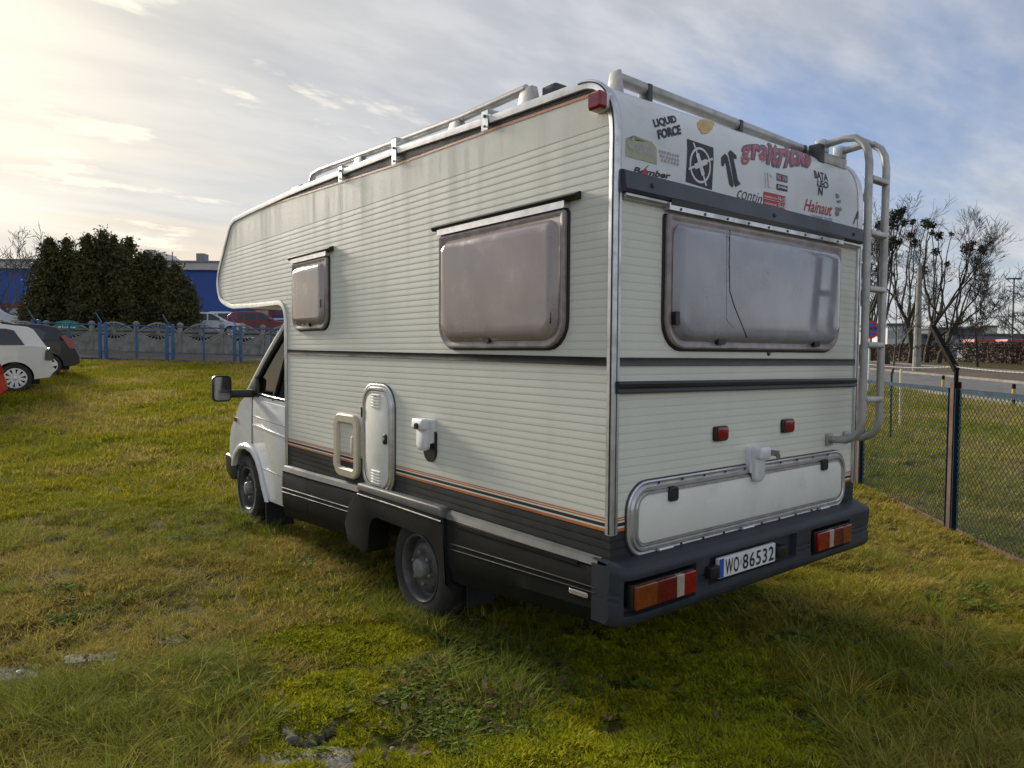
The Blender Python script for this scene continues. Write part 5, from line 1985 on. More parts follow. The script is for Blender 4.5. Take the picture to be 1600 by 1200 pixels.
        for xx in (1.28, 2.18):
            b = MB()
            b.box(xx - 0.006, xx + 0.006, s * w * 0.995 - 0.002, s * w * 0.995 + 0.006, 0.42, S['belt'])
            b.build('door_gap', 'under', o, smooth=0)
        if rails:
            b = MB()
            b.tube([(0.75, s * w * 0.66, S['roof'] - 0.01), (0.95, s * w * 0.66, S['roof'] + 0.055), (2.4, s * w * 0.66, S['roof'] + 0.055), (2.7, s * w * 0.66, S['roof'] - 0.02)], 0.018, 6)
            b.build('roof_rail', 'rubber', o)
    b = MB()
    b.box(0.3, S['L'] - 0.35, -w * 0.8, w * 0.8, 0.20, 0.62)
    b.build('underbody', 'under', o)
    for s in (-1, 1):
        for wx in S['wx']:
            c = (wx, s * (w - 0.015), S['r'])
            ax = (0, s, 0)
            r = S['r']
            b = MB()
            b.lathe([(r * 0.62, -0.20), (r * 0.92, -0.21), (r, -0.17), (r, -0.03), (r * 0.94, 0.0), (r * 0.72, 0.004), (r * 0.66, -0.01)], c, ax, 32)
            wh = b.build('wheel', 'tyre', t, smooth=40)
            b = MB()
            b.lathe([(r * 0.68, -0.012), (r * 0.69, 0.004), (r * 0.64, 0.004), (r * 0.60, -0.04), (r * 0.30, -0.05), (0, -0.05)], c, ax, 28, mi=1)
            b.lathe([(r * 0.69, -0.008), (r * 0.69, 0.006), (r * 0.62, 0.006), (r * 0.60, -0.02)], c, ax, 28)
            b.lathe([(r * 0.15, -0.05), (r * 0.14, 0.0), (0, 0.004)], c, ax, 14)
            n = rimstyle
            for k in range(n):
                a = 2 * math.pi * (k + 0.25) / n
                d = Vector((math.cos(a), 0, math.sin(a)))
                tt = Vector((-math.sin(a), 0, math.cos(a)))
                w0, w1 = (0.045, 0.075) if n == 5 else (0.025, 0.042)
                cc = Vector(c)
                yo = Vector((0, s * -0.002, 0))
                b.add([cc + yo + d * r * 0.10 - tt * w0, cc + yo + d * r * 0.10 + tt * w0, cc + yo + d * r * 0.64 + tt * w1, cc + yo + d * r * 0.64 - tt * w1,
                       cc - yo * 15 * 0 + Vector((0, -s * 0.03, 0)) + d * r * 0.10 - tt * w0, cc + Vector((0, -s * 0.03, 0)) + d * r * 0.10 + tt * w0, cc + Vector((0, -s * 0.03, 0)) + d * r * 0.64 + tt * w1, cc + Vector((0, -s * 0.03, 0)) + d * r * 0.64 - tt * w1],
                      [(0, 1, 2, 3), (0, 1, 5, 4), (1, 2, 6, 5), (2, 3, 7, 6), (3, 0, 4, 7)])
            b.build('rim', ['alloy', 'under'], wh, smooth=40)
    return t


def park(px_rear, depth, kind, *a, head=HEAD_LEFT, **k):
    """put the car's near rear corner in picture column px_rear, heading picture-left"""
    w = {'suv': 0.93, 'cross': 0.92, 'hatch': 0.86, 'van': 0.97}[kind]
    p = standing(px_rear, depth)
    d = np.array([math.cos(head), math.sin(head)])
    n = np.array([-d[1], d[0]])
    away = (p[:2] - CAM[:2]) / np.linalg.norm(p[:2] - CAM[:2])
    c = p[:2] + away * w
    return (c[0], c[1], float(H(*(c + d * 2))) - 0.01)


G1 = 'cars parked on the field'
G2 = 'cars in the car park behind the concrete fence'
car('estate_car', 'off white estate car with dark windows and ten spoke wheels parked on the grass', 'suv', 'carwhite', park(75, 18.4, 'suv', head=HEAD_LEFT + 0.74), HEAD_LEFT + 0.74, G1, 10, lampm='lamp_dark', rails=True)
car('crossover_car', 'black crossover with red tail lamp parked beside the white estate car', 'cross', 'carblack', park(121, 22.8, 'cross', head=HEAD_LEFT + 0.66), HEAD_LEFT + 0.66, G1, 5)
car('hatchback', 'bright red hatchback of which only the rear corner shows', 'hatch', 'carred', park(5, 15.2, 'hatch', head=HEAD_LEFT + 0.74), HEAD_LEFT + 0.74, G1, 5)


PARKZ = 0.85


def parkR(px_front, depth, kind, turn):
    """on the raised car park, heading towards picture-right, nose at column px_front"""
    Lc = {'suv': 4.75, 'cross': 4.36, 'hatch': 4.1, 'van': 5.0}[kind]
    h = HEAD_LEFT + math.pi + turn
    d = np.array([math.cos(h), math.sin(h)])
    p = standing(px_front, depth)
    c = p[:2] - d * Lc
    return (c[0], c[1], float(H(*(c + d * 2))) + 0.045 + PARKZ), h


for nm, kind, paint, px, dep, turn, lab in (
        ('delivery_van', 'van', 'carcool', 36, 41.0, 0.50, 'silver white van with sloping bonnet behind the concrete fence'),
        ('delivery_van', 'van', 'carcool', 44, 45.5, 0.50, 'second pale van parked behind the silver white van'),
        ('hatchback', 'hatch', 'cargreen', 61, 43.5, 0.5, 'dull green car between the vans and the hedge'),
        ('hatchback', 'hatch', 'carcool', 386, 43.6, 0.30, 'white hatchback at the end of the hedge behind the concrete fence'),
        ('crossover_car', 'cross', 'carcool', 420, 46.5, 0.30, 'taller white car behind the white hatchback'),
        ('crossover_car', 'cross', 'carwine', 462, 46.0, 0.30, 'wine red crossover seen under the alcove'),
        ('hatchback', 'hatch', 'carsilver', 500, 51, 0.30, 'silver car furthest along the row behind the wine red crossover')):
    lc, hd = parkR(px, dep, kind, turn)
    car(nm, lab, kind, paint, lc, hd, G2, 5)

# ---- long blue building
def bluebuilding():
    t = thing('blue_hall', 'long blue clad hall with pale fascia behind the hedge', 'building', (0, 0, 0), 0)
    D2 = 62.0
    a = at(-320, 480, D2)
    c = at(520, 480, D2 + 1)
    base = 1.2
    a[2] = c[2] = 0
    v = (c - a)
    L = float(np.hypot(v[0], v[1]))
    t.location = (float(a[0]), float(a[1]), base)
    t.rotation_euler = (0, 0, math.atan2(v[1], v[0]))
    hh = 7.45
    b = MB()
    b.box(0, L, 0, 18, -1.5, hh)
    b.build('wall', 'bluewall', t)
    b = MB()
    b.box(-0.3, L + 0.3, -0.35, 18.3, hh, hh + 0.62)
    b.build('fascia', 'fascia', t)
    b = MB()
    b.box(-0.4, L + 0.4, -0.45, 18.4, hh + 0.62, hh + 0.78)
    b.build('roof_edge', 'greywall', t)
    b = MB()
    b.box(0, L, -0.06, 0.02, 3.55, 3.85)
    b.build('red_band', 'redtrim', t)
    for i, x in enumerate((4.0, 9.5, 17.5, 18.5, 40.0, 43.5)):
        f = MB()
        f.box(x - 0.9, x + 0.9, -0.10, 0.02, 1.9, 4.4)
        fo = f.build('window', 'redtrim', t)
        f = MB()
        f.box(x - 0.55, x + 0.55, -0.14, -0.09, 2.2, 4.0)
        f.build('pane', 'winpale', fo)
    b = MB()
    b.prism([(0, hh + 0.7), (0.0, hh + 1.7), (0.5, hh + 1.7), (1.6, hh + 0.9), (1.6, hh + 0.7)], lambda u, v, d: (L * 0.655 + u, d, v), -0.3, 4)
    b.build('parapet_end', 'fascia', t)
    b = MB()
    b.box(L * 0.735, L * 0.735 + 0.7, 1, 2, hh + 0.7, hh + 1.6)
    b.build('chimney', 'greywall', t)
    b = MB()
    b.tube([(L * 0.69, 1, hh + 0.7), (L * 0.69, 1, hh + 1.7)], 0.05, 6)
    b.build('vent_pipe', 'greywall', t)


bluebuilding()


# ---- foliage helpers
def leaf_mat(name, c1, c2, c3, rough=0.7, sc=1.2):
    m = bpy.data.materials.new(name)
    m.use_nodes = True
    t = NT(m.node_tree)
    b = m.node_tree.nodes['Principled BSDF']
    pos = t.n('ShaderNodeNewGeometry').outputs['Position']
    c = t.mix(t.ramp(t.noise(pos, sc, 4, 0.6), 0.35, 0.65), c1, c2)
    c = t.mix(t.ramp(t.noise(pos, 9.0, 3, 0.6), 0.5, 0.72), c, c3)
    t.put(b, 'Base Color', c)
    b.inputs['Roughness'].default_value = rough
    b.inputs['Specular IOR Level'].default_value = 0.2
    return m


M['thuja'] = leaf_mat('dark_thuja', (0.060, 0.066, 0.024), (0.10, 0.094, 0.034), (0.125, 0.09, 0.042))
M['mistletoe'] = leaf_mat('dark_mistletoe', (0.022, 0.030, 0.012), (0.035, 0.045, 0.017), (0.045, 0.05, 0.02))
M['hedgebrown'] = leaf_mat('brown_bare_hedge', (0.115, 0.076, 0.06), (0.14, 0.096, 0.074), (0.09, 0.066, 0.052))
M['farwood'] = leaf_mat('far_bare_scrub', (0.070, 0.055, 0.042), (0.09, 0.075, 0.055), (0.06, 0.06, 0.035))


def cards(P, size, rs, flat=0.0, tall=1.0):
    """quads of given size at points P with random orientation"""
    n = len(P)
    a = rs.normal(size=(n, 3))
    a /= np.linalg.norm(a, axis=1)[:, None]
    if flat:
        a[:, 2] = np.abs(a[:, 2]) + flat
        a /= np.linalg.norm(a, axis=1)[:, None]
    c = rs.normal(size=(n, 3))
    c = np.cross(a, c)
    c /= np.linalg.norm(c, axis=1)[:, None]
    s = size * rs.uniform(0.6, 1.4, (n, 1))
    V = np.stack([P - a * s * tall, P + c * s * 0.5, P + a * s * tall, P - c * s * 0.5], 1).reshape(-1, 3)
    F = (np.arange(n)[:, None] * 4 + np.arange(4)[None]).tolist()
    return V.tolist(), F


def fast_mesh(name, V, F, m, parent=None, smooth=False):
    me = bpy.data.meshes.new(name)
    me.from_pydata([tuple(v) for v in V], [], [tuple(f) for f in F])
    me.materials.append(M[m] if isinstance(m, str) else m)
    o = bpy.data.objects.new(name, me)
    COL.objects.link(o)
    if parent is not None:
        o.parent = parent
    return o


def thuja(px, py_top, depth, width, label, seed):
    rs = np.random.default_rng(seed)
    base = standing(px, depth)
    top = at(px, py_top, depth)[2]
    h = top - base[2]
    t = thing('thuja_tree', label, 'tree', base, 0, 'thuja trees of the dark hedge')
    b = MB()
    b.tube([(0, 0, -0.2), (0.03, 0, h * 0.5), (0, 0.02, h * 0.93)], [0.10, 0.06, 0.01], 6)
    b.build('trunk', 'bark', t)
    nc, per = 130, 52
    zc = rs.random(nc) ** 0.85
    prof = lambda q: np.interp(q, [0, 0.12, 0.45, 0.70, 0.84, 0.94, 1.0], [0.85, 1.0, 0.98, 0.80, 0.58, 0.34, 0.04])
    ang = rs.uniform(0, 2 * math.pi, nc)
    rad = width / 2 * prof(zc) * rs.uniform(0.25, 1.12, nc) ** 0.6
    C_ = np.stack([rad * np.cos(ang), rad * np.sin(ang), zc * h * 0.97], 1)
    tip = np.array([[rs.normal(0, .03), rs.normal(0, .03), h * q] for q in (0.80, 0.86, 0.91, 0.955, 0.985)])
    C_ = np.concatenate([C_, tip])
    sg = np.concatenate([rs.uniform(0.10, 0.20, nc), np.array([0.16, 0.13, 0.10, 0.07, 0.045])])
    P = np.repeat(C_, per, 0) + rs.normal(size=(len(C_) * per, 3)) * np.repeat(sg, per)[:, None] * np.array([1, 1, 1.25])
    P = P[P[:, 2] > 0.02]
    V, F = cards(P, 0.075, rs, tall=1.3)
    o = fast_mesh('crown', V, F, 'thuja', t)
    return t


tp_ = [(62, 440, 1.7, 'low rounded thuja at the open end of the hedge'), (82, 373, 1.6, 'thuja with a lone pointed top nearest the bare tree'), (108, 374, 1.5, 'thuja second along from the low rounded one'),
       (140, 369, 1.6, 'bushy thuja just beyond the green sign'), (163, 362, 1.5, 'tallest thuja of the hedge'), (181, 370, 1.4, 'thuja leaning on the tallest one beside the far street lamp'),
       (205, 373, 1.5, 'slender topped thuja beyond the far street lamp'), (228, 396, 1.7, 'shorter thuja with a blunt top'), (251, 399, 1.6, 'thuja with a small round top knob'),
       (276, 414, 1.7, 'short dense thuja close to the pale fascia'), (293, 446, 1.3, 'lowest thuja closing the hedge by the white cars')]
for i, (px, py, w, lab) in enumerate(tp_):
    thuja(px, py, 39.6 + (i % 3) * 0.5, w * 0.98, lab, 40 + i)
for i, (px, py) in enumerate(((70, 410), (96, 402), (124, 398), (152, 396), (192, 398), (217, 408), (240, 418), (264, 424), (285, 440))):
    thuja(px, py, 40.8, 1.8, 'back row thuja whose tip fills the gap ' + ('behind the low rounded thuja', 'before the second pointed top', 'behind the bushy thuja', 'beside the tallest thuja', 'at the far street lamp', 'between slender and blunt tops', 'beside the small round knob', 'behind the pale fascia end', 'over the lowest thuja')[i], 80 + i)


# ---- bare trees
def bare_tree(name, label, base, h, seed, lean=(0, 0), spread=0.5, r0=0.16, levels=5, m='bark', group=None, first=0.35, nb=(1, 3), twig=True, mist=(), minr=0.008, cat='tree'):
    rs = random.Random(seed)
    t = thing(name, label, cat, base, 0, group)
    segs = [MB(), MB()]
    main = []

    def grow(p, d, L, r, lev):
        n = 4 if lev < 2 else 3
        path, rad = [p], [r]
        q, dd = p, d
        for k in range(n):
            dd = (dd + Vector((rs.gauss(0, .16), rs.gauss(0, .16), rs.gauss(0.05, .10)))).normalized()
            q = q + dd * (L / n)
            path.append(q)
            rad.append(max(minr, r * (1 - 0.55 * (k + 1) / n)))
        if lev == 0 and not main:
            main.extend(path)
        segs[0 if lev == 0 else 1].tube(path, rad, 7 if lev == 0 else (5 if lev < 3 else 3), caps=False)
        if lev >= levels:
            return
        for k in range(rs.randint(*nb) + (1 if lev > 2 else 0)):
            f = rs.uniform(0.35 if lev else first, 1.0)
            i = min(int(f * n), n - 1)
            bp = path[i].lerp(path[i + 1], f * n - i)
            br = rad[i] * 0.70
            side_ = Vector((rs.gauss(0, 1), rs.gauss(0, 1), rs.gauss(0.15, 0.45))).normalized()
            nd = (dd * (1.0 - spread * 0.45) + side_ * spread * 1.1).normalized()
            grow(bp, nd, L * rs.uniform(0.5, 0.8), max(br, minr), lev + 1)
        grow(path[-1], (dd + Vector((rs.gauss(0, .2), rs.gauss(0, .2), 0.1))).normalized(), L * rs.uniform(0.55, 0.75), max(rad[-1], minr), lev + 1)

    grow(Vector((0, 0, -0.2)), Vector((lean[0], lean[1], 1)).normalized(), h * 0.42, r0, 0)
    ln = Vector((lean[0], lean[1], 1))
    for (mx, my, mz, mr) in mist:
        # a bough that carries each mistletoe ball
        e = Vector((mx, my, mz))
        z0 = max(h * 0.22, min(h * 0.5, mz * rs.uniform(0.35, 0.5)))
        fm = rs.uniform(1.6, len(main) - 1.05)
        s0 = main[int(fm)].lerp(main[int(fm) + 1], fm - int(fm))
        c1 = s0 + (e - s0) * 0.45 + Vector((0, 0, -0.06 * h)) + Vector((rs.gauss(0, .2), rs.gauss(0, .2), rs.gauss(0, .2)))
        path = [s0 * (1 - f) ** 2 + c1 * 2 * f * (1 - f) + e * f * f for f in [k / 7 for k in range(8)]]
        path = [q + Vector((rs.gauss(0, .06), rs.gauss(0, .06), rs.gauss(0, .06))) for q in path]
        segs[1].tube(path, [0.085 - 0.055 * k / 7 for k in range(8)], 5, caps=False)
        for k in range(3, 8):
            grow(path[k], Vector((rs.gauss(0, .7), rs.gauss(0, .7), rs.uniform(0.1, 1))).normalized(), h * rs.uniform(.06, .12), 0.018, levels - 1)
    segs[0].build('trunk', m, t, smooth=60, recalc=False)
    segs[1].build('crown', m, t, smooth=60, recalc=False)
    for (mx, my, mz, mr) in mist:
        rr_ = np.random.default_rng(int(abs(mx * 977 + mz * 131)) + seed)
        mr *= 0.9
        n = int(230 * (mr / 0.5) ** 1.5)
        P = rr_.normal(size=(n, 3))
        P /= np.linalg.norm(P, axis=1)[:, None]
        P *= (mr * rr_.random((n, 1)) ** 0.45)
        P += np.array([mx, my, mz])
        V, F = cards(P, 0.10, rr_)
        fast_mesh('mistletoe', V, F, 'mistletoe', t)
    return t


def tree_at(px, depth, py_top, label, seed, mistpx=(), lean_px=0, **k):
    base = standing(px, depth)
    top = at(px + lean_px, py_top, depth)
    h = top[2] - base[2]
    ln = (top - base) / h
    ms = []
    for mx, my, mr in mistpx:
        q = at(mx, my, depth) - base
        ms.append((q[0], q[1], q[2], mr * depth / FPX))
    return bare_tree('bare_tree', label, base, h, seed, lean=(ln[0], ln[1]), mist=ms, **k)


tree_at(-4, 44, 322, 'bare tree spreading thin twigs before the blue hall', 3, group='bare trees', r0=0.14, levels=5, spread=0.65, minr=0.014, m='barklight')

# far street lamp over the hedge
p = standing(194, 52)
t = thing('street_lamp', 'far slender street lamp rising behind the thuja hedge', 'street lamp', p, 0, 'street lamps')
zt_ = at(194, 374, 52)[2] - p[2]
b = MB()
b.tube([(0, 0, -0.2), (0, 0, zt_)], [0.07, 0.05], 8)
b.build('pole', 'greywall', t)
b = MB()
b.bar((0, 0, zt_), (CR[0] * 0.8, CR[1] * 0.8, zt_ + 0.05), 0.12, 0.08)
b.build('lamp_head', 'greywall', t)

# ================================================================== BACKGROUND RIGHT
# chain link fence
F0 = np.array([*onplane(1343, 760, 2, 0.0)[:2], 0.0])
F1 = np.array([*onplane(1486, 830, 2, 0.0)[:2], 0.0])
fd = (F1 - F0) / np.linalg.norm(F1 - F0)
FS = float(np.linalg.norm(F1 - F0))
FANG = math.atan2(fd[1], fd[0])
FH = 1.36


def link_post(p, lab, top=True):
    t = thing('chain_link_post', lab, 'fence post', p, FANG, 'rusty chain link fence posts')
    for dx, mm in ((-0.042, 'rust'), (0.0, 'rust')):
        pass
    b = MB()
    b.box(-0.035, 0.035, -0.035, -0.028, -0.2, FH + 0.06)
    b.box(-0.035, 0.035, 0.028, 0.035, -0.2, FH + 0.06)
    b.box(-0.004, 0.004, -0.028, 0.028, -0.2, FH + 0.06)
    b.build('channel_post', 'rust', t, smooth=0)
    b = MB()
    b.tube([(0, 0, FH - 0.1), (0, 0, FH + 0.20), ], 0.021, 8)
    b.build('tube_top', 'blackpaint', t)
    b = MB()
    b.bar((0, 0, FH + 0.17), (-0.50, 0, FH + 0.60), 0.05, 0.045)
    b.build('wire_arm', 'blackpaint', t, bevel=0.004)
    return t


def link_panel(a, c, lab):
    mid = (a + c) / 2
    L = float(np.linalg.norm(c - a)) - 0.13
    t = thing('chain_link_fence', lab, 'fence panel', mid, FANG, 'chain link fence panels')
    for x in (-L / 2, L / 2):
        b = MB()
        s = 1 if x < 0 else -1
        b.box(min(x, x + s * 0.04), max(x, x + s * 0.04), -0.004, 0.004, 0.02, FH)
        b.box(min(x, x + s * 0.006), max(x, x + s * 0.006), -0.036, -0.004, 0.02, FH)
        b.build('frame_upright', 'bluegreen', t, smooth=0)
    for z, mm in ((FH - 0.02, 'bluegreen'), (0.035, 'rust')):
        b = MB()
        b.box(-L / 2 + 0.042, L / 2 - 0.042, -0.005, 0.005, z - 0.02, z + 0.02)
        b.build('frame_rail', mm, t, smooth=0)
    b = MB()
    pitch, r_ = 0.062, 0.0028
    z0, z1 = 0.05, FH - 0.03
    n = int((L + (z1 - z0)) / pitch) + 2
    for s in (1, -1):
        for k in range(n):
            x0 = (-L / 2 - (z1 - z0) + k * pitch) if s > 0 else (L / 2 + (z1 - z0) - k * pitch)
            f0, f1 = 0.0, 1.0
            x1 = x0 + s * (z1 - z0)
            e0, e1 = (-L / 2 + 0.01, L / 2 - 0.01)
            if s > 0:
                f0 = max(0, (e0 - x0) / (x1 - x0))
                f1 = min(1, (e1 - x0) / (x1 - x0))
            else:
                f0 = max(0, (e1 - x0) / (x1 - x0))
                f1 = min(1, (e0 - x0) / (x1 - x0))
            if f1 - f0 < 0.01:
                continue
            m_ = max(2, int((f1 - f0) * (z1 - z0) / 0.09))
            path = []
            for i in range(m_ + 1):
                f = f0 + (f1 - f0) * i / m_
                x, z = x0 + (x1 - x0) * f, z0 + (z1 - z0) * f
                path.append((x, s * 0.0025 + 0.010 * math.sin(x * 3 + z * 2), z))
            b.tube(path, r_, 4, caps=False)
    o = b.build('wire_mesh', 'greenwire', t, smooth=60, recalc=False)
    o['kind'] = 'stuff'
    return t


labs = ['rusty chain link post hidden behind the motorhome', 'rusty blue chain link post close behind the motorhome ladder', 'rusty chain link post with a bent black wire arm, free of the motorhome', 'rusty chain link post next to the bent arm one, away from the ladder']
fp = [F0 + fd * FS * k for k in (-1, 0, 1, 2)]
for p, l in zip(fp, labs):
    link_post(p, l)
plabs = ['chain link fence panel hidden beside the motorhome flank', 'chain link fence panel between the ladder and the bent wire arm', 'chain link fence panel beyond the post with the bent wire arm']
for a, c, l in zip(fp, fp[1:], plabs):
    link_panel(a, c, l)
# barbed wires on the arms
for k, (f, sag, lab, mm) in enumerate(((0.97, -0.05, 'topmost sagging barbed wire on the bent arm', 'blackpaint'), (0.55, 0.02, 'middle barbed wire on the bent arm', 'blackpaint'), (0.08, 0.03, 'lowest pale barbed wire just above the mesh', 'inkgrey'))):
    t = thing('barbed_wire', lab, 'barbed wire', (float(F0[0]), float(F0[1]), 0), FANG, 'barbed wires over the chain link fence')
    b = MB()
    path = []
    bb = MB()
    for i in range(0, 61):
        x = -FS + 3 * FS * i / 60
        s_ = (x % FS) / FS
        z = FH + 0.17 + 0.43 * f - sag * 4 * s_ * (1 - s_)
        path.append((x - 0.50 * f, 0.0, z))
    b.tube(path, 0.0035, 4, caps=False)
    b.build('strand', mm, t, smooth=60, recalc=False)
    for i in range(0, 60):
        x, y, z = path[i]
        for dx in (0.0, 0.045):
            bb.bar((x + dx - 0.014, 0.014, z - 0.016), (x + dx + 0.014, -0.014, z + 0.016), 0.003, 0.003)
            bb.bar((x + dx + 0.014, 0.012, z - 0.014), (x + dx - 0.014, -0.012, z + 0.016), 0.003, 0.003)
    o = bb.build('barb', mm, t, smooth=0, recalc=False)
    o['kind'] = 'stuff'

# trees with mistletoe
GT = 'bare trees along the far pavement'
tree_at(1386, 50, 332, 'tall bare tree crowned with dark mistletoe balls behind the ladder', 12, group=GT, r0=0.24, levels=6, spread=0.5, minr=0.009,
        mistpx=[(1397, 338, 13), (1405, 334, 9), (1412, 328, 6), (1374, 352, 8), (1393, 352, 11), (1413, 348, 7), (1392, 380, 13), (1404, 378, 6)], first=0.5)
tree_at(1421, 52, 328, 'many stemmed bare tree with a bunch of mistletoe at its top', 27, group=GT, r0=0.20, levels=6, spread=0.55, minr=0.009,
        mistpx=[(1425, 347, 6), (1446, 348, 9), (1452, 352, 7), (1459, 352, 5), (1430, 381, 9), (1424, 367, 6)], lean_px=6, first=0.4)
tree_at(1447, 55, 352, 'bare tree behind the concrete pole with small mistletoe balls', 33, group=GT, r0=0.22, levels=6, spread=0.5, minr=0.009,
        mistpx=[(1456, 364, 5), (1467, 368, 9), (1462, 394, 7), (1487, 366, 4), (1480, 413, 5), (1441, 423, 10)], lean_px=10, first=0.4)
tree_at(1466, 53, 384, 'leaning bare tree with two round mistletoe balls on its outer boughs', 41, group=GT, r0=0.20, levels=6, spread=0.6, minr=0.009,
        mistpx=[(1512, 387, 12), (1535, 391, 9), (1520, 380, 5)], lean_px=62, first=0.3)
tree_at(1362, 56, 372, 'slim bare tree between the ladder rails', 52, group=GT, r0=0.16, levels=5, spread=0.5, minr=0.013, mistpx=[(1372, 420, 7), (1358, 440, 6)])
tree_at(1528, 46, 410, 'young bare tree with thin upright stems before the far hall', 61, group=GT, r0=0.09, levels=5, spread=0.55, minr=0.012, m='bark', first=0.25)
tree_at(1612, 50, 385, 'pale bare tree at the far lamp post', 66, group=GT, r0=0.12, levels=5, spread=0.6, minr=0.012, m='barklight', lean_px=-10)
tree_at(1406, 60, 430, 'low bare tree filling the gap under the mistletoe', 72, group=GT, r0=0.12, levels=5, spread=0.7, minr=0.014, first=0.2)
tree_at(1478, 60, 440, 'low spreading bare tree right behind the leaning one', 79, group=GT, r0=0.12, levels=5, spread=0.7, minr=0.014, first=0.2)
tree_at(1436, 63, 435, 'thicket like bare tree behind the concrete pole', 83, group=GT, r0=0.11, levels=5, spread=0.75, minr=0.014, first=0.15)
tree_at(1585, 62, 470, 'low far bare tree above the white parked car', 91, group=GT, r0=0.08, levels=5, spread=0.7, minr=0.014, first=0.2)

# concrete pole
p = standing(1432, 40)
t = thing('concrete_pole', 'tall grey tapering concrete lamp pole among the bare trees', 'pole', p, 0)
zt_ = at(1442, 412, 40)[2] - p[2]
b = MB()
b.tube([(0, 0, -0.3), (0, 0, zt_)], [0.23, 0.11], 10)
b.build('shaft', 'concrete', t)
b = MB()
b.tube([(0, 0, zt_ - 0.2), (-CR[0] * 0.8, -CR[1] * 0.8, zt_ + 0.7)], 0.04, 6)
b.build('bracket', 'zinc', t)
# young staked tree
p = standing(1392, 36)
t = bare_tree('staked_sapling', 'mossy yellow stemmed sapling leaning by the street', p, 6.2, 5, lean=(0.12, -0.05), r0=0.07, levels=4, spread=0.5, minr=0.009, m='barklight', group=GT)
# dark double armed lamp
p = standing(1580, 75)
t = thing('street_lamp', 'dark T shaped street lamp standing over the far bare twigs', 'street lamp', p, 0, 'street lamps')
zt_ = at(1586, 436, 75)[2] - p[2]
b = MB()
b.tube([(0, 0, -0.2), (0, 0, zt_)], [0.12, 0.07], 8)
b.build('pole', 'trimdark', t)
for s in (-1, 1):
    b = MB()
    b.bar((0, 0, zt_), (CR[0] * s * 0.75, CR[1] * s * 0.75, zt_ - 0.02), 0.25, 0.14)
    b.build('lamp_head', 'trimdark', t)
# no stopping sign
p = standing(1357, 24)
t = thing('road_sign', 'round red and blue no stopping sign glimpsed between the ladder rails', 'road sign', p, math.atan2(CR[1], CR[0]))
zc = at(1357, 515, 24)[2] - p[2]
b = MB()
b.tube([(0, 0.03, -0.2), (0, 0.03, zc + 0.25)], 0.03, 8)
b.build('post', 'zinc', t)
dsc = lambda r, d0, d1: [(r, d0), (r, d1), (0, d1)]
b = MB()
b.lathe(dsc(0.30, 0, 0.02), (0, 0, zc), (0, -1, 0), 32)
bd = b.build('disc', 'inkred', t)
b = MB()
b.lathe([(0.22, 0.0), (0.22, 0.024), (0, 0.024)], (0, 0, zc), (0, -1, 0), 32)
b.build('blue_field', 'plateblue', bd)
for s in (-1, 1):
    b = MB()
    b.bar((-0.17 * s, -0.026, zc - 0.17), (0.17 * s, -0.026, zc + 0.17), 0.045, 0.004, up=(0, 1, 0))
    b.build('red_bar', 'inkred', bd)
# bollards
M['bolyellow'] = mat('faded_yellow_paint', (0.45, 0.30, 0.05), 0.6, var=0.15)
for px, py, lab in ((1473, 618, 'yellow and black bollard by the street seen through the mesh beside the bent arm'), (1583, 638, 'yellow and black bollard by the street, further from the ladder')):
    q = onground(px, py)
    t = thing('bollard', lab, 'bollard', q, 0, 'bollards by the street')
    for k, (z0, z1, mm) in enumerate(((-0.1, 0.24, 'blackpaint'), (0.24, 0.52, 'bolyellow'), (0.52, 0.64, 'blackpaint'))):
        b = MB()
        b.lathe([(0.0, z0), (0.045, z0), (0.045, z1), (0.0 if k == 2 else 0.044, z1 + (0.02 if k == 2 else 0))], (0, 0, 0), (0, 0, 1), 10)
        b.build('shaft_band', mm, t)
# thin poles of a sports frame seen through the mesh
for px, dpt, lab in ((1391, 13.5, 'thin green slanting stake behind the mesh near the ladder'), (1406, 15.0, 'thin yellow stake behind the mesh beside the green one')):
    q = standing(px, dpt)
    b = MB()
    b.tube([(0, 0, -0.1), (0.02, 0.02, 1.25)], 0.022, 6)
    o = b.build('stake', 'greenwire' if px < 1400 else 'beige', None)
    o.location = q
    tag(o, lab, 'stake', 'stakes behind the chain link fence')

# brown hedge beyond the pavement
for i, (l0, l1, lab) in enumerate(((24, 56, 'brown leafless clipped hedge under the mistletoe trees'), (59, 84, 'brown leafless hedge stretch running on to the far hall'))):
    rs = np.random.default_rng(300 + i)
    n = 16000
    L_ = rs.uniform(l0, l1, n)
    D_ = 33.0 + rs.uniform(-0.6, 0.6, n)
    Z_ = rs.random(n) ** 0.8 * 1.55
    xy = RD[None] * L_[:, None] + RN[None] * D_[:, None]
    P = np.stack([xy[:, 0], xy[:, 1], H(xy[:, 0], xy[:, 1]) + Z_], 1)
    V, F = cards(P, 0.10, rs)
    tag(fast_mesh('hedge', V, F, 'hedgebrown'), lab, 'hedge', 'brown hedges beyond the pavement')

# far halls and trailers
M['farblue'] = mat('far_blue_grey_hall', (0.16, 0.19, 0.25), 0.8, var=0.15, vscale=0.2)
M['fardark'] = mat('far_dark_hall', (0.10, 0.105, 0.12), 0.8, var=0.15, vscale=0.2)
M['farwhite'] = mat('far_white_hall', (0.52, 0.53, 0.54), 0.8, var=0.1, vscale=0.2)
M['farcream'] = mat('far_cream_block', (0.50, 0.46, 0.36), 0.8, var=0.08, vscale=0.2)
M['trailerred'] = mat('trailer_red', (0.34, 0.028, 0.03), 0.5, var=0.1, vscale=0.6)


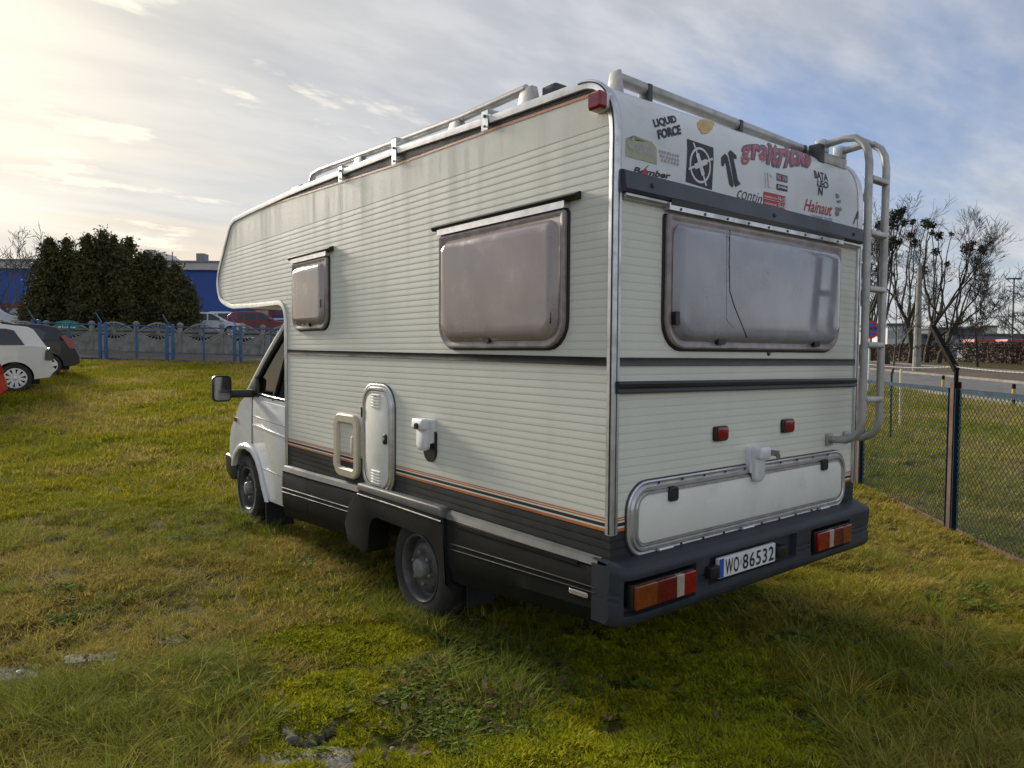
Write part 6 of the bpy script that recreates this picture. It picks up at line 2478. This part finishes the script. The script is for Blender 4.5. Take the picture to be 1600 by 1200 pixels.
def far_block(name, lab, cat, px0, px1, py0, py1, depth, m, thick=12, group=None, bands=0, roofm='fardark', wn=0):
    a, c = at(px0, py1, depth), at(px1, py1, depth)
    z1 = at((px0 + px1) / 2, py0, depth)[2]
    z0 = min(float(H(a[0], a[1])), at((px0 + px1) / 2, py1, depth)[2]) - 0.3
    w = float(np.linalg.norm((c - a)[:2]))
    t = thing(name, lab, cat, (float(a[0]), float(a[1]), z0), math.atan2(CR[1], CR[0]), group)
    h = z1 - z0
    b = MB()
    b.box(0, w, 0, thick, 0, h)
    wl = b.build('wall', m, t)
    b = MB()
    b.box(-0.3, w + 0.3, -0.3, thick + 0.3, h, h + max(0.3, h * 0.05))
    b.build('roof', roofm, t)
    for i in range(wn):
        x = w * (i + 0.5) / wn
        b = MB()
        b.box(x - w / wn * 0.32, x + w / wn * 0.32, -0.08, 0.02, h * 0.62, h * 0.84)
        o = b.build('window', 'winpale', t)
    return t


FB = 'far halls across the street'
far_block('far_hall', 'long dark grey far hall behind the bare trees', 'building', 1466, 1536, 514, 545, 130, 'fardark', group=FB, wn=9)
far_block('far_hall', 'low blue grey far hall with pale stripes behind the hedge', 'building', 1490, 1600, 524, 552, 120, 'farblue', group=FB, wn=14)
far_block('far_hall', 'white far hall with a row of windows under the mistletoe trees', 'building', 1386, 1418, 508, 545, 125, 'farwhite', group=FB, wn=6)
far_block('far_hall', 'teal and white low far hall left of the bent wire arm', 'building', 1418, 1466, 524, 548, 128, 'farblue', group=FB, wn=8)
far_block('apartment_block', 'small cream far block peeping over the hall roofs', 'building', 1536, 1557, 511, 545, 180, 'farcream', group=FB, wn=4)
far_block('far_hall', 'pale blue sheet metal shed beside the white parked car', 'building', 1536, 1560, 543, 566, 84, 'farblue', 5, group=FB)


def trailer(px0, px1, py0, py1, depth, lab):
    a, c = at(px0, py1, depth), at(px1, py1, depth)
    w = float(np.linalg.norm((c - a)[:2]))
    h = at(px0, py0, depth)[2] - a[2]
    zg = float(H(a[0], a[1]))
    t = thing('lorry_trailer', lab, 'trailer', (float(a[0]), float(a[1]), zg), math.atan2(CR[1], CR[0]), 'red lorry trailers')
    z0 = max(a[2] - zg, 0.9)
    b = MB()
    b.box(0, w, 0, 2.5, z0, z0 + h)
    b.build('box_body', 'trailerred', t, bevel=0.05)
    b = MB()
    b.box(0.02 * w, w * 0.98, -0.03, 2.53, z0 + h * 0.10, z0 + h * 0.16)
    b.build('white_band', 'inkwhite', t)
    b = MB()
    b.box(0.3, w - 0.3, 0.4, 2.1, z0 - 0.3, z0)
    b.build('chassis', 'under', t)
    for x in (0.78, 0.86, 0.94):
        b = MB()
        b.lathe([(0.0, 0), (0.5, 0), (0.5, 0.3), (0, 0.3)], (w * x, 0.1, 0.5), (0, 1, 0), 16)
        b.build('wheel', 'tyre', t)
    b = MB()
    b.box(0.6, 0.8, 0.3, 0.5, 0.0, z0)
    b.build('support_leg', 'under', t)


trailer(1522, 1571, 530, 545, 100, 'red lorry trailer parked behind the bare trees')
trailer(1574, 1625, 530, 549, 96, 'second red lorry trailer standing closer to the far lamp post')
q = standing(1580, 78)
car('parked_hatchback', 'small white car parked under the red trailers across the street', 'hatch', 'carcool', (q[0], q[1], q[2]), math.atan2(CR[1], CR[0]) + math.pi, None, 5, detail=False)
q = None


# ================================================================== GROUND COVER
def grass_mat(name, green, green2, straw, rough=0.8, patch=0.5):
    m = bpy.data.materials.new(name)
    m.use_nodes = True
    t = NT(m.node_tree)
    b = m.node_tree.nodes['Principled BSDF']
    pos = t.n('ShaderNodeNewGeometry').outputs['Position']
    a1 = t.n('ShaderNodeAttribute', attribute_type='INSTANCER', attribute_name='tint').outputs['Fac']
    rn = t.n('ShaderNodeObjectInfo').outputs['Random']
    c = t.mix(t.ramp(t.noise(pos, patch, 4, 0.6), 0.35, 0.65), green, green2)
    c = t.mix(t.math('MULTIPLY', rn, 0.45), c, green2)
    pi = t.n('ShaderNodeNewGeometry').outputs['Random Per Island']
    s = t.math('ADD', a1, t.math('MULTIPLY', t.math('SUBTRACT', pi, 0.5), 0.7))
    c = t.mix(t.ramp(s, 0.35, 0.75), c, straw)
    c = t.mix(1.0, c, t.mix(t.math('MULTIPLY', pi, 1.0), (0.68, 0.68, 0.68), (1.25, 1.25, 1.2)), 'MULTIPLY')
    t.put(b, 'Base Color', c)
    b.inputs['Roughness'].default_value = rough
    b.inputs['Specular IOR Level'].default_value = 0.06
    out = m.node_tree.nodes['Material Output']
    tl = t.n('ShaderNodeBsdfTranslucent', i_Color=c)
    mx = t.n('ShaderNodeMixShader', i_0=0.35)
    m.node_tree.links.new(b.outputs[0], mx.inputs[1])
    m.node_tree.links.new(tl.outputs[0], mx.inputs[2])
    m.node_tree.links.new(mx.outputs[0], out.inputs[0])
    return m


M['lawn'] = grass_mat('lawn_blades', (0.225, 0.250, 0.018), (0.355, 0.310, 0.022), (0.42, 0.335, 0.085))
M['long'] = grass_mat('long_grass_blades', (0.170, 0.220, 0.036), (0.250, 0.270, 0.040), (0.48, 0.37, 0.10))
M['weed'] = grass_mat('weed_leaves', (0.10, 0.165, 0.03), (0.14, 0.195, 0.035), (0.13, 0.11, 0.05))
M['mosstuft'] = grass_mat('moss_tufts', (0.46, 0.425, 0.014), (0.30, 0.325, 0.018), (0.17, 0.15, 0.04), 0.9, 1.8)
M['deadleaf'] = grass_mat('dead_leaves', (0.13, 0.085, 0.055), (0.09, 0.065, 0.045), (0.20, 0.15, 0.10), 0.8)
M['pebble'] = grass_mat('pebbles', (0.30, 0.28, 0.25), (0.20, 0.19, 0.17), (0.42, 0.40, 0.37), 0.9)

protos = bpy.data.collections.new('ground_cover_sources')


def proto(name, V, F, m):
    me = bpy.data.meshes.new(name)
    me.from_pydata(V, [], F)
    me.materials.append(M[m])
    o = bpy.data.objects.new(name, me)
    return o


def blades(n, hmin, hmax, w, spread, bend, seed, erect=0.5):
    r = np.random.default_rng(seed)
    V, F = [], []
    for i in range(n):
        a = r.uniform(0, 2 * math.pi)
        d0 = spread * math.sqrt(r.random())
        bx, by = d0 * math.cos(a), d0 * math.sin(a)
        h = r.uniform(hmin, hmax)
        az = a + r.normal(0, 0.9)
        lean = (1 - erect) * r.uniform(0.3, 1.3)
        ww = w * r.uniform(0.6, 1.2)
        tx, ty = math.cos(az), math.sin(az)
        px_, py_ = -ty, tx
        b0 = len(V)
        bd = bend * r.uniform(0.4, 1.4)
        for k, (f, wf) in enumerate(((0, 1.0), (0.4, 0.9), (0.75, 0.6), (1.0, 0.0))):
            off = h * (lean * f + bd * f * f)
            z = h * f * (1 - 0.35 * bd * f) * math.sqrt(max(0.15, 1 - (lean * 0.6) ** 2))
            cx, cy = bx + tx * off, by + ty * off
            if wf > 0:
                V += [(cx - px_ * ww * wf / 2, cy - py_ * ww * wf / 2, z), (cx + px_ * ww * wf / 2, cy + py_ * ww * wf / 2, z)]
            else:
                V.append((cx, cy, z))
        F += [(b0, b0 + 1, b0 + 3, b0 + 2), (b0 + 2, b0 + 3, b0 + 5, b0 + 4), (b0 + 4, b0 + 5, b0 + 6)]
    return V, F


def rosette(n, L, w, seed, up=0.35):
    r = np.random.default_rng(seed)
    V, F = [], []
    for i in range(n):
        a = r.uniform(0, 2 * math.pi)
        l = L * r.uniform(0.5, 1.1)
        tx, ty = math.cos(a), math.sin(a)
        px_, py_ = -ty, tx
        cx0, cy0 = r.normal(0, 0.012, 2)
        z0 = r.uniform(0.004, 0.03)
        u = up * r.uniform(0.2, 1.5)
        b0 = len(V)
        for f, wf in ((0, 0.15), (0.4, 1.0), (0.75, 0.85), (1, 0.05)):
            z = z0 + l * u * f - l * 0.5 * u * f * f
            ww = w * wf * r.uniform(0.8, 1.2) / 2
            V += [(cx0 + tx * l * f - px_ * ww, cy0 + ty * l * f - py_ * ww, z), (cx0 + tx * l * f + px_ * ww, cy0 + ty * l * f + py_ * ww, z + 0.003)]
        F += [(b0 + 2 * k, b0 + 2 * k + 1, b0 + 2 * k + 3, b0 + 2 * k + 2) for k in range(3)]
    return V, F


def lump(seed, s):
    r = np.random.default_rng(seed)
    bm = bmesh.new()
    bmesh.ops.create_icosphere(bm, subdivisions=1, radius=s)
    V = [(v.co.x * r.uniform(.7, 1.2), v.co.y * r.uniform(.7, 1.2), v.co.z * 0.6 * r.uniform(.7, 1.1) + s * 0.15) for v in bm.verts]
    bm.verts.index_update()
    F = [tuple(v.index for v in f.verts) for f in bm.faces]
    bm.free()
    return V, F


def scatter(name, label, cat, sources, xy, rotz, scl, tint, m, z=None, tilt=0.12, seed=1):
    """one object: sources instanced on the given points by geometry nodes"""
    r = np.random.default_rng(seed)
    n = len(xy)
    if z is None:
        z = HG(xy[:, 0], xy[:, 1])
    me = bpy.data.meshes.new(name)
    me.vertices.add(n)
    me.vertices.foreach_set('co', np.column_stack([xy, z]).astype(np.float32).ravel())
    at_ = me.attributes.new('rot', 'FLOAT_VECTOR', 'POINT')
    at_.data.foreach_set('vector', np.column_stack([r.normal(0, tilt, n), r.normal(0, tilt, n), rotz]).astype(np.float32).ravel())
    at_ = me.attributes.new('scl', 'FLOAT', 'POINT')
    at_.data.foreach_set('value', np.asarray(scl, np.float32))
    at_ = me.attributes.new('tint', 'FLOAT', 'POINT')
    at_.data.foreach_set('value', np.asarray(tint, np.float32))
    at_ = me.attributes.new('pick', 'INT', 'POINT')
    at_.data.foreach_set('value', r.integers(0, len(sources), n).astype(np.int32))
    me.materials.append(M[m])
    o = bpy.data.objects.new(name, me)
    COL.objects.link(o)
    c = bpy.data.collections.new(name + '_sources')
    for i, (V, F) in enumerate(sources):
        c.objects.link(proto('%s_source_%02d' % (name, i), V, F, m))
    ng = bpy.data.node_groups.new(name, 'GeometryNodeTree')
    ng.interface.new_socket('Geometry', in_out='INPUT', socket_type='NodeSocketGeometry')
    ng.interface.new_socket('Geometry', in_out='OUTPUT', socket_type='NodeSocketGeometry')
    N = ng.nodes
    gi, go = N.new('NodeGroupInput'), N.new('NodeGroupOutput')
    ci = N.new('GeometryNodeCollectionInfo')
    ci.inputs['Collection'].default_value = c
    ci.inputs['Separate Children'].default_value = True
    ci.inputs['Reset Children'].default_value = True
    ip = N.new('GeometryNodeInstanceOnPoints')
    ip.inputs['Pick Instance'].default_value = True

    def attr(nm, typ):
        q = N.new('GeometryNodeInputNamedAttribute')
        q.data_type = typ
        q.inputs['Name'].default_value = nm
        return q.outputs['Attribute']
    L = ng.links.new
    L(gi.outputs[0], ip.inputs['Points'])
    L(ci.outputs[0], ip.inputs['Instance'])
    L(attr('pick', 'INT'), ip.inputs['Instance Index'])
    e2r = N.new('FunctionNodeEulerToRotation')
    L(attr('rot', 'FLOAT_VECTOR'), e2r.inputs[0])
    L(e2r.outputs[0], ip.inputs['Rotation'])
    L(attr('scl', 'FLOAT'), ip.inputs['Scale'])
    L(ip.outputs[0], go.inputs[0])
    md = o.modifiers.new('scatter', 'NODES')
    md.node_group = ng
    return tag(o, label, cat, kind='stuff')


def wedge(n, r0, r1, power=1.0, half=R_(44), r=rng):
    """random ground points round the view direction, r0..r1 from the photographer"""
    u = r.random(n)
    rad = (r0 ** (2 - power) + u * (r1 ** (2 - power) - r0 ** (2 - power))) ** (1 / (2 - power))
    a = math.atan2(CF[1], CF[0]) + r.uniform(-half, half, n)
    return np.column_stack([CAM[0] + rad * np.cos(a), CAM[1] + rad * np.sin(a)]), rad


ZM1 = gpoly([(330, 1012), (450, 990), (640, 972), (690, 998), (640, 1046), (560, 1050), (470, 1036), (360, 1032)])
ZM2 = gpoly([(430, 1095), (500, 1062), (610, 1062), (640, 1100), (700, 1130), (830, 1150), (900, 1330), (370, 1330), (400, 1150)])
ZM3 = gpoly([(860, 1012), (960, 985), (1088, 952), (1200, 1050), (1345, 1200), (1420, 1330), (800, 1330), (830, 1110)])
ZL1 = gpoly([(-150, 1082), (60, 1068), (200, 1040), (380, 1026), (470, 1050), (455, 1085), (400, 1115), (365, 1200), (280, 1330), (-200, 1330)])
ZL2 = gpoly([(1190, 1085), (1330, 1020), (1480, 1000), (1700, 1010), (1800, 1330), (1440, 1330), (1300, 1170)])
ZW = gpoly([(600, 975), (700, 962), (860, 1000), (890, 1090), (840, 1150), (700, 1190), (600, 1110), (640, 1050), (690, 1000)])
ZS = gpoly([(1080, 935), (1150, 890), (1400, 860), (1600, 930), (1600, 1000), (1400, 990), (1220, 1050)])
WHEELS = [(0.14, 1.672), (0.17, 4.955), (2.04, 1.672), (2.0, 4.955)]


def masks(xy):
    x, y = xy[:, 0], xy[:, 1]
    d = {}
    j = (fbm(x, y, 6, 2) - 0.5) * 0.25
    jx, jy = x + j, y + (fbm(y, x, 6, 2) - 0.5) * 0.25
    for k, z in (('m1', ZM1), ('m2', ZM2), ('m3', ZM3), ('l1', ZL1), ('l2', ZL2), ('w', ZW), ('s', ZS)):
        d[k] = inpoly(jx, jy, z)
    d['moss'] = d['m1'] | d['m2'] | d['m3']
    d['slab'] = np.zeros(len(x), bool)
    for p in SLABPOLY:
        c0 = np.mean(p, 0)
        tw = (CAM[:2] - c0) / np.linalg.norm(CAM[:2] - c0) * 0.07
        d['slab'] |= inpoly(x, y, [tuple(c0 + tw + (np.array(q) - c0) * 1.12) for q in p])
    d['wheel'] = np.zeros(len(x), bool)
    for wx, wy in WHEELS:
        d['wheel'] |= (np.abs(x - wx) < 0.14) & (np.abs(y - wy) < 0.20)
    st = x * RN[0] + y * RN[1]
    d['paved'] = ((st > 12.4) & (st < 25.3)) | (st > 33)
    h = np.array([CF[0], CF[1]]) / math.hypot(CF[0], CF[1])
    dep = (x - CAM[0]) * h[0] + (y - CAM[1]) * h[1]
    d['far'] = (dep > 30.6) & ~d['paved']
    d['under'] = (x > 0.15) & (x < 2.05) & (y > 0.1) & (y < 5.2)
    return d


def straw_at(xy):
    x, y = xy[:, 0], xy[:, 1]
    return fbm(x, y, 0.55, 4)


# --- lawn, close
xy, rad = wedge(44000, 2.0, 9.0, 1.0)
d = masks(xy)
k = ~(d['slab'] | d['wheel'] | d['paved'])
bare = fbm(xy[:, 0] + 9, xy[:, 1] + 4, 1.6, 3)
k &= ~(d['moss'] & (rng.random(len(xy)) < 0.98))
k &= ~(d['w'] & (rng.random(len(xy)) < 0.45))
k &= (bare < 0.525) | (rng.random(len(xy)) < 0.24)
xy, d = xy[k], {a: c[k] for a, c in d.items()}
st = straw_at(xy)
tint = np.clip((st - 0.47) * 4.0 + 0.27, 0, 1) + 0.35 * d['s'] + 0.2 * d['w']
hgt = 0.60 + 0.9 * fbm(xy[:, 0] + 3, xy[:, 1] + 8, 1.1, 3) ** 1.5 * 1.4
src = [blades(22, 0.020, 0.055, 0.0046, 0.042, 0.5, 100 + i, 0.35) for i in range(7)]
scatter('lawn_grass', 'short yellow green winter grass round the motorhome', 'grass', src, xy, rng.uniform(0, 6.28, len(xy)), hgt * rng.uniform(0.75, 1.25, len(xy)), tint, 'lawn', seed=2)

# --- lawn, further out
xy, rad = wedge(46000, 8.5, 34, 1.0)
d = masks(xy)
k = ~(d['paved'] | d['far'])
xy, rad = xy[k], rad[k]
st = straw_at(xy)
tint = np.clip((st - 0.47) * 4.0 + 0.27, 0, 1)
src = [blades(26, 0.03, 0.085, 0.0095, 0.11, 0.5, 200 + i, 0.4) for i in range(6)]
sc = (0.8 + 0.9 * fbm(xy[:, 0], xy[:, 1], 0.9, 3)) * rng.uniform(0.7, 1.25, len(xy)) * np.interp(rad, [8, 14, 34], [0.75, 1.05, 1.7])
scatter('field_grass', 'rough grass of the open field and of the ground beyond the chain link fence', 'grass', src, xy, rng.uniform(0, 6.28, len(xy)), sc, tint, 'lawn', seed=3)

# --- dry matted straw
xy, rad = wedge(20000, 2.2, 11, 1.0)
d = masks(xy)
st = straw_at(xy)
edge = (np.abs(xy[:, 0]) < 0.5) & (xy[:, 1] > 0.3) & (xy[:, 1] < 5.2)
k = ~(d['slab'] | d['wheel'] | d['paved'] | d['m1'] | d['m2'] | d['m3']) & (rng.random(len(xy)) < np.clip((st - 0.46) * 4, 0.08, 0.8) + 0.45 * d['s'] + 0.4 * edge)
xy = xy[k]
src = [blades(18, 0.03, 0.08, 0.0030, 0.05, 0.9, 300 + i, 0.10) for i in range(6)]
scatter('dry_grass', 'matted straw coloured dead grass', 'grass', src, xy, rng.uniform(0, 6.28, len(xy)), rng.uniform(0.6, 1.2, len(xy)), rng.uniform(0.5, 1.0, len(xy)), 'lawn', seed=4)

# --- tussocks
xy, rad = wedge(4200, 2.4, 16, 1.0)
d = masks(xy)
tn = fbm(xy[:, 0] + 20, xy[:, 1], 0.9, 3)
k = ~(d['slab'] | d['wheel'] | d['paved'] | d['moss'] | d['under']) & ((tn > 0.515) | (rng.random(len(xy)) < 0.06))
xy = xy[k]
src = [blades(46, 0.06, 0.135, 0.0042, 0.07, 0.6, 400 + i, 0.45) for i in range(5)]
nearw = np.array([(wx - 0.16 + rng.uniform(-0.08, 0.03), wy + rng.uniform(-0.36, 0.36)) for wx, wy in WHEELS[:2] for _ in range(26)])
xy = np.concatenate([xy, nearw])
scatter('grass_tussocks', 'fresh green tussocks standing out of the shorter field grass', 'grass', src, xy, rng.uniform(0, 6.28, len(xy)), rng.uniform(0.6, 1.25, len(xy)), rng.uniform(0.0, 0.35, len(xy)), 'long', seed=5)

# --- long arching grass near the camera
xy, rad = wedge(30000, 2.0, 5.6, 1.0)
d = masks(xy)
cl = fbm(xy[:, 0], xy[:, 1], 2.6, 2) > 0.47
k = (d['l1'] & cl & (rng.random(len(xy)) < 0.22)) | (d['l2'] & cl & (rng.random(len(xy)) < 0.08)) | (d['w'] & (rng.random(len(xy)) < 0.05))
k &= ~(d['slab'])
xy = xy[k]
l2 = d['l2'][k]
src = [blades(36, 0.06, 0.165, 0.0032, 0.05, 1.0, 500 + i, 0.35) for i in range(6)]
# combed one way, as if blown flat
scatter('long_grass', 'long arching blue green grass clumps in the foreground', 'grass', src, xy, rng.uniform(0, 6.28, len(xy)), rng.uniform(0.55, 1.1, len(xy)), np.clip(rng.normal(0.18, 0.2, len(xy)) + 0.28 * l2, 0, 1), 'long', tilt=0.22, seed=6)

# --- moss
xy, rad = wedge(80000, 2.0, 5.4, 1.0)
d = masks(xy)
mn = fbm(xy[:, 0] * 1.3, xy[:, 1] * 1.3, 3.0, 3)
k = (d['moss'] & (mn > 0.30)) | ((d['w'] | d['l1']) & (rng.random(len(xy)) < 0.18) & (mn > 0.5))
k &= ~(d['slab'] & (mn < 0.62))
xy, d = xy[k], {a: c[k] for a, c in d.items()}
mn = mn[k]
src = [blades(20, 0.008, 0.020, 0.0055, 0.018, 0.5, 600 + i, 0.4) for i in range(5)]
tint = np.clip(rng.normal(0.20, 0.16, len(xy)), 0, 1)
scatter('moss', 'bright yellow green moss cushions creeping over the old paving', 'moss', src, xy, rng.uniform(0, 6.28, len(xy)), rng.uniform(0.7, 1.5, len(xy)) * (0.8 + mn * 0.7), tint, 'mosstuft', z=HG(xy[:, 0], xy[:, 1]) + 0.004 + (mn - 0.3) * 0.03, seed=7)
# the cushions under it
b = MB()
ux = np.arange(-2.2, 3.0, 0.03)
uy = np.arange(-1.6, 2.6, 0.03)
UX, UY = np.meshgrid(ux, uy)
fl = np.column_stack([UX.ravel(), UY.ravel()])
dm = masks(fl)
zz = HG(fl[:, 0], fl[:, 1]) + (fbm(fl[:, 0], fl[:, 1], 9, 3) - 0.5) * 0.045 + (fbm(fl[:, 0], fl[:, 1], 30, 2) - 0.5) * 0.016 + 0.004
zz = np.where(dm['moss'] & ~dm['slab'], zz, zz - 0.05)
b.v = np.column_stack([fl, zz]).tolist()
c_ = len(ux)
mk = dm['moss'].reshape(len(uy), c_)
b.f = [(i * c_ + j, i * c_ + j + 1, (i + 1) * c_ + j + 1, (i + 1) * c_ + j) for i in range(len(uy) - 1) for j in range(c_ - 1) if mk[i, j] or mk[i + 1, j] or mk[i, j + 1] or mk[i + 1, j + 1]]
b.m = [0] * len(b.f)
M['mossbed'] = ground_mat('moss_bed', (0.25, 0.25, 0.020), (0.17, 0.19, 0.020), (0.10, 0.09, 0.035), 1.4, 6, 0.8)
tag(b.build('moss_bed', 'mossbed', recalc=False, smooth=180), 'lumpy mossy ground over the old paving behind the motorhome', 'moss', kind='stuff')

# --- low weeds and litter
xy, rad = wedge(34000, 2.0, 7.0, 1.0)
d = masks(xy)
wn = fbm(xy[:, 0] + 4, xy[:, 1] + 31, 1.7, 3)
k = (d['w'] & (rng.random(len(xy)) < 0.8)) | (~d['moss'] & (wn > 0.66) & (rng.random(len(xy)) < 0.5)) | (d['moss'] & (wn > 0.62) & (rng.random(len(xy)) < 0.12))
k &= ~(d['slab'] | d['wheel'] | d['paved'])
xy = xy[k]
src = [rosette(9, 0.045, 0.016, 700 + i) for i in range(4)] + [rosette(12, 0.03, 0.014, 720 + i, 0.6) for i in range(3)]
scatter('low_weeds', 'low dark green broad leaved weeds in the grass', 'weeds', src, xy, rng.uniform(0, 6.28, len(xy)), rng.uniform(0.6, 1.3, len(xy)), np.clip(rng.normal(0.15, 0.2, len(xy)), 0, 1), 'weed', seed=8)
xy, rad = wedge(9000, 2.0, 8.0, 1.0)
d = masks(xy)
k = (d['w'] & (rng.random(len(xy)) < 0.55)) | (rng.random(len(xy)) < 0.07)
k &= ~(d['paved'])
xy = xy[k]
src = [rosette(2, 0.05, 0.03, 800 + i, 0.8) for i in range(5)]
scatter('leaf_litter', 'curled brown dead leaves lying in the grass', 'leaves', src, xy, rng.uniform(0, 6.28, len(xy)), rng.uniform(0.4, 1.0, len(xy)), rng.random(len(xy)), 'deadleaf', z=HG(xy[:, 0], xy[:, 1]) + 0.02, tilt=0.5, seed=9)
xy, rad = wedge(2200, 2.0, 5.0, 1.0)
d = masks(xy)
k = (d['m2'] & (rng.random(len(xy)) < 0.5)) | (d['m3'] & (rng.random(len(xy)) < 0.12)) | (rng.random(len(xy)) < 0.03)
xy = xy[k]
scatter('gravel_chips', 'small grey chips of stone lying in the moss', 'gravel', [lump(900 + i, 0.011) for i in range(4)], xy, rng.uniform(0, 6.28, len(xy)), rng.uniform(0.4, 1.2, len(xy)), rng.random(len(xy)), 'pebble', z=HG(xy[:, 0], xy[:, 1]) + 0.012, seed=10)
# single white pebbles
for px, py, s, lab in ((32, 1053, 0.022, 'white flat pebble on the grey slab by the tall grass'), (918, 1150, 0.020, 'white pebble lying in the shaded moss behind the bumper')):
    V, F = lump(int(px), s)
    q = onplane(px, py, 2, 0.0)
    o = fast_mesh('pebble', V, F, mat('white_stone', (0.62, 0.60, 0.56), 0.8, var=0.1))
    o.location = (float(q[0]), float(q[1]), float(HG(q[0], q[1])) + 0.022)
    tag(o, lab, 'pebble', 'white pebbles')
